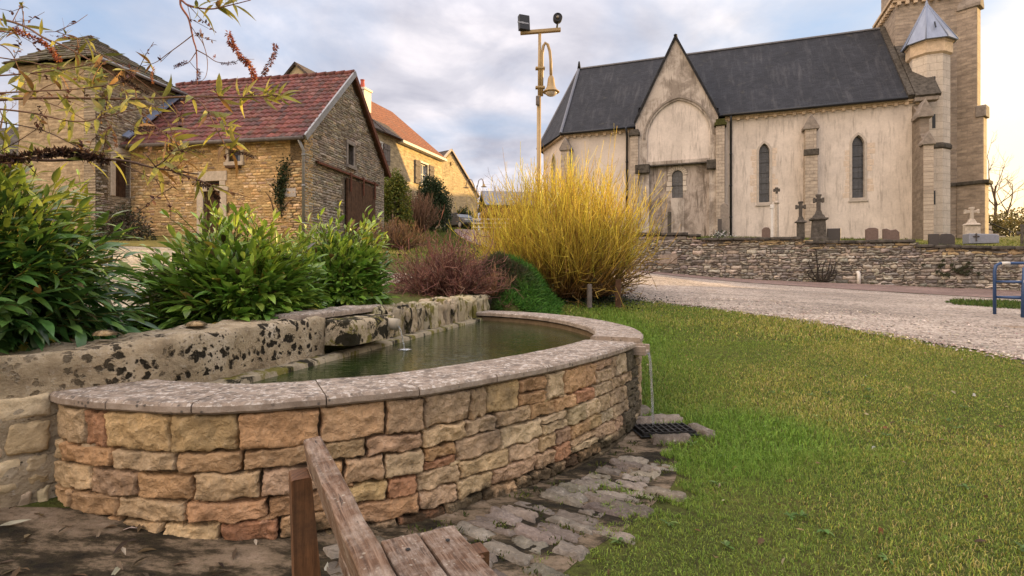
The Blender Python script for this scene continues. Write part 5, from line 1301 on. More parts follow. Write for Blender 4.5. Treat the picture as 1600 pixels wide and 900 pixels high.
# unseen houses added only to shade the green, lane house and far gable
def plain_shade_house(name, label, fr, u0, u1, d1, z0, ze, zr):
    t = thing(name, label, 'house', tuple(fr.p((u0+u1)/2, d1/2, z0)))
    mb = MB()
    n_ = [(0, z0), (d1, z0), (d1, ze), (d1/2, zr), (0, ze)]; Pn = [fr.p(u0, d, z) for d, z in n_]+[fr.p(u1, d, z) for d, z in n_]; uv = [(d, z) for d, z in n_]+[(d+u1, z) for d, z in n_]
    mb.add(Pn, [(0, 1, 2, 3, 4), (9, 8, 7, 6, 5)]+[(i, i+5, (i+1) % 5+5, (i+1) % 5) for i in range(5)], uvs=uv); mb.build('walls', M_HOUSE, t, fixn=True)
    mb = MB(); mb.slab([fr.p(u0-.3, -.3, ze-.1), fr.p(u1+.3, -.3, ze-.1), fr.p(u1+.3, d1/2, zr+.12), fr.p(u0-.3, d1/2, zr+.12)], .14); mb.slab([fr.p(u1+.3, d1+.3, ze-.1), fr.p(u0-.3, d1+.3, ze-.1), fr.p(u0-.3, d1/2, zr+.12), fr.p(u1+.3, d1/2, zr+.12)], .14); mb.build('roof', M_FLATTILE, t)
    mb = MB()
    for i in range(4): u = u0+(u1-u0)*(i+.5)/4; mb.fbox(fr, u-.5, u+.5, -.03, .02, z0+1.0, z0+2.3)
    mb.build('windows', M_PANE, t)
NB = Fr(tuple(np.array((.927, .375))*33+np.array((.375, -.927))*-9.8), (.375, -.927))
plain_shade_house('shade_house', 'long low ochre house across the road from the green', NB, 0, 16, 6, -.5, 4.3, 6.85)  # unseen, added to shade the green
plain_shade_house('shade_house', 'ochre house standing behind the church', Fr((33, 62), (0, -1)), 0, 12, 8, 2.5, 10.3, 13.9)  # unseen, added only to cast shade
plain_shade_house('shade_house', 'tallest ochre house, farther behind the church', Fr((33, 76), (0, -1)), 0, 13.5, 8, 2.5, 12.2, 16.0)  # unseen, added only to cast shade
# ------------------------------------------------------------------ leaves in bulk
def unit(v): return v/np.maximum(np.linalg.norm(v, axis=-1, keepdims=True), 1e-9)
def leaves(base, direc, up, L, W, col, curl=.25, fold=.18, seg=4, tipw=.0, shape='laurel'):
    """arrays -> V, F, C of curved, folded leaves; base (n,3), direc (n,3), up (n,3), L,W (n,)"""
    n = len(base); direc = unit(direc); side = unit(np.cross(direc, up)); nrm = np.cross(side, direc)
    ts = np.linspace(0, 1, seg+1)
    prof = {'laurel': np.interp(ts, [0, .12, .35, .6, .85, 1], [.06, .45, .92, 1.0, .55, .0]), 'lance': np.interp(ts, [0, .15, .35, .6, .85, 1], [.05, .7, 1, .8, .35, 0]), 'round': np.interp(ts, [0, .2, .5, .8, 1], [.1, .8, 1, .75, 0])}[shape]
    cu = curl*(1+.6*RNG.standard_normal(n)); V = np.zeros((n, seg+1, 3, 3))
    for i, t in enumerate(ts):
        c = base+direc*(L*t)[:, None]*(1-.15*np.abs(cu)*t*t)[:, None]-nrm*(L*cu*t*t)[:, None]
        w_ = (W*.5*prof[i])
        V[:, i, 1] = c
        V[:, i, 0] = c-side*w_[:, None]+nrm*(w_*fold*2)[:, None]; V[:, i, 2] = c+side*w_[:, None]+nrm*(w_*fold*2)[:, None]
    m = (seg+1)*3; f = []
    for i in range(seg):
        for j in (0, 1): a = i*3+j; f.append((a, a+1, a+4, a+3))
    F = (np.array(f)[None]+(np.arange(n)*m)[:, None, None]).reshape(-1, 4)
    C = np.repeat(col, m, axis=0); return V.reshape(-1, 3), F, C
def join(parts):
    V, F, C, o = [], [], [], 0
    for v, f, c in parts: V.append(v); F.append(f+o); C.append(c); o += len(v)
    return np.concatenate(V), np.concatenate(F), np.concatenate(C)
def tubes(paths, r0, r1, col, n=4):
    """paths (k,m,3) -> thin tapering tubes"""
    paths = np.asarray(paths, dtype=float); k, m, _ = paths.shape; t = unit(np.gradient(paths, axis=1))
    ref = np.where(np.abs(t[..., 2:3]) < .9, np.array([0, 0, 1.0]), np.array([1.0, 0, 0])); a = unit(np.cross(t, ref)); b = np.cross(t, a)
    r = (np.asarray(r0).reshape(-1, 1)*(1-np.linspace(0, 1, m))+np.asarray(r1).reshape(-1, 1)*np.linspace(0, 1, m))*np.ones((k, m))
    q = 2*np.pi*np.arange(n)/n
    V = paths[:, :, None]+(a[:, :, None]*np.cos(q)[:, None]+b[:, :, None]*np.sin(q)[:, None])*r[:, :, None, None]
    I = np.arange(k*m*n).reshape(k, m, n); J = np.roll(I, -1, axis=2)
    F = np.stack([I[:, :-1], J[:, :-1], J[:, 1:], I[:, 1:]], -1).reshape(-1, 4)
    col = np.asarray(col, dtype=float)
    C = np.broadcast_to(col[:, None, None, :] if col.ndim == 2 else col, (k, m, n, 3)) if col.ndim < 3 else np.broadcast_to(col[:, :, None, :], (k, m, n, 3))
    return V.reshape(-1, 3), F, C.reshape(-1, 3)
def pick(pal, n, s=.24):
    pal = np.array(pal); c = pal[RNG.integers(0, len(pal), n)]; return np.clip(c*(1+s*RNG.standard_normal((n, 1)))*(1+.05*RNG.standard_normal((n, 3))), .004, .9)

def laurel(name, label, c, rx, ry, h, nshoot, L, pal_hi, pal_lo, seed, droop=.2, W=.30, shape='laurel', leaves_per=12, tilt=.0, group='laurels behind the basin wall', keep_q=.38, tall=.12):
    """evergreen shrub: shoots from the base to an uneven dome, leaves set round each shoot"""
    global RNG; RNG = np.random.default_rng(seed); c = np.array(c, dtype=float)
    t = thing(name, label, 'shrub', tuple(c), group)
    th = RNG.uniform(0, 2*np.pi, nshoot); ph = np.arccos(RNG.uniform(-.15, 1, nshoot)); rr = RNG.uniform(.55, 1.0, nshoot)**.5
    dirs = np.stack([np.sin(ph)*np.cos(th), np.sin(ph)*np.sin(th), np.cos(ph)], 1)
    bump = 1+.16*np.sin(dirs[:, 0]*5+seed)*np.cos(dirs[:, 1]*4+seed*2)
    end = c+dirs*np.array([rx, ry, h])*(rr*bump)[:, None]; end[:, 2] = np.maximum(end[:, 2], c[2]+.02)
    k = RNG.random(nshoot) < .22; end[k, 2] += RNG.uniform(0, tall, k.sum())*(dirs[k, 2] > .2)
    qe = (end[:, 0]-WO[0])*WN[0]+(end[:, 1]-WO[1])*WN[1]; mv = np.maximum(keep_q-qe, 0)[:, None]*np.array([[WN[0], WN[1], 0]]); end = end+mv*.92
    base = c+np.stack([.35*rx*RNG.standard_normal(nshoot)*.5, .35*ry*RNG.standard_normal(nshoot)*.5, np.zeros(nshoot)], 1)
    m = 6; s = np.linspace(0, 1, m)[None, :, None]
    mid = (base+end)/2+np.array([0, 0, .12*h]); path = base[:, None]*(1-s)**2+2*mid[:, None]*s*(1-s)+end[:, None]*s*s
    V, F, C = tubes(path, np.full(nshoot, .006), np.full(nshoot, .0022), pick([(.10, .09, .03), (.14, .14, .04)], nshoot), 5)
    npmesh('stems', V, F, C, M_TWIG, t, smooth=True)
    n = nshoot*leaves_per; sh = np.repeat(np.arange(nshoot), leaves_per)
    u = np.tile(np.linspace(.30, 1.0, leaves_per), nshoot)+RNG.uniform(-.04, .04, n); u = np.clip(u, .2, 1)[:, None]
    b = base[sh]*(1-u)**2+2*mid[sh]*u*(1-u)+end[sh]*u*u
    ax = unit(2*(mid[sh]-base[sh])*(1-u)+2*(end[sh]-mid[sh])*u)
    ang = np.tile(np.arange(leaves_per)*2.4, nshoot)+RNG.uniform(0, .6, n)
    p = unit(np.cross(ax, np.array([.3, .2, .93]))); q = np.cross(ax, p); rad = p*np.cos(ang)[:, None]+q*np.sin(ang)[:, None]
    spread = (.95-.55*u+.15*RNG.standard_normal((n, 1))); d = unit(ax*(1-spread*.55)+rad*spread*1.1+np.array([0, 0, -droop])*(1-u*.7)+dirs[sh]*.25)
    hgt = np.clip((b[:, 2]-c[2])/h, 0, 1.3); young_and_sunlit = np.clip((u[:, 0]-.60)*2.6, 0, 1)*np.clip((hgt-.42)*2.2, 0, 1)  # tip mask: young growth plus sunlight painted on the tops
    col = pick(pal_lo, n)*(1-young_and_sunlit[:, None])+pick(pal_hi, n)*young_and_sunlit[:, None]
    old = RNG.random(n) < .035; col[old] = pick([(.34, .27, .05), (.22, .13, .05), (.12, .09, .04)], old.sum())
    LL = L*RNG.uniform(.45, 1.2, n)*(1-.25*young_and_sunlit); V, F, C = leaves(b, d, np.tile([0, 0, 1.0], (n, 1))+.3*RNG.standard_normal((n, 3)), LL, LL*W*RNG.uniform(.8, 1.2, n), col, .22, .16, 5, shape=shape)
    npmesh('foliage', V, F, C, M_LAUREL, t, smooth=True)
    return t
HI = [(.24, .32, .040), (.32, .38, .055), (.19, .29, .035)]; LO_ = [(.15, .28, .040), (.195, .33, .048), (.10, .205, .034), (.25, .36, .055)]
laurel('laurel_shrub', 'broad bushy green laurel with lime young tips in the middle behind the basin wall', (-1.98, 3.95, .68), .86, .52, .80, 760, .128, HI, LO_, 11, -.08, .31, leaves_per=14, tall=.26)  # lime tips mix young growth with painted sunlight
laurel('laurel_shrub', 'smaller rounded laurel nearest the spout and the brown twiggy shrub', (-1.66, 5.2, .70), .76, .46, .90, 640, .128, HI, LO_, 12, -.03, .31, leaves_per=13, tall=.22)
DK = [(.052, .125, .030), (.07, .155, .036), (.036, .095, .024), (.10, .19, .044)]
laurel('laurel_shrub', 'big dark long-leaved laurel hanging over the wall at the left end', (-2.66, 2.62, .72), .66, .62, 1.12, 620, .155, [(.24, .27, .04), (.18, .24, .04), (.30, .30, .05)], DK, 13, .70, .26, 'lance', 14, keep_q=-.10)  # yellow tip palette stands for sunlight on this shrub's top

def twiggy(name, label, c, rx, ry, h, n, cols, r0, r1, seed, lean=.5, curl=.3, sub=3, subl=.35, subcols=None, m=7, cat='shrub', parent=None, base_r=.25, arch=0.0):
    """dense bare shrub: many rods fanning up from a stool, each with side twigs"""
    global RNG; RNG = np.random.default_rng(seed); c = np.array(c, dtype=float)
    t = parent or thing(name, label, cat, tuple(c))
    th = RNG.uniform(0, 2*np.pi, n); k = RNG.random(n)**.6
    base = c+np.stack([np.cos(th)*rx*base_r*k, np.sin(th)*ry*base_r*k, np.zeros(n)], 1)
    hh = h*np.sqrt(np.maximum(.15, 1-.62*k**2.4))*RNG.uniform(.70, 1.03, n)
    end = c+np.stack([np.cos(th)*rx*k, np.sin(th)*ry*k, hh-arch*h*k**2], 1)+np.stack([.08*rx*RNG.standard_normal(n), .08*ry*RNG.standard_normal(n), np.zeros(n)], 1)
    s = np.linspace(0, 1, m)[None, :, None]; mid = base*.45+end*.55; mid[:, 2] = c[2]+hh*(.42+.2*arch*2)
    mid[:, :2] += (end[:, :2]-base[:, :2])*lean*.35
    path = base[:, None]*(1-s)**2+2*mid[:, None]*s*(1-s)+end[:, None]*s*s
    path += curl*.05*np.cumsum(RNG.standard_normal((n, m, 3)), axis=1)*s
    cl, ch = np.array(cols[0]), np.array(cols[1]); g = np.linspace(0, 1, m)[None, :, None]**1.5
    cc = (pick(cl, n)[:, None]*(1-g)+pick(ch, n)[:, None]*g)
    parts = [tubes(path, r0*RNG.uniform(.7, 1.3, n), np.full(n, r1), cc, 4)]
    if sub:
        ns = n*sub; pi = np.repeat(np.arange(n), sub); u = RNG.uniform(.3, .95, ns); i0 = np.minimum((u*(m-1)).astype(int), m-2); fr = (u*(m-1)-i0)[:, None]
        b = path[pi, i0]*(1-fr)+path[pi, i0+1]*fr; ax = unit(path[pi, i0+1]-path[pi, i0]); d = unit(ax+.55*RNG.standard_normal((ns, 3))+np.array([0, 0, .25]))
        l = subl*h*RNG.uniform(.4, 1, ns)*(1-.5*u); q = np.linspace(0, 1, 4)[None, :, None]
        sp = b[:, None]+d[:, None]*l[:, None, None]*q+np.array([0, 0, .25])*(l[:, None, None]*q*q)
        parts.append(tubes(sp, np.full(ns, r1*1.3), np.full(ns, r1*.7), np.repeat(pick(subcols or ch, ns)[:, None], 4, 1), 3))
    if parts and sub:
        # unify face widths: both are quads already
        pass
    V, F, C = join(parts); npmesh('rods', V, F, C, M_TWIG, t, smooth=True)
    return t, path
GOLD_LO = [(.16, .072, .024), (.22, .10, .030), (.11, .055, .022)]; GOLD_HI = [(.78, .60, .06), (.70, .54, .055), (.84, .66, .09), (.62, .43, .045)]
bx, by = .98, 10.3
yb, ypath = twiggy('golden_willow_bush', 'tall golden-stemmed bare bush round the lamp post beside the lawn', (bx, by, tz(bx, by)-.05), 1.60, 1.45, 2.40, 1150, (GOLD_LO, GOLD_HI), .008, .0029, 21, .9, 1.6, 5, .34, [(.36, .22, .045), (.58, .42, .055), (.70, .54, .07)], base_r=.46, m=9)
twiggy('', '', (bx, by, tz(bx, by)-.03), 1.55, 1.35, 1.05, 260, ([(.10, .055, .025), (.16, .08, .03)], [(.42, .27, .05), (.26, .15, .045), (.52, .36, .055)]), .009, .0036, 25, 1.0, 2.2, 4, .42, [(.30, .18, .045), (.20, .11, .04)], parent=yb, base_r=.55, arch=.35, m=9)
twiggy('', '', (bx, by, tz(bx, by)-.03), .95, .8, .55, 160, ([(.07, .04, .022)], [(.13, .075, .035)]), .010, .005, 26, 1.0, 3.0, 4, .5, [(.10, .06, .03)], parent=yb, base_r=.8, arch=.3, m=7)
# a few dull leaves still on it and the dark litter below
n = 160; p = ypath[RNG.integers(0, len(ypath), n), RNG.integers(2, 6, n)]
V, F, C = leaves(p, RNG.standard_normal((n, 3)), RNG.standard_normal((n, 3)), np.full(n, .09), np.full(n, .035), pick([(.12, .13, .05), (.09, .10, .05)], n)); npmesh('leaves', V, F, C, M_LEAF, yb)
for k, (px, wd_) in enumerate(((921, .075), (966, .10))):
    bpos = P(px, 0, 9.25+.1*k); z = tz(bpos.x, bpos.y); mb = MB(); hh = .42 if k == 0 else .50
    mb.box((bpos.x, bpos.y, z+hh/2-.05), (wd_, wd_, hh+.1), Matrix.Rotation(.3+k, 3, 'Z'), taper=.9)
    mb.build('short_post', M_GREYWOOD if k == 0 else M_OLDWOOD, loc=(bpos.x, bpos.y, z), bevel=.01, label=('short pale wooden stake at the foot of the golden bush' if k == 0 else 'thick dark wooden stake at the right foot of the golden bush'), cat='post')
BR_LO = [(.075, .028, .022), (.055, .022, .018), (.10, .045, .03)]; BR_HI = [(.20, .085, .065), (.26, .11, .085), (.15, .07, .055), (.30, .17, .12)]
bs, bpath = twiggy('brown_twiggy_shrub', 'low purple-brown twiggy shrub at the far end of the basin wall', (-.98, 8.05, .74), .80, .62, .70, 620, (BR_LO, BR_HI), .006, .003, 22, .9, 1.6, 6, .38, BR_HI, arch=.40, m=9)
n = 2600; ii = RNG.integers(0, len(bpath), n); p = bpath[ii, RNG.integers(2, 9, n)]+.03*RNG.standard_normal((n, 3))
V, F, C = leaves(p, RNG.standard_normal((n, 3)), RNG.standard_normal((n, 3)), np.full(n, .03), np.full(n, .016), pick([(.13, .05, .035), (.17, .075, .045), (.07, .075, .03), (.22, .14, .09)], n), seg=2, shape='round'); npmesh('leaves', V, F, C, M_LEAF, bs)
rs, _ = twiggy('brown_twiggy_shrub', 'small straw-coloured twig fan in front of the green mound', (-.28, 8.0, .80), .34, .3, .42, 60, ([(.22, .12, .06)], [(.36, .20, .11)]), .005, .003, 23, .4, .3, 2, .4)
# green mound of ground cover between the basin and the golden bush
RNG = np.random.default_rng(31); n = 26000
x = RNG.uniform(-.65, .95, n); y = RNG.uniform(7.85, 9.6, n); tt = (x-WO[0])*WU[0]+(y-WO[1])*WU[1]; qq = (x-WO[0])*WN[0]+(y-WO[1])*WN[1]
def mound(x, y): return terrain(x, y)+(.05*np.sin(x*7+2*np.sin(y*3))*np.cos(y*6)+.03*np.sin(x*17+y*9))*np.exp(-(x/.6)**2)+.66*np.exp(-np.abs((x-.0-(y-8.6)*.15)/.50)**3-np.abs((y-8.75)/.80)**3)
gxm, gym = np.meshgrid(np.linspace(-1.1, 1.1, 60), np.linspace(7.6, 10.2, 60)); zm = mound(gxm, gym)-.02-.05*((gxm < -1) | (gxm > 1) | (gym < 7.7) | (gym > 10.1)); zm = np.maximum(zm, terrain(gxm, gym)-.05)
I = np.arange(3600).reshape(60, 60)
keep = (mound(x, y)-terrain(x, y) > .03); x, y = x[keep], y[keep]; n = len(x)
pos = np.stack([x, y, mound(x, y)-.015], 1); e = .02
nr = unit(np.stack([-(mound(x+e, y)-mound(x-e, y))/(2*e), -(mound(x, y+e)-mound(x, y-e))/(2*e), np.ones(n)], 1))
dark = np.clip((x+.12)*3.0+.8*np.sin(y*5), 0, 1)[:, None]
col = pick([(.07, .18, .026), (.10, .23, .032), (.05, .14, .022)], n)*dark+pick([(.035, .055, .018), (.06, .055, .025), (.09, .06, .035)], n)*(1-dark)
d = unit(nr*1.0+.8*RNG.standard_normal((n, 3)))
V, F, C = leaves(pos, d, RNG.standard_normal((n, 3)), RNG.uniform(.05, .15, n), RNG.uniform(.008, .018, n), col, .5, .1, 2, shape='lance')
md = npmesh('green_mound', np.stack([gxm.ravel(), gym.ravel(), zm.ravel()], 1), np.stack([I[:-1, :-1].ravel(), I[:-1, 1:].ravel(), I[1:, 1:].ravel(), I[1:, :-1].ravel()], 1), np.array((.3, .35, .2)), M_SOIL, smooth=True, kind='stuff', label='steep green mound of ground cover by the basin', cat='ground cover')
npmesh('leaves', V, F, C, M_GRASS, md, kind='stuff')
# dark ivy litter under the golden bush
n = 9000; r = np.abs(RNG.standard_normal(n))*.55; th = RNG.uniform(0, 6.28, n); x = bx+.05+r*np.cos(th)*1.35; y = by-.25+r*np.sin(th)*.75; pos = np.stack([x, y, terrain(x, y)+RNG.uniform(0, .07, n)], 1)
V, F, C = leaves(pos, RNG.standard_normal((n, 3))*[1, 1, .4], np.tile([0, 0, 1.], (n, 1))+.4*RNG.standard_normal((n, 3)), RNG.uniform(.03, .06, n), RNG.uniform(.02, .04, n), pick([(.015, .028, .012), (.025, .04, .015), (.05, .045, .025), (.012, .018, .01)], n), seg=2, shape='round')
npmesh('ivy_ground_cover', V, F, C, M_LAUREL, kind='stuff', label='dark ivy on the ground under the golden bush', cat='ground cover')

# ------------------------------------------------------------------ lawn
RNG = np.random.default_rng(41)
def lawn_mask(x, y):
    d = np.full(len(x), 9.0); arc = OUT[::6]
    for i in range(0, len(x), 20000):
        sl_ = slice(i, i+20000); dd = np.hypot(x[sl_, None]-arc[None, :, 0], y[sl_, None]-arc[None, :, 1]); d[sl_] = dd.min(1)
    near = np.argmin(np.hypot(x[:, None]-OUT[::40, 0][None], y[:, None]-OUT[::40, 1][None]), 1) if len(x) < 1 else None
    edge = np.interp(-y, -EDGE[:, 1], EDGE[:, 0]); wob = .10*np.sin(y*7.1)+.07*np.sin(y*17+1)
    inside = (x < edge+wob)
    q = (x-WO[0])*WN[0]+(y-WO[1])*WN[1]
    border = np.where(y < 4.3, np.interp(y, [2.3, 3.1, 3.7, 4.3], [.62, .50, .24, .03])+.12*np.sin(x*9)+.09*np.sin(y*23+x*11), .03)
    border = np.where(x < -.2, border+.25, border)
    pin = (x < np.interp(y, OUT[:, 1][:len(OUT)*3//4], OUT[:, 0][:len(OUT)*3//4])) & (y > 2.3) if False else None
    # inside the basin: closer to the back wall line than the rim allows
    cx, cy = -.45, 5.1; ang = np.arctan2(y-cy, x-cx); ra = np.arctan2(OUT[:, 1]-cy, OUT[:, 0]-cx); rr = np.hypot(OUT[:, 0]-cx, OUT[:, 1]-cy); o = np.argsort(ra)
    rin = np.interp(ang, ra[o], rr[o]); ins = np.hypot(x-cx, y-cy) < rin
    gd = (np.abs(x-GX) < .22) & (np.abs(y-GY) < .14)
    return inside & ~ins & ~gd, d-border, q
def nz2(x, y, f, s): 
    return np.sin(x*f+1.3*np.sin(y*f*.7+s)+s)*np.cos(y*f*1.1+1.1*np.sin(x*f*.6+s*2))
def make_grass(n, ylo, yhi, xlo, xhi, hgt, wid, pw, tuft=.35):
    y = ylo+(yhi-ylo)*RNG.random(n)**pw; x = RNG.uniform(xlo, xhi, n)
    vis = (x < 1.15*y+1.2) & (x > -1.15*y-1.0); x, y = x[vis], y[vis]
    ok, bd, q = lawn_mask(x, y); cl = nz2(x, y, 7, 1)*.5+nz2(x, y, 17, 4)*.5
    keep = ok & (q < -.05) & ((bd > 0) | ((bd > -.55) & (cl > .45) & (RNG.random(len(x)) < .55) & (x > -.2)))
    keep &= ~((x < -.15) & (y < 2.3))
    x, y, bd = x[keep], y[keep], bd[keep]; n = len(x)
    a = nz2(x, y, 1.1, 0)+.6*nz2(x, y, 2.7, 3)+.35*nz2(x, y, 6.5, 5)
    lush = np.exp(-(((x-1.75)/.55)**2+((y-3.95)/.55)**2))*1.3+np.exp(-(((x-1.35)/.35)**2+((y-3.3)/.3)**2))*.8+np.exp(-(((x-1.6)/.5)**2+((y-7.5)/2.2)**2))*.9+np.exp(-((bd-.05)/.18)**2)*.5*(y > 2.6)
    lush = np.clip(lush, 0, 1)
    dry = np.clip(.38+.40*a+.13*(x-1.5)-.10*np.clip(3-y, 0, 2), 0, 1)*(1-lush)
    g = pick([(.185, .26, .042), (.23, .295, .052), (.145, .215, .038)], n); dr_ = pick([(.37, .34, .075), (.43, .38, .11), (.31, .30, .055), (.47, .38, .16)], n); lu = pick([(.14, .26, .034), (.18, .30, .042)], n)
    pk_ = (RNG.random(n) < dry*.72)[:, None]; col = np.where(pk_, dr_, g); col = col*(1-lush[:, None]*.8)+lu*lush[:, None]*.8
    h = hgt*RNG.uniform(.45, 1.25, n)*(1+.5*np.clip(a, -1, 1)*.5+.9*lush); w_ = wid*RNG.uniform(.6, 1.4, n)
    th = RNG.uniform(0, 2*np.pi, n); ln = RNG.uniform(.1, .95, n)+.15; lx, ly = np.cos(th), np.sin(th)
    th2 = th+np.pi/2+RNG.uniform(-.7, .7, n); sx, sy = np.cos(th2)*w_/2, np.sin(th2)*w_/2
    z = terrain(x, y)-.004; V = np.zeros((n, 5, 3))
    mx, my, mz = x+lx*h*ln*.35, y+ly*h*ln*.35, z+h*.62
    V[:, 0] = np.stack([x-sx, y-sy, z], 1); V[:, 1] = np.stack([x+sx, y+sy, z], 1)
    V[:, 2] = np.stack([mx+sx*.8, my+sy*.8, mz], 1); V[:, 3] = np.stack([mx-sx*.8, my-sy*.8, mz], 1)
    V[:, 4] = np.stack([x+lx*h*ln, y+ly*h*ln, z+h*(1-.35*ln*ln)], 1)
    o = (np.arange(n)*5)[:, None]
    F = np.concatenate([o+np.array([0, 1, 2]), o+np.array([0, 2, 3]), o+np.array([3, 2, 4])], 0)
    C = np.repeat(col, 5, axis=0); C = C.reshape(n, 5, 3); C[:, 4] *= 1.15
    return V.reshape(-1, 3), F, C.reshape(-1, 3)
V, F, C = join([make_grass(170000, 1.0, 3.6, -.4, 5.2, .026, .0034, 1.0), make_grass(190000, 3.4, 7.0, .6, 8, .028, .0055, .9), make_grass(110000, 6.8, 11.2, -.6, 7.5, .042, .009, .9)])
npmesh('grass', V, F, C, M_GRASS, kind='stuff', label='short patchy winter grass of the green', cat='grass')
n = 420; y = 1.3+8*RNG.random(n)**1.3; x = RNG.uniform(.2, 7, n); ok, bd, q = lawn_mask(x, y); k = ok & (bd > 0); x, y = x[k], y[k]; n = len(x)
V, F, C = leaves(np.stack([x, y, terrain(x, y)+.018], 1), RNG.standard_normal((n, 3))*[1, 1, .25], np.tile([0, 0, 1.], (n, 1))+.4*RNG.standard_normal((n, 3)), RNG.uniform(.02, .055, n), RNG.uniform(.010, .028, n), pick([(.20, .11, .05), (.12, .07, .035), (.30, .20, .10), (.38, .32, .20)], n), seg=3, shape='round')
npmesh('lawn_leaves', V, F, C, M_LEAF, kind='stuff', label='scattered dead leaves lying in the lawn', cat='leaves')
# broad-leaved weeds in flat rosettes
n0 = 60; y0 = 1.4+4*RNG.random(n0); x0 = RNG.uniform(.4, 4.5, n0); ok, bd, q = lawn_mask(x0, y0); k = ok & (bd > .0); x0, y0 = x0[k], y0[k]; m_ = 8; n = len(x0)*m_; x, y = np.repeat(x0, m_), np.repeat(y0, m_); th = RNG.uniform(0, 6.28, n)
V, F, C = leaves(np.stack([x, y, terrain(x, y)+.012], 1), np.stack([np.cos(th), np.sin(th), RNG.uniform(.1, .6, n)], 1), np.tile([0, 0, 1.], (n, 1)), RNG.uniform(.025, .06, n), RNG.uniform(.010, .02, n), pick([(.12, .20, .05), (.15, .22, .07), (.09, .17, .04)], n), seg=3, shape='laurel')
npmesh('lawn_weeds', V, F, C, M_GRASS, kind='stuff', label='small flat weeds growing in the near lawn', cat='weeds')
# moss cushions and weeds between the cobbles
n = 9000; s = RNG.uniform(s_near(-.6, 2.35), s_near(.95, 4.2), n); o = -RNG.uniform(.02, .72, n)
xy = np.array([on_arc(a, b_) for a, b_ in zip(s[:n], o)]); x, y = xy[:, 0], xy[:, 1]; k = (nz2(x, y, 21, 2)+.8*nz2(x, y, 9, 6) > .55); x, y = x[k], y[k]; n = len(x)
pos = np.stack([x, y, terrain(x, y)+.0], 1)
V, F, C = leaves(pos, np.array([0, 0, 1.0])+.9*RNG.standard_normal((n, 3)), RNG.standard_normal((n, 3)), RNG.uniform(.012, .036, n), RNG.uniform(.005, .010, n), pick([(.07, .09, .015), (.10, .11, .02), (.04, .06, .012), (.05, .045, .02)], n), seg=2, shape='lance')
npmesh('moss_tufts', V, F, C, M_GRASS, kind='stuff', label='moss and weeds between the cobbles round the basin', cat='moss')
# loose pebbles kicked out along the lawn edge and over the near gravel
n = 5200; y = RNG.uniform(2.0, 10.6, n); x = np.interp(-y, -EDGE[:, 1], EDGE[:, 0])+np.where(RNG.random(n) < .55, RNG.normal(.05, .16, n), RNG.uniform(0, 3.0, n)); r = RNG.uniform(.006, .020, n)*RNG.uniform(.6, 1.2, n)
oct_ = np.array([(1, 0, 0), (0, 1, 0), (-1, 0, 0), (0, -1, 0), (0, 0, .7), (0, 0, -.4)]); jit_ = 1+.3*RNG.standard_normal((n, 6, 1)); th = RNG.uniform(0, 6.28, n)
Vp = oct_[None]*jit_*r[:, None, None]; Vp = np.stack([Vp[..., 0]*np.cos(th)[:, None]-Vp[..., 1]*np.sin(th)[:, None], Vp[..., 0]*np.sin(th)[:, None]+Vp[..., 1]*np.cos(th)[:, None], Vp[..., 2]], -1)+np.stack([x, y, terrain(x, y)+.016], 1)[:, None]
Fp = (np.array([(0, 1, 4), (1, 2, 4), (2, 3, 4), (3, 0, 4), (1, 0, 5), (2, 1, 5), (3, 2, 5), (0, 3, 5)])[None]+(np.arange(n)*6)[:, None, None]).reshape(-1, 3)
npmesh('loose_gravel', Vp.reshape(-1, 3), Fp, np.repeat(pick([(.45, .37, .30), (.36, .28, .23), (.55, .48, .41), (.22, .18, .15)], n), 6, axis=0), M_TWIG, kind='stuff', label='loose pebbles along the ragged edge of the forecourt', cat='gravel')
# grass on the bank and verges farther off
def far_grass(nm, n, x0, x1, y0, y1, h, w_, test, pal, lab, zf=terrain):
    x = RNG.uniform(x0, x1, n); y = RNG.uniform(y0, y1, n); k = test(x, y); x, y = x[k], y[k]; n = len(x); b = np.stack([x, y, zf(x, y)], 1)
    V, F, C = leaves(b, np.array([0, 0, 1.2])+.7*RNG.standard_normal((n, 3)), RNG.standard_normal((n, 3)), h*RNG.uniform(.5, 1.2, n), np.full(n, w_), pick(pal, n), seg=2, shape='lance')
    return npmesh(nm, V, F, C, M_GRASS, kind='stuff', label=lab, cat='grass')
VG = [(.10, .13, .025), (.15, .16, .04), (.08, .11, .02)]
far_grass('verge_grass', 26000, -6.5, 1.5, 11, 46, .16, .03, lambda x, y: (np.abs(x-np.interp(y, [11, 15, 20, 28, 38, 48], [3, 2.4, -.1, -1.3, -2.6, -2.3])) > np.interp(y, [11, 20, 48], [2.2, 1.5, 1.5])) & (x > np.interp(y, [11, 22, 46], [-4.2, -5, -6.5])), VG, 'rough grass beside the lane')
far_grass('wall_foot_grass', 9000, 2, 20, 10, 21, .12, .02, lambda x, y: np.abs((x-15.5)*.296+(y-16.5)*.955+.16+.12*np.sin(x*3)) < .17, [(.05, .075, .018), (.08, .09, .025)], 'thin grass along the foot of the cemetery wall')
far_grass('forecourt_grass', 30000, 8.2, 14, 9.0, 13.5, .11, .02, lambda x, y: ((x-11.0)/1.6)**2+((y-11.4)/.95)**2+.35*np.sin(x*7+y*3)*np.sin(y*9) < 1, [(.06, .11, .02), (.10, .13, .03)], 'patch of grass on the gravel by the blue barrier')
far_grass('graveyard_grass', 14000, 3, 22, 17, 32, .12, .02, lambda x, y: (((x-15.5)*.296+(y-16.5)*.955) > .6) & (((x-18.4)*.346+(y-25)*.938) < -.1), VG, 'grass of the graveyard', gyard)
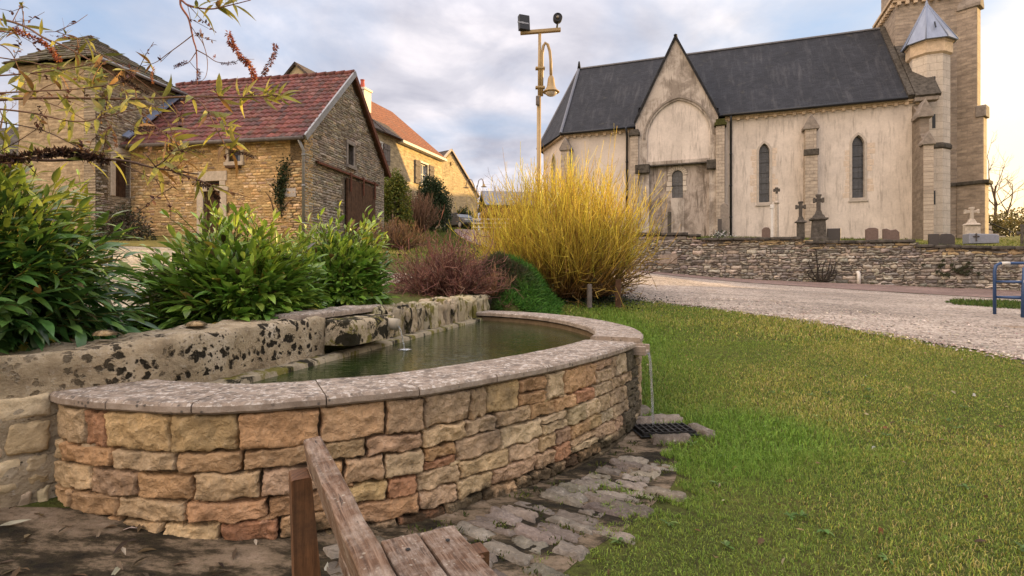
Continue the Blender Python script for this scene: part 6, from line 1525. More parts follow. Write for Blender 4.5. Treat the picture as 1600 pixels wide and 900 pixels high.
# dead leaves strewn under the wall on the left
n = 260; x = RNG.uniform(-2.4, -.3, n); y = RNG.uniform(1.0, 2.2, n); pos = np.stack([x, y, terrain(x, y)+.02], 1)
V, F, C = leaves(pos, RNG.standard_normal((n, 3))*[1, 1, .15], np.tile([0, 0, 1.], (n, 1))+.3*RNG.standard_normal((n, 3)), RNG.uniform(.03, .10, n), RNG.uniform(.010, .022, n), pick([(.25, .19, .12), (.12, .08, .045), (.40, .36, .28), (.06, .045, .03)], n), seg=3, shape='lance')
npmesh('fallen_leaves', V, F, C, M_LEAF, kind='stuff', label='fallen leaves on the dark ground below the basin', cat='leaves')

# ------------------------------------------------------------------ buddleia whose branches hang into the picture
def buddleia():
    global RNG; RNG = np.random.default_rng(51)
    t = thing('buddleia_shrub', 'sprawling buddleia with dry flower spikes reaching across the upper left', 'shrub', (-3.1, 2.5, .74))
    def path(pts, m=8): return catmull([tuple(P(*p)) for p in pts], m)
    RED = (.20, .075, .045); DRY = (.16, .085, .05); OLD = (.085, .05, .035)
    # (points: photo column, row, distance), start radius, colour, leaf pairs, leaf size
    br = [
        ([(-160, 170, 2.5), (0, 156, 2.4), (90, 153, 2.35), (200, 155, 2.3), (300, 151, 2.25), (380, 152, 2.2), (440, 149, 2.2)], .0075, DRY, 12, .10),
        ([(300, 153, 2.25), (318, 165, 2.22), (340, 205, 2.2), (355, 232, 2.2), (366, 238, 2.2)], .004, DRY, 5, .10),
        ([(330, -60, 2.4), (283, -4, 2.3), (295, 30, 2.28), (302, 62, 2.26), (307, 82, 2.25), (308, 132, 2.25)], .0055, RED, 0, .06),
        ([(283, 0, 2.3), (298, 10, 2.28), (330, 14, 2.26), (360, 8, 2.25), (392, 0, 2.25)], .0045, RED, 4, .09),
        ([(302, 54, 2.26), (284, 68, 2.27), (262, 84, 2.28), (242, 98, 2.3), (215, 105, 2.3), (180, 115, 2.3)], .0022, DRY, 1, .05),
        ([(307, 78, 2.25), (322, 86, 2.25), (340, 97, 2.25), (366, 98, 2.25)], .0025, DRY, 0, .04),
        ([(306, 52, 2.26), (318, 70, 2.25), (324, 95, 2.25), (322, 118, 2.25), (312, 130, 2.25)], .002, DRY, 0, .04),
        ([(306, 82, 2.25), (296, 96, 2.25), (282, 104, 2.25)], .002, DRY, 0, .04),
        ([(-80, 20, 2.6), (0, 30, 2.5), (40, 42, 2.45), (70, 60, 2.4), (100, 72, 2.4), (150, 100, 2.35), (210, 140, 2.3)], .006, DRY, 7, .09),
        ([(-60, 40, 2.5), (10, 50, 2.45), (30, 54, 2.42)], .005, RED, 2, .08),
        ([(20, 33, 2.5), (32, 10, 2.5), (32, 12, 2.5), (36, 12, 2.5)], .0018, DRY, 1, .04),
        ([(70, 50, 2.4), (95, 48, 2.4), (110, 36, 2.4)], .0018, DRY, 0, .03),
        ([(90, 50, 2.4), (115, 58, 2.4), (140, 64, 2.4)], .002, DRY, 2, .05),
        ([(-80, 120, 2.3), (0, 118, 2.25), (60, 113, 2.2), (100, 108, 2.2), (140, 101, 2.2), (150, 98, 2.2)], .004, DRY, 5, .10),
        ([(-80, 150, 2.3), (40, 143, 2.2), (110, 140, 2.15), (170, 133, 2.1), (200, 128, 2.1)], .004, DRY, 6, .10),
        ([(-60, 235, 2.0), (60, 250, 1.95), (150, 248, 1.9), (200, 252, 1.9), (240, 262, 1.9), (280, 268, 1.9), (310, 272, 1.9)], .006, OLD, 7, .09),
        ([(240, 262, 1.9), (256, 252, 1.9), (270, 238, 1.9), (292, 232, 1.9)], .003, OLD, 4, .08),
        ([(270, 268, 1.9), (300, 278, 1.9), (330, 290, 1.9), (338, 305, 1.9)], .004, OLD, 3, .07),
        ([(-60, 165, 2.1), (40, 175, 2.1), (120, 190, 2.05), (180, 178, 2.0), (240, 165, 2.0)], .004, DRY, 6, .09),
        ([(205, 158, 2.3), (235, 190, 2.25), (262, 215, 2.2), (280, 240, 2.2), (284, 262, 2.2)], .003, DRY, 7, .10),
        ([(190, 256, 1.9), (230, 275, 1.9), (262, 288, 1.9), (280, 298, 1.9)], .002, OLD, 1, .05),
        ([(-40, 60, 2.4), (10, 75, 2.4), (30, 110, 2.4), (40, 140, 2.4)], .003, DRY, 5, .10),
        ([(-80, 215, 1.9), (-20, 240, 1.9), (20, 225, 1.9), (60, 200, 1.9)], .003, OLD, 6, .10),
        ([(268, 160, 2.3), (285, 190, 2.3), (282, 225, 2.3)], .0018, DRY, 2, .05),
        ([(140, 150, 2.3), (180, 210, 2.2), (178, 235, 2.2)], .0018, DRY, 2, .06),
        ([(60, 155, 2.3), (110, 175, 2.2), (150, 200, 2.2), (165, 225, 2.2)], .0022, DRY, 4, .08),
        ([(0, 90, 2.4), (60, 100, 2.4), (110, 118, 2.35), (160, 150, 2.3)], .0028, DRY, 5, .09),
        ([(110, 70, 2.4), (160, 86, 2.35), (196, 110, 2.3), (230, 135, 2.3), (262, 160, 2.3)], .0022, DRY, 4, .07),
        ([(40, 156, 2.35), (80, 132, 2.35), (120, 128, 2.3), (165, 136, 2.3), (205, 150, 2.3)], .0022, DRY, 5, .08),
        ([(0, 190, 2.1), (70, 205, 2.1), (130, 232, 2.05), (190, 240, 2.0), (225, 225, 2.0)], .0025, OLD, 6, .08),
        ([(210, 158, 2.3), (222, 180, 2.3), (215, 205, 2.3)], .0016, DRY, 3, .06),
    ]
    mb = MB(); base_l, dir_l, up_l, L_l, c_l = [], [], [], [], []
    for pts, r, col, nl, ls in br:
        q = path(pts); m = len(q); mb.tube(q, [r*(1-.62*i/(m-1)) for i in range(m)], 6, col=col)
        seg = np.gradient(q, axis=0)
        for k in range(int(round(nl*.75))):
            i = int((.25+.75*(k+RNG.random()*.6)/max(nl*.75, 1))*(m-1)); i = min(i, m-1); ax = seg[i]/np.linalg.norm(seg[i]); a0 = RNG.uniform(0, 6.28)
            pv = unit(np.cross(ax, [0.2, .3, .93])); qv = np.cross(ax, pv)
            for j in range(2 if RNG.random() < .6 else 5):
                a = a0+j*(np.pi if RNG.random() < .5 else 1.3)+RNG.uniform(-.3, .3); rad = pv*np.cos(a)+qv*np.sin(a)
                base_l.append(q[i]); dir_l.append(ax*.55+rad*.8+np.array([0, 0, RNG.uniform(-.30, .75)])); up_l.append(np.array([0, 0, 1.0])+.5*RNG.standard_normal(3)); L_l.append(ls*RNG.uniform(.65, 1.35))
                c_l.append([(.22, .21, .04), (.32, .29, .06), (.15, .16, .04), (.22, .12, .04), (.26, .24, .07)][RNG.integers(0, 5)])
            if k % 3 == 0: mb.tube([q[i], q[i]+.05*unit(RNG.standard_normal(3))+np.array([0, 0, .02])], [r*.4, r*.2], 4, col=col)
    for pts, r, col, nl, ls in br:
        q = path(pts); m = len(q)
        for k in range(3 if nl else 1):
            i = RNG.integers(2, m); p0 = q[i]; dd = unit(RNG.standard_normal(3)*[1, .6, 1]); l = RNG.uniform(.05, .16); p1 = p0+dd*l*.5+.012*RNG.standard_normal(3); p2 = p0+dd*l+.02*RNG.standard_normal(3); mb.tube([p0, p1, p2], [.0016, .0013, .0009], 4, col=(.10, .055, .035))
            for e in range(RNG.integers(2, 9)):
                base_l.append(p1*(1-e/8)+p2*e/8); dir_l.append(RNG.standard_normal(3)); up_l.append(RNG.standard_normal(3)); L_l.append(RNG.uniform(.010, .024)); c_l.append([(.07, .03, .03), (.10, .045, .035), (.16, .09, .045)][RNG.integers(0, 3)])
    for px, py, Y in ((345, 152, 2.25), (378, 152, 2.22), (398, 151, 2.22), (416, 149, 2.2), (438, 150, 2.2), (424, 150, 2.2), (145, 112, 2.2), (150, 128, 2.2), (160, 142, 2.2), (268, 243, 2.2), (284, 236, 2.2), (282, 252, 2.2), (355, 210, 2.2), (366, 226, 2.2), (350, 198, 2.2), (330, 8, 2.25), (352, 5, 2.25), (170, 178, 2.1), (235, 166, 2.1), (110, 175, 2.1), (60, 150, 2.2), (18, 150, 2.2), (10, 45, 2.4), (95, 112, 2.2), (215, 205, 2.1)):
        c0 = np.array(P(px, py, Y))
        for j in range(RNG.integers(4, 8)):
            base_l.append(c0+.008*RNG.standard_normal(3)); dir_l.append(np.array([RNG.normal(0, .7), RNG.normal(0, .5), RNG.uniform(-.35, .95)])); up_l.append(np.array([0, -1.0, .4])+.5*RNG.standard_normal(3)); L_l.append(RNG.uniform(.045, .10)); c_l.append([(.26, .25, .045), (.34, .31, .06), (.18, .19, .04), (.30, .26, .07)][RNG.integers(0, 4)])
    # trunk from the soil behind the wall to where the branches enter
    mb.tube(catmull([(-3.1, 2.5, .7), tuple(P(-420, 60, 2.5)), tuple(P(-200, -220, 2.5)), tuple(P(120, -180, 2.4)), tuple(P(330, -60, 2.4))], 8), [.018-.0004*i for i in range(33)], 7, col=OLD)
    for tip in ((-160, 170, 2.5), (-60, 235, 2.0), (-80, 20, 2.6), (-80, 120, 2.3)):
        e = P(*tip); mb.tube(catmull([(-3.1, 2.5, .7), tuple(Vector((-3.1, 2.5, .7)).lerp(e, .5)+Vector((-.15, 0, .25))), tuple(e)], 6), [.022-.0011*i for i in range(13)], 7, col=OLD)
    mb.build('branches', M_TWIG, t)
    Ls = np.array(L_l); V, F, C = leaves(np.array(base_l), np.array(dir_l), np.array(up_l), Ls, np.where(Ls < .03, Ls*.5, Ls*.20), np.array(c_l)*RNG.uniform(.8, 1.25, (len(Ls), 1)), .3, .14, 5, shape='lance'); npmesh('leaves', V, F, C, M_LEAF, t, smooth=True)
    # flower spikes
    ORANGE = [(.36, .12, .045), (.28, .08, .06), (.42, .17, .06), (.20, .06, .06)]; DARKB = [(.055, .028, .018), (.08, .04, .025), (.035, .02, .014)]; PURP = [(.09, .035, .06), (.13, .05, .06), (.06, .03, .045)]
    sp = [([(357, 52, 2.25), (364, 72, 2.25), (380, 92, 2.25), (392, 106, 2.25), (398, 124, 2.25)], .016, ORANGE, 420), ([(431, 70, 2.22), (428, 88, 2.22), (418, 104, 2.22), (412, 116, 2.22)], .012, [(.20, .07, .05), (.12, .05, .05), (.28, .10, .05)], 260),
          ([(20, 46, 2.42), (44, 56, 2.4), (66, 66, 2.4), (80, 78, 2.4), (92, 94, 2.4)], .015, ORANGE, 420), ([(-20, 252, 1.9), (40, 245, 1.9), (90, 238, 1.88), (130, 242, 1.88), (162, 250, 1.88)], .022, DARKB, 700),
          ([(180, 116, 2.1), (205, 132, 2.1), (230, 146, 2.1)], .011, DARKB, 220), ([(240, 106, 2.28), (237, 118, 2.28), (239, 130, 2.28)], .008, [(.32, .12, .045)], 90),
          ([(305, 286, 1.9), (322, 290, 1.9), (336, 302, 1.9), (340, 314, 1.9)], .012, DARKB, 240), ([(272, 105, 2.25), (290, 97, 2.25)], .009, PURP, 110), ([(298, 128, 2.25), (310, 124, 2.25), (310, 108, 2.25)], .008, PURP, 120), ([(345, 100, 2.25), (368, 98, 2.25)], .008, PURP, 90),
          ([(334, 90, 2.25), (337, 86, 2.25)], .006, ORANGE, 40), ([(362, 236, 2.2), (380, 240, 2.2), (400, 246, 2.2)], .009, DARKB, 160), ([(290, 232, 1.9), (318, 238, 1.9)], .007, DARKB, 110), ([(5, 105, 2.4), (20, 115, 2.4), (38, 128, 2.4)], .008, PURP, 110), ([(80, 56, 2.4), (104, 58, 2.4)], .006, PURP, 60),
          ([(205, 204, 2.0), (230, 200, 2.0), (262, 210, 2.0)], .009, DARKB, 150), ([(178, 208, 2.2), (182, 228, 2.2)], .008, [(.20, .09, .05)], 80), ([(60, 165, 2.1), (66, 190, 2.1), (62, 206, 2.1)], .009, DARKB, 120)]
    for pts, rad, pal_, n in sp:
        q = path(pts, 10); m = len(q); i = RNG.integers(0, m, n); taper = (1-.75*(i/(m-1))[:, None]) if pts[0][0] > 300 and len(pts) == 5 and False else np.ones((n, 1))
        b = q[i]; o = unit(RNG.standard_normal((n, 3))); ax = np.gradient(q, axis=0)[i]
        V, F, C = leaves(b+o*rad*.2*taper, o+unit(ax)*.5, RNG.standard_normal((n, 3)), rad*RNG.uniform(.7, 1.3, n), rad*RNG.uniform(.25, .5, n), pick(pal_, n, .3), seg=2, shape='round')
        npmesh('flower_spike', V, F, C, M_LEAF, t)
buddleia()
# low-sun yellow painted into the leaves of a laurel sprig and laurel top
laurel('laurel_shrub', 'slender yellow-green laurel sprig rising between the two larger laurels', (-2.9, 3.65, .75), .30, .34, 1.18, 26, .15, HI, [(.10, .15, .03), (.16, .20, .035)], 17, .35, .22, 'lance', 9)
laurel('laurel_shrub', 'dense yellowish laurel top rising behind the big dark laurel', (-2.95, 3.2, .75), .55, .40, 1.08, 170, .15, [(.26, .28, .04), (.32, .32, .05)], [(.07, .12, .025), (.13, .17, .03)], 18, .3, .24, 'lance', 11)

# ------------------------------------------------------------------ bushes along the lane, trees
def leafy_bush(name, label, c, rx, ry, h, n, L, pal, seed, twigs=None, cat='bush'):
    global RNG; RNG = np.random.default_rng(seed); c = np.array(c, dtype=float); t = thing(name, label, cat, tuple(c))
    nb = 40; th = RNG.uniform(0, 6.28, nb); ph = np.arccos(RNG.uniform(0, 1, nb)); ce = np.stack([np.sin(ph)*np.cos(th)*rx*.72, np.sin(ph)*np.sin(th)*ry*.72, .12*h+np.cos(ph)*h*.70], 1)
    k = RNG.integers(0, nb, n); o = unit(RNG.standard_normal((n, 3)))*(RNG.uniform(.3, 1, n)**.4)[:, None]; r = RNG.uniform(.16, .34, nb)[k][:, None]*np.array([rx, ry, h*.8])
    b = c+ce[k]+o*r; b[:, 2] = np.maximum(b[:, 2], c[2])
    V, F, C = leaves(b, o+.7*RNG.standard_normal((n, 3)), RNG.standard_normal((n, 3)), L*RNG.uniform(.6, 1.3, n), L*RNG.uniform(.35, .6, n), pick(pal, n, .25), seg=2, shape='round'); npmesh('foliage', V, F, C, M_LEAF, t)
    m = 30; q = np.linspace(0, 1, 4)[None, :, None]; i = RNG.integers(0, nb, m); pth = c*(1-q)+(c+ce[i][:, None])*q; V, F, C = tubes(pth, np.full(m, .03), np.full(m, .008), pick([(.08, .055, .035)], m), 4); npmesh('stems', V, F, C, M_TWIG, t)
    return t
def base_at(px, Y): x = (px-800)/FPX*Y; return (x, Y, tz(x, Y))
leafy_bush('yellowing_bush', 'yellow-green bush between the barn gable and the house', base_at(617, 24), .85, .9, 2.7, 5200, .13, [(.16, .18, .03), (.24, .22, .035), (.10, .13, .025)], 61)
leafy_bush('evergreen_bush', 'dark rounded evergreen bush against the sunlit house', base_at(676, 31), 1.25, 1.2, 3.35, 9000, .13, [(.022, .042, .018), (.035, .058, .022), (.05, .07, .025)], 62)
leafy_bush('evergreen_bush', 'small dark bush just beyond the parked car', base_at(726, 52), 1.2, 1.0, 2.1, 2600, .2, [(.03, .055, .02), (.05, .075, .025)], 63)
tw, _ = twiggy('bare_lane_shrub', 'tangle of bare brown twigs between the two lane bushes', base_at(648, 26), 1.3, .8, 2.0, 260, ([(.11, .06, .035)], [(.22, .12, .07)]), .012, .006, 64, .6, .6, 3, .4)
tw, _ = twiggy('bare_lane_shrub', 'low grey-brown brambles on the bank above the brown shrub', base_at(622, 14), .9, .6, .8, 220, ([(.08, .045, .03)], [(.17, .10, .06)]), .007, .004, 65, .8, .6, 3, .5, arch=.4)
# climber on the barn front
def climber():
    t = thing('wall_climber', 'dark ivy strand with bare stems climbing the barn front', 'climbing plant', tuple(BF.p(-.75, -.05, 2.2)))
    global RNG; RNG = np.random.default_rng(66); mb = MB(); bs_ = []
    for px0, pts in ((441, [(441, 340), (440, 310), (441, 285), (446, 262), (450, 250)]), (425, [(430, 335), (424, 312), (416, 300)]), (436, [(441, 320), (432, 300), (422, 288)]), (450, [(441, 330), (450, 318), (458, 312)])):
        q = catmull([tuple(BF.p(BF.uz(a, b_)[0], -.04, BF.uz(a, b_)[1])) for a, b_ in pts], 6); mb.tube(q, [.018*(1-.7*i/len(q)) for i in range(len(q))], 5, col=(.07, .045, .03)); bs_.append(q)
    mb.build('stems', M_TWIG, t); q = bs_[0]; n = 700; i = np.clip((len(q)*.45+RNG.standard_normal(n)*5).astype(int), 0, len(q)-1); b = q[i]+RNG.standard_normal((n, 3))*[.09, .03, .10]+[0, -.06, 0]
    V, F, C = leaves(b, RNG.standard_normal((n, 3)), RNG.standard_normal((n, 3)), np.full(n, .08), np.full(n, .05), pick([(.03, .05, .02), (.05, .065, .025)], n), seg=2, shape='round'); npmesh('foliage', V, F, C, M_LEAF, t)
climber()
leafy_bush('doorway_bush', 'sparse grey-green bush under the tower house doorway', base_at(192, 15.2), .9, .5, 1.0, 1500, .10, [(.05, .06, .03), (.08, .07, .04), (.10, .07, .05)], 67)
def bare_tree(name, label, base, h, seed, col, lean=(0, 0), spread=.55, depth=5, r=.16, parent=None):
    global RNG; RNG = np.random.default_rng(seed); t = thing(name, label, 'tree', base, 'bare trees in the distance'); segs = {i: [] for i in range(depth+1)}
    def grow_(p, d, l, lv):
        m = 4; q = [p]
        for i in range(m-1):
            d = unit(d+.13*RNG.standard_normal(3)+np.array([lean[0], lean[1], .05])*.12); p = p+d*l/(m-1); q.append(p)
        segs[lv].append(q)
        if lv < depth:
            for _ in range(3 if lv < 3 else 2+(RNG.random() < .5)):
                i = RNG.integers(1, m); nd = unit(d+spread*RNG.standard_normal(3)+np.array([lean[0], lean[1], .15])); grow_(np.array(q[i]), nd, l*RNG.uniform(.55, .82), lv+1)
    grow_(np.array(base, dtype=float), np.array([lean[0]*.3, lean[1]*.3, 1.0]), h*.36, 0)
    for nm, lv in (('trunk', [0, 1]), ('crown', list(range(2, depth+1)))):
        parts = []
        for v in lv:
            k = len(segs[v])
            if k: rr = r*.55**v; parts.append(tubes(np.array(segs[v]), np.full(k, rr), np.full(k, rr*.55), np.array(col), 5 if v < 2 else 3))
        V, F, C = join(parts); npmesh(nm, V, F, C, M_TWIG, t, smooth=True)
    return t
p = P(1558, 0, 36); bare_tree('bare_tree', 'windswept bare tree beyond the church tower', (p.x, p.y, 3.2), 7.5, 71, (.09, .06, .04), (-.0, 0), .6, 5, .13)
p = P(1545, 0, 33); leafy_bush('hedge_bush', 'sunlit olive bush under the bare tree beyond the tower', (p.x, p.y, 3.0), 2.0, 1.5, 2.0, 2600, .17, [(.13, .11, .035), (.18, .14, .04), (.09, .08, .03)], 72)
p = P(1590, 0, 46); leafy_bush('hedge_bush', 'farther olive bush against the glow at the picture edge', (p.x, p.y, 3.2), 2.6, 2, 3.6, 4200, .2, [(.12, .10, .035), (.17, .13, .04)], 73)
for k, (px, Y, h, lb) in enumerate(((770, 70, 8, 'leafless tree behind the shed left of the golden bush'), (735, 75, 9, 'leafless tree behind the far barn gable'), (805, 66, 7.5, 'leafless tree behind the golden bush'), (18, 34, 9, 'dull brown leafless tree beyond the low outbuilding'))):
    b = base_at(px, Y); bare_tree('bare_tree', lb, b, h, 80+k, (.12, .075, .05), (0, 0), .6, 4, .14)
leafy_bush('russet_hedge', 'russet beech hedge below the shed beyond the lane', base_at(775, 50), 2.2, 1.0, 2.2, 4500, .16, [(.26, .12, .04), (.32, .16, .05), (.2, .1, .04)], 88)
# climbing bare vine at the foot of the cemetery wall
def vine():
    t = thing('wall_vine', 'bare dark fan-trained shrub on the cemetery wall', 'climbing plant', tuple(CW_.p(*[CW_.uz(1284, 440)[0], -.1], CW_.uz(1284, 440)[1]))); mb = MB()
    random.seed(3)
    for pts in ([(1276, 440), (1276, 415), (1274, 390)], [(1284, 440), (1292, 425), (1296, 408)], [(1280, 440), (1270, 428), (1262, 410)], [(1288, 440), (1300, 428), (1305, 410)], [(1284, 440), (1284, 422), (1288, 410)], [(1282, 438), (1266, 434), (1260, 424)], [(1290, 440), (1302, 436), (1306, 426)], [(1280, 440), (1277, 425), (1280, 412)], [(1286, 440), (1294, 432), (1300, 416)]):
        q = catmull([tuple(CW_.p(CW_.uz(a, b_)[0], -.09, CW_.uz(a, b_)[1])) for a, b_ in pts], 5); mb.tube(q, [.026*(1-.55*i/len(q)) for i in range(len(q))], 5, col=(.03, .024, .018))
        for i in range(2, len(q), 2): mb.tube([q[i], q[i]+np.array([random.uniform(-.12, .12), -.02, random.uniform(.02, .1)])], [.013, .006], 4, col=(.03, .024, .018))
    mb.build('stems', M_TWIG, t)
vine()
# ------------------------------------------------------------------ lamp post with its floodlights
M_BRONZE = flat('ochre_paint', (.33, .225, .10), .5, .15, .5, .15, 5, .05)
M_BLACK = flat('black_housing', (.018, .018, .02), .5, .1, .4)
def glassy(name, c, r=.15):
    def f(N, b): b.inputs['Roughness'].default_value = r; return c
    return material(name, f, r, .6)
LY = 12.6; lx = (842-800)/FPX*LY; lz = tz(lx, LY)
lamp = thing('lamp_post', 'ochre lamp post with a bell lantern and two floodlights on top', 'street lamp', (lx, LY, lz))
def lp(px, py, dy=0.0): v = P(px, py, LY); v.y += dy; return v
zt_ = lp(842, 50).z
mb = MB(); mb.tube([(lx, LY, lz-.1), (lx, LY, lp(0, 150).z)], [.052, .048], 14); mb.tube([(lx+.01, LY, lp(0, 150).z), (lx+.02, LY, zt_)], [.038, .035], 14)
mb.tube([(lx, LY, lz), (lx, LY, lz+.5)], [.085, .085], 14); mb.build('pole', M_BRONZE, lamp)
mb = MB(); mb.tube([lp(*q) for q in ((846.5, 150), (847, 110), (847, 85), (849, 72), (852, 67), (856, 70), (859, 80), (860.5, 95), (861, 122))], .034, 10); mb.build('swan_neck', M_BRONZE, lamp)
mb = MB()
for py in (107, 137): v = lp(844, py); mb.box(v, (.22, .13, .05))
mb.build('collars', M_BRONZE, lamp, bevel=.01)
c = lp(861, 0); z0 = lp(0, 144).z
def px_(n): return n*LY/FPX
mb = MB(); mb.lathe([(.02, px_(26)), (px_(3.6), px_(24.5)), (px_(5.0), px_(21)), (px_(5.6), px_(16)), (px_(6.6), px_(9)), (px_(9), px_(4)), (px_(13), px_(.8)), (px_(13.5), 0), (px_(12.5), -.01)], Vector((c.x, LY, z0)), 24, smooth=True); bell = mb.build('lantern', M_BRONZE, lamp)
mb = MB(); mb.lathe([(px_(9.5), .0), (px_(9), -.04), (px_(6), -.08), (.01, -.10)], Vector((c.x, LY, z0)), 20, smooth=True); mb.build('glass_bowl', glassy('opal_glass', (.55, .48, .42)), bell)
mb = MB(); mb.box(lp(840, 158.5, -.06), (.085, .07, .21)); mb.build('junction_box', M_GREYWOOD, lamp, bevel=.01)
a_, b_ = lp(813, 51.5), lp(876, 46.5); mb = MB(); d_ = (b_-a_).normalized(); mid = (a_+b_)/2
mb.box(mid, ((b_-a_).length, .10, .075), Matrix.Rotation(-math.atan2(d_.z, d_.x), 3, 'Y')); mb.build('cross_arm', M_BRONZE, lamp, bevel=.008)
fl = lp(818.5, 38, -.05); Mf = Matrix.Rotation(.35, 3, 'Z') @ Matrix.Rotation(-.12, 3, 'X')
mb = MB(); mb.box(fl, (.255, .12, .36), Mf); sq = mb.build('floodlight', M_BLACK, lamp, bevel=.012, label='square black floodlight seen from behind')
mb = MB(); mb.box(fl+Vector((-.02, -.07, -.02)), (.27, .015, .03), Mf); mb.box(fl+Vector((-.03, -.08, -.02)), (.06, .012, .045), Mf); mb.build('bracket', M_ZINCPIPE, sq)
fc = lp(871, 30, -.05); mb = MB(); Q = Matrix.Rotation(R(90), 3, 'X')
n = 24; vs = [fc+Vector((px_(7.2)*rr*math.cos(6.283*j/n), dy, px_(7.2)*rr*math.sin(6.283*j/n))) for rr, dy in ((.55, .18), (.95, .08), (1, .0), (1, -.05), (.86, -.06), (.84, -.045)) for j in range(n)]
mb.add(vs, [(i*n+j, i*n+(j+1) % n, (i+1)*n+(j+1) % n, (i+1)*n+j) for i in range(5) for j in range(n)]+[tuple(range(n)), tuple(5*n+j for j in range(n))]); rl = mb.build('floodlight', M_BLACK, lamp, fixn=True, label='round black floodlight facing the green')
mb = MB(); mb.lathe([(px_(2.4), 0), (px_(2.2), .02), (.01, .03)], Vector((0, 0, 0)), 16, smooth=True); mb.v = [tuple(Vector(fc)+Vector((v[0], -.05-v[2], v[1]))) for v in mb.v]; mb.build('lens', glassy('lens', (.20, .17, .13)), rl)
mb = MB(); mb.tube([fc+Vector((0, 0, -px_(6.5))), lp(870, 46)], .022, 8); mb.build('stem', M_BLACK, rl)

# double-armed street lamp by the far barn
fp = P(746, 0, 50); fz = tz(fp.x, fp.y)
sl2 = thing('street_lamp', 'slim far street lamp with two crook arms at the far barn corner', 'street lamp', (fp.x, fp.y, fz)); mb = MB()
q = lambda px, py: P(px, py, 50)
mb.tube([(fp.x, 50, fz), q(745, 290)], [.07, .05], 8)
for pts in (((742, 300), (741, 290), (737, 281), (732, 280), (729, 285), (728.5, 291)), ((746, 292), (748, 282), (752, 279), (755, 283), (756, 290))): mb.tube([q(*a) for a in pts], .04, 6)
mb.build('pole', M_GREYWOOD, sl2)
for px, py in ((728.5, 293.5), (756, 292)): mb = MB(); mb.lathe([(.02, .3), (.10, .25), (.13, .1), (.30, .0)], q(px, py), 12); mb.build('lantern', M_BRONZE, sl2)

# ------------------------------------------------------------------ parked car
def car():
    c = P(719, 0, 49.5); z = tz(c.x, c.y)+.02; t = thing('parked_car', 'grey hatchback parked by the far barn', 'car', (c.x, c.y, z)); a = R(-52); M = Matrix.Rotation(a, 3, 'Z'); O = Vector((c.x, c.y, z))
    W = .86
    side = [(-2.02, .32), (-2.05, .62), (-1.98, .92), (-1.6, .98), (-1.2, 1.02), (-.3, 1.0), (.75, .98), (1.55, .86), (2.0, .70), (2.08, .45), (2.0, .28)]
    def loft(prof, w, nm, mat, tw=1.0):
        mb = MB(); n = len(prof); vs = []
        for y, k in ((-w, .93), (-w*.92, 1), (w*.92, 1), (w, .93)):
            for x, zz_ in prof: vs.append(O+M @ Vector((x*(k*.5+.5), y, .6+(zz_-.6)*k)))
        mb.add(vs, [(i*n+j, i*n+(j+1) % n, (i+1)*n+(j+1) % n, (i+1)*n+j) for i in range(3) for j in range(n)]+[tuple(range(n))[::-1], tuple(3*n+j for j in range(n))], smooth=False)
        return mb.build(nm, mat, t, fixn=True, bevel=.03)
    def f(N, b): b.inputs['Metallic'].default_value = .5; return (.07, .07, .078)
    body = loft(side, W, 'body', material('car_paint', f, .3, .5))
    mb = MB(); cab = [(-1.85, .98), (-1.62, 1.30), (-1.1, 1.46), (-.1, 1.46), (.35, 1.36), (1.0, .98)]; n = len(cab)
    vs = [O+M @ Vector((x, s*(W*.94-.20*(zz_-.98)/.48), zz_)) for s in (-1, 1) for x, zz_ in cab]
    mb.add(vs, [tuple(range(n)), tuple(range(2*n-1, n-1, -1))]+[(i, i+n, (i+1) % n+n, (i+1) % n) for i in range(n)]); mb.build('windows', glassy('car_glass', (.03, .035, .04), .1), t, fixn=True)
    mb = MB(); vs = [O+M @ Vector((x, s*(W*.94-.20), 1.465)) for s in (-1, 1) for x in (-1.45, -1.0, -.1, .3)]; mb.add(vs, [(0, 1, 5, 4), (1, 2, 6, 5), (2, 3, 7, 6)])
    for s in (-1, 1):
        for (xa, za), (xb, zb) in (((-1.85, .98), (-1.1, 1.46)), ((-.35, .98), (-.3, 1.46)), ((.35, 1.36), (1.0, .98)), ((-1.1, 1.46), (.35, 1.40))):
            mb.tube([O+M @ Vector((xa, s*(W*.945-.20*(za-.98)/.48), za)), O+M @ Vector((xb, s*(W*.945-.20*(zb-.98)/.48), zb))], .04, 6)
    mb.build('roof', bpy.data.materials['car_paint'], t, fixn=True)
    for x in (-1.3, 1.3):
        for s in (-1, 1):
            cc = O+M @ Vector((x, s*(W-.09), .32)); mb = MB(); ax = M @ Vector((0, 1, 0)); mb.tube([cc-ax*.11, cc+ax*.11], .32, 18, smooth=False); wh = mb.build('wheel', M_BLACK, t)
            mb = MB(); mb.tube([cc-ax*.118, cc+ax*.118], .20, 12, smooth=False); mb.build('rim', M_ZINCPIPE, wh)
    for s in (-1, 1):
        mb = MB(); mb.box(O+M @ Vector((-1.98, s*.66, .86)), (.12, .24, .24), M); mb.build('tail_light', flat('red_lens', (.35, .02, .02), .3), t, bevel=.02)
        mb = MB(); mb.box(O+M @ Vector((1.94, s*.62, .70)), (.16, .34, .14), M); mb.build('headlight', glassy('lamp_glass', (.5, .5, .5)), t, bevel=.02)
        mb = MB(); mb.box(O+M @ Vector((.62, s*(W+.08), 1.02)), (.12, .16, .12), M); mb.build('mirror', bpy.data.materials['car_paint'], t, bevel=.02)
car()
# white field gate / low fence near the shed
g = P(762, 0, 46); gz2 = tz(g.x, g.y); mb = MB()
for i in range(5): mb.box((g.x-1.2+i*.9, 46, gz2+.55), (.09, .09, 1.1))
for k in range(3): mb.box((g.x+.6, 45.93, gz2+.3+k*.35), (3.8, .04, .09))
mb.build('rail_fence', M_WHITE, loc=(g.x, 46, gz2), label='pale wooden rail fence left of the golden bush', cat='fence')

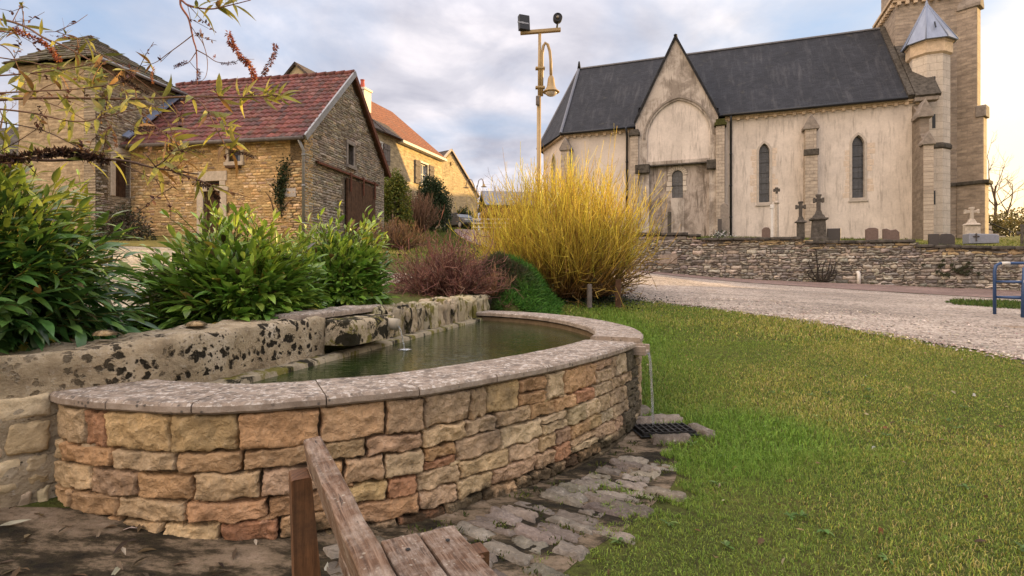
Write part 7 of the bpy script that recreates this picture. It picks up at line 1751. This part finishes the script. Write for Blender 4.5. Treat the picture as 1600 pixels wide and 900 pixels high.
# ------------------------------------------------------------------ graves
M_GRANITE = flat('dark_granite', (.045, .036, .034), .35, 0, .5, .3, 20, .1)
M_BROWNGR = flat('brown_granite', (.13, .085, .07), .45, 0, .4, .35, 14, .15)
M_OLDSTONE = flat('old_grave_stone', (.085, .075, .065), .92, 0, .15, .7, 9, .6)
M_PALEST = flat('pale_grave_stone', (.42, .36, .30), .9, 0, .2, .35, 9, .4)
M_BLUEGR = flat('blue_grey_granite', (.20, .21, .25), .4, 0, .4, .2, 20, .1)
M_WHITEST = flat('white_marble', (.66, .63, .60), .5, 0, .4, .15)
def gpos(px, d):
    """graveyard spot in line with a photo column, d metres in front of the nave wall"""
    u = CH.uz(px, 300, -d)[0]; p = CH.p(u, -d, 0); return Vector((p.x, p.y, float(gyard(p.x, p.y)))), u
def gfr(px, d): p, u = gpos(px, d); return Fr((p.x, p.y), CH.u), p
def headstone(px, w_, py, d, mat, label, shape=0, th=.12, name='headstone'):
    fr, p = gfr(px, d); zt = fr.z(0, 0, py); z0 = p.z-.1; hw = w_*fr.o[1]/FPX/2; t = thing(name, label, 'gravestone', tuple(p), 'headstones in the graveyard'); h = zt-z0; mb = MB()
    top = {0: [(hw, zt-.05), (hw*.5, zt), (-hw*.5, zt), (-hw, zt-.05)], 1: [(hw, zt-.10), (hw*.6, zt-.02), (0, zt), (-hw*.6, zt-.02), (-hw, zt-.10)], 2: [(hw, zt-.14), (hw*.55, zt-.03), (-hw*.1, zt-.06), (-hw*.55, zt), (-hw, zt-.01)], 3: [(hw, zt), (-hw, zt)]}[shape]
    mb.prism(fr, [(-hw, z0+.12), (hw, z0+.12)]+top, -th/2, th/2); mb.build('slab', mat, t, bevel=.012)
    mb = MB(); mb.fbox(fr, -hw-.05, hw+.05, -th/2-.06, th/2+.06, z0-.15, z0+.12); mb.build('plinth', mat, t, bevel=.01)
    return t, fr, hw, zt
def cross(fr, zb, zt, w_, arm, t, mat, tk=.09, nm='cross'):
    mb = MB(); za = zb+(zt-zb)*.68
    mb.fbox(fr, -tk*.6, tk*.6, -tk*.55, tk*.55, zb, zt); mb.fbox(fr, -arm, -tk*.6, -tk*.5, tk*.5, za-tk*.6, za+tk*.6); mb.fbox(fr, tk*.6, arm, -tk*.5, tk*.5, za-tk*.6, za+tk*.6)
    for s in (-1, 1): mb.fbox(fr, s*arm-.035, s*arm+.035, -tk*.6, tk*.6, za-tk*.85, za+tk*.85)
    mb.fbox(fr, -tk*.85, tk*.85, -tk*.6, tk*.6, zt-.05, zt+.03)
    return mb.build(nm, mat, t, bevel=.015)
# the big cross on its tapered pedestal, at the wall
fr, p = gfr(1279, 8.2); t = thing('grave_cross', 'tall dark lichened cross on a tapered pedestal behind the wall coping', 'grave cross', tuple(p), 'crosses in the graveyard'); Yg = fr.o[1]; k = Yg/FPX
zz = lambda py: fr.z(0, 0, py)
mb = MB(); mb.box((fr.o[0], fr.o[1], (zz(373)+zz(344))/2), (k*20, k*18, zz(344)-zz(373)), Matrix.Rotation(-.35, 3, 'Z'), taper=.86); mb.box((fr.o[0], fr.o[1], zz(374)-.1), (k*24, k*22, .3), Matrix.Rotation(-.35, 3, 'Z')); mb.build('pedestal', M_OLDSTONE, t, bevel=.015)
mb = MB(); mb.box((fr.o[0], fr.o[1], zz(342.5)), (k*24, k*22, k*3), Matrix.Rotation(-.35, 3, 'Z')); mb.box((fr.o[0], fr.o[1], zz(338.5)), (k*17, k*15, k*5), Matrix.Rotation(-.35, 3, 'Z'), taper=.8); mb.box((fr.o[0], fr.o[1], zz(332.5)), (k*11, k*9, k*7), Matrix.Rotation(-.35, 3, 'Z'), taper=.6); mb.build('cap', M_OLDSTONE, t, bevel=.01)
cross(fr, zz(330), zz(305), 0, k*6, t, M_OLDSTONE, k*4.6)
for px, d, yb, ytop, w_, mat, lb in ((1251, 6.5, 366, 316, 17, M_OLDSTONE, 'dark stone cross on a mossy stepped base left of the tall pedestal cross'), (1518, 5.5, 372, 325, 20, M_PALEST, 'pale cross with rounded arms on a plain block below the tower')):
    fr, p = gfr(px, d); k = fr.o[1]/FPX; zz = lambda py: fr.z(0, 0, py); t = thing('grave_cross', lb, 'grave cross', tuple(p), 'crosses in the graveyard')
    mb = MB(); Mz2 = Matrix.Rotation(-.35, 3, 'Z'); ym = yb-(18 if w_ == 17 else 20)
    mb.box((fr.o[0], fr.o[1], (zz(yb+4)+zz(ym))/2), (k*(w_*.62 if w_ == 17 else w_), k*w_*.55, zz(ym)-zz(yb+4)), Mz2, taper=.95); mb.box((fr.o[0], fr.o[1], zz(ym-1.5)), (k*w_*1.0, k*w_*.8, k*3), Mz2, taper=.8); mb.box((fr.o[0], fr.o[1], zz(ym-6)), (k*w_*.6, k*w_*.5, k*7), Mz2, taper=.55); mb.build('pedestal', mat, t, bevel=.015)
    cross(fr, zz(ym-9), zz(ytop), 0, k*(6 if w_ == 17 else 8), t, mat, k*4.0)
# slender column with a small cross
fr, p = gfr(1213.5, 5.5); k = fr.o[1]/FPX; zz = lambda py: fr.z(0, 0, py); t = thing('grave_column', 'slender pale stone column topped by a small knob cross before the left lancet', 'grave cross', tuple(p), 'crosses in the graveyard'); mb = MB()
mb.tube([(fr.o[0], fr.o[1], zz(372)), (fr.o[0], fr.o[1], zz(318))], [k*3.2, k*2.7], 10, smooth=False); mb.lathe([(k*2.6, 0), (k*4.0, k*1), (k*4.0, k*3), (k*2.6, k*5)], Vector((fr.o[0], fr.o[1], zz(319))), 10); mb.tube([(fr.o[0], fr.o[1], zz(315)), (fr.o[0], fr.o[1], zz(303))], [k*2.6, k*2.2], 10, smooth=False); mb.build('shaft', M_PALEST, t)
cross(fr, zz(304), zz(294), 0, k*3.4, t, M_OLDSTONE, k*2.8)
fr, p = gfr(1206, 4.5); k = fr.o[1]/FPX; mb = MB(); mb.fbox(fr, -k*1.6, k*1.6, -.06, .06, p.z-.1, fr.z(0, 0, 326)); mb.fbox(fr, -k*2.4, k*2.4, -.08, .08, fr.z(0, 0, 326), fr.z(0, 0, 320)); mb.build('white_stele', M_WHITEST, loc=tuple(p), bevel=.01, label='thin white stele just left of the slender column', cat='gravestone')
headstone(1197, 12, 355, 6.0, M_BROWNGR, 'small rounded brown headstone below the left lancet', 1)
headstone(1302.5, 18, 357, 8.0, M_GRANITE, 'black square headstone right of the tall pedestal cross', 3)
headstone(1362, 17, 356, 8.0, M_BROWNGR, 'brown headstone with a flat shaped top below the right lancet', 0)
headstone(1392, 22, 357, 7.8, M_BROWNGR, 'wide brown headstone with a lopsided wavy top by the corner buttress', 2)
headstone(1459, 14, 365.5, 8.2, M_GRANITE, 'narrow black headstone left of a wider black one', 3)
headstone(1477, 24, 365, 7.8, M_GRANITE, 'wide black headstone with a low arched top under the turret', 1)
# blue-grey tomb with a cross on its front
fr, p = gfr(1532, 8.0); k = fr.o[1]/FPX; zz = lambda py: fr.z(0, 0, py); t = thing('tomb', 'low blue-grey granite tomb with a small dark cross on its face', 'tomb', tuple(p)); mb = MB(); mb.prism(fr, [(-k*19, zz(381)), (k*19, zz(381)), (k*19, zz(369)), (k*15, zz(367)), (-k*19, zz(365))], -.25, .25); mb.build('slab', M_BLUEGR, t, bevel=.02)
cross(Fr(tuple(fr.p(-k*10, -.27, 0)[:2]), CH.u), zz(377.5), zz(366.5), 0, k*2.4, t, M_GRANITE, k*1.3)
# dark monument beside the right-hand quoin
headstone(1131.5, 11, 318, 2.5, M_GREYCAP, 'tall narrow grey monument beside the black downpipe', 1, .3)
headstone(1124.5, 6, 342, 3.0, M_GRANITE, 'narrow black stone leaning beside the tall grey monument', 3, .1)
headstone(1046, 5.5, 331, 2.2, M_DARKCAP, 'thin dark post-like gravestone below the small chapel window', 3, .12)
fr, p = gfr(1597, 6.5); k = fr.o[1]/FPX; t = thing('grave_cross', 'dark wooden-looking cross at the picture edge by the steps', 'grave cross', tuple(p), 'crosses in the graveyard'); cross(fr, p.z-.1, fr.z(0, 0, 352), 0, k*5, t, M_OLDSTONE, k*3)
# flowers on a grave
fr, p = gfr(1126, 6.6); RNG = np.random.default_rng(91); n = 260; b = np.array(fr.p(0, 0, p.z+.12))+RNG.standard_normal((n, 3))*[.22, .1, .08]
V, F, C = leaves(b, RNG.standard_normal((n, 3)), RNG.standard_normal((n, 3)), np.full(n, .07), np.full(n, .05), pick([(.7, .68, .66), (.05, .07, .03), (.03, .04, .02), (.5, .46, .45)], n), seg=2, shape='round'); npmesh('grave_flowers', V, F, C, M_LEAF, loc=tuple(fr.p(0, 0, p.z)), label='small bunch of white flowers on the wall below the tall grey monument', cat='flowers')
# stair rail and steps beside the tower
st = thing('church_steps', 'stone steps with an iron handrail beyond the tower', 'steps', tuple(P(1560, 372, 27))); mb = MB(); f1 = lambda px, py, Y=27: P(px, py, Y)
a = f1(1543, 352); b_ = f1(1592, 371)
for i in range(6): t_ = i/5; c = a.lerp(b_, t_); mb.box((c.x, c.y+.6, c.z-.55), (.38, 1.4, .5))
mb.build('steps', M_PALEST, st, bevel=.01); mb = MB(); mb.tube([f1(1541, 346), f1(1560, 354), f1(1582, 362), f1(1585, 366), f1(1583, 371), f1(1579, 374)], .03, 8); mb.tube([f1(1541, 356), f1(1578, 371)], .022, 8)
for px, y0, y1 in ((1541, 344, 378), (1578, 360, 380)): mb.tube([f1(px, y0), f1(px, y1)], .025, 8)
mb.build('handrail', M_IRON, st)
mb = MB(); g = f1(1566, 0); mb.box((g.x, 28.2, 2.9), (.75, .4, 1.5)); mb.build('gate_pier', M_PALEST, st, bevel=.02)
# small pale drain pipe in the wall foot
c = CW_.p(CW_.uz(1340, 440)[0], -.12, 0); c.z = tz(c.x, c.y); mb = MB(); z1 = CW_.uz(1340, 426)[1]; mb.tube([(c.x, c.y, c.z-.05), (c.x, c.y, z1-.04), (c.x, c.y+.04, z1), (c.x+.02, c.y+.10, z1+.01)], .055, 10); mb.build('marker_pipe', M_WHITE, loc=tuple(c), label='short white pipe stub at the foot of the cemetery wall', cat='pipe')

# ------------------------------------------------------------------ blue barrier with its panel
def barrier():
    Y = 9.7; g = P(1555, 0, Y); z = tz(g.x, g.y); t = thing('blue_barrier', 'blue tubular barrier with white bands carrying a blue panel', 'barrier', (g.x, Y, z))
    M_BLUE = flat('blue_paint', (.022, .055, .14), .4, .1, .5, .15); fr = Fr((g.x, Y), (1, -.06)); k = Y/FPX; mz = lambda py: EYE+(HZ-py)*k
    mb = MB(); r = .026
    q = [(-.01, -.0, z-.1), (-.01, 0, mz(424)), (.01, 0, mz(415)), (.08, 0, mz(411.5)), (.9, 0, mz(411)), (.97, 0, mz(415)), (.98, 0, z-.1)]
    mb.tube([fr.p(*a) for a in q], r, 10)
    q2 = [(.17, -.35, z-.12), (.20, -.33, mz(450)), (.24, -.30, mz(420)), (.32, -.30, mz(412.5)), (.9, -.30, mz(412)), (1.1, -.30, mz(420)), (1.14, -.35, z-.12)]
    mb.tube([fr.p(*a) for a in q2], r, 10)
    for py in (440, 464): mb.tube([fr.p(0, 0, mz(py)), fr.p(.97, 0, mz(py))], .02, 8); mb.tube([fr.p(0, 0, mz(py)), fr.p(.21, -.32, mz(py+.6))], .02, 8)
    mb.build('frame', M_BLUE, t)
    mb = MB()
    for a, b_ in (((.10, 0, 411.5), (.24, 0, 411.4)), ((.36, -.30, 412.3), (.9, -.30, 412)), ((.20, -.33, 440.3), (.30, -.33, 440.3)), ((.20, -.33, 463), (.30, -.33, 463))): mb.tube([fr.p(a[0], a[1], mz(a[2])), fr.p(b_[0], b_[1], mz(b_[2]))], .029, 10)
    mb.build('white_bands', M_WHITE, t)
    mb = MB(); mb.fbox(fr, .24, 1.1, -.385, -.36, mz(466), mz(437)); pn = mb.build('panel', M_BLUE, t, bevel=.006)
    mb = MB(); mb.fbox(fr, .23, 1.1, -.39, -.35, mz(437), mz(435)); mb.build('top_edge', M_WHITE, pn)
    cu = bpy.data.curves.new('lettering', 'FONT'); cu.body = 'n'; cu.size = .13; cu.extrude = .001; cu.materials.append(M_WHITE)
    tmp = bpy.data.objects.new('tmp', cu); COL.objects.link(tmp); bpy.context.view_layer.update(); me = bpy.data.meshes.new_from_object(tmp); bpy.data.objects.remove(tmp)
    o = bpy.data.objects.new('lettering', me); COL.objects.link(o); o.parent = pn
    pos = fr.p(.52-.10, -.392, mz(459)); o.location = pos-origin_of(pn); o.rotation_euler = (R(90), 0, math.atan2(fr.u[1], fr.u[0]))
barrier()

# ------------------------------------------------------------------ bench in the near foreground
def f(N, b):
    v = N.coord('Generated'); uv = N.coord('UV'); o = N.coord('Object')
    g = N.noise(N.coord('UV', (3, 55, 1)), 2.2, 6, .65, .5); n1 = N.noise(o, 14, 7, .7); n2 = N.noise(N.coord('UV', (8, 30, 1)), 3, 6, .7)
    c = N.ramp(g, (.3, (.035, .018, .010)), (.5, (.12, .065, .036)), (.68, (.27, .185, .13)))
    c = N.mix(N.ramp(n1, (.42, 0), (.62, .85)), c, N.ramp(n2, (.35, (.13, .09, .062)), (.65, (.38, .31, .25))))
    c = N.mix(N.math('MULTIPLY', N.ramp(N.voro(o, 70), (.14, .6), (.26, 0)), N.ramp(N.noise(o, 22, 4, .6), (.50, 0), (.58, 1))), c, (.42, .38, .30))
    c = N.mix(N.ramp(N.noise(N.coord('UV', (4, 70, 1)), 2.6, 4, .6, .8), (.30, .9), (.37, 0)), c, (.025, .015, .01))
    h = N.math('ADD', g, N.math('MULTIPLY', n1, .35)); return c, N.bump(h, .7, .008)
M_BENCH = material('weathered_bench_wood', f, .75, .3)
def f(N, b):
    g = N.noise(N.coord('UV', (3, 40, 1)), 2.2, 6, .65, .5); n1 = N.noise(N.coord('Object'), 6, 6, .7)
    c = N.ramp(g, (.3, (.065, .03, .014)), (.7, (.18, .085, .038))); c = N.mix(N.ramp(n1, (.45, 0), (.6, .7)), c, (.03, .018, .011)); return c, N.bump(g, .5, .006)
M_BENCHSIDE = material('stained_bench_wood', f, .65, .3)
def bench():
    A = np.array((-.475, 1.352)); Bd = np.array((-.153, .723)); u = (Bd-A)/np.linalg.norm(Bd-A); fr = Fr(tuple(A), tuple(u))   # u runs along the bench towards the camera, d to its right... (back side)
    side = np.array(fr.w)                                      # positive d points to the seat side
    z = -.05; t = thing('wooden_bench', 'weathered brown wooden bench in the near foreground seen from its end', 'bench', (A[0], A[1], z)); LN = 1.55
    def plank(name, pts4, u0, u1, mat, parent=t, n=30, seed=0, upright=False):
        """board with cross-section pts4 (d,z), slightly worn edges, UV along the grain"""
        # rounded section
        sec = []
        m = len(pts4)
        for i in range(m):
            a, b_, c = Vector(pts4[i-1]), Vector(pts4[i]), Vector(pts4[(i+1) % m]); r = .005
            sec += [b_+(a-b_).normalized()*r, b_+((a-b_).normalized()+(c-b_).normalized())*r*.3, b_+(c-b_).normalized()*r]
        k = len(sec); vs = []; uv = []; per = np.r_[0, np.cumsum([(sec[(i+1) % k]-sec[i]).length for i in range(k)])]
        for i in range(n+1):
            x = u0+(u1-u0)*i/n
            for j, s_ in enumerate(sec):
                w_ = .0022*noise.noise((x*9, s_[0]*40+seed, s_[1]*40))
                vs.append(fr.p(x+(.004*noise.noise((s_[0]*50, s_[1]*50, seed)) if i in (0, n) else 0), s_[0]+w_, s_[1]+w_)); uv.append((s_[1]+seed, x+s_[0]) if upright else (x, per[j]+seed*.37))
        mb = MB(); mb.add(vs, [(i*k+j, i*k+(j+1) % k, (i+1)*k+(j+1) % k, (i+1)*k+j) for i in range(n) for j in range(k)]+[tuple(range(k)), tuple(n*k+j for j in range(k))[::-1]], uvs=uv, smooth=False)
        return mb.build(name, mat, parent, fixn=True)
    sgn = 1.0
    plank('top_rail', [(-.042, .696), (.0, .702), (.010, .632), (-.030, .622)], 0, LN, M_BENCH, seed=1)
    plank('back_slat', [(.020, .52), (.045, .525), (.058, .455), (.032, .45)], .03, LN, M_BENCH, seed=2)
    for k, (d0, zt) in enumerate(((.062, .352), (.177, .350), (.291, .348))):
        plank('seat_plank', [(d0, zt), (d0+.107, zt), (d0+.107, zt-.04), (d0, zt-.04)], -.116, LN-.2, M_BENCH, seed=4+k)
    for x in (.06, LN-.1):
        plank('post', [(-.078, .640), (-.036, .640), (.03, z-.05), (-.055, z-.05)], x-.02, x+.05, M_BENCHSIDE, n=4, seed=9, upright=True)
        plank('leg', [(.38, .305), (.44, .305), (.44, z-.05), (.38, z-.05)], x-.12, x-.04, M_BENCHSIDE, n=4, seed=11, upright=True)
        plank('seat_bearer', [(.0, .308), (.46, .308), (.46, .245), (.0, .245)], x-.12, x-.06, M_BENCHSIDE, n=4, seed=12)
    mb = MB()
    for (uu, dd) in ((.10, .115), (.10, .23), (.10, .345)): mb.lathe([(.007, 0), (.006, .002), (.003, .003)], fr.p(uu-.13, dd, .352), 10)
    mb.build('bolts', M_IRON, t)
bench()
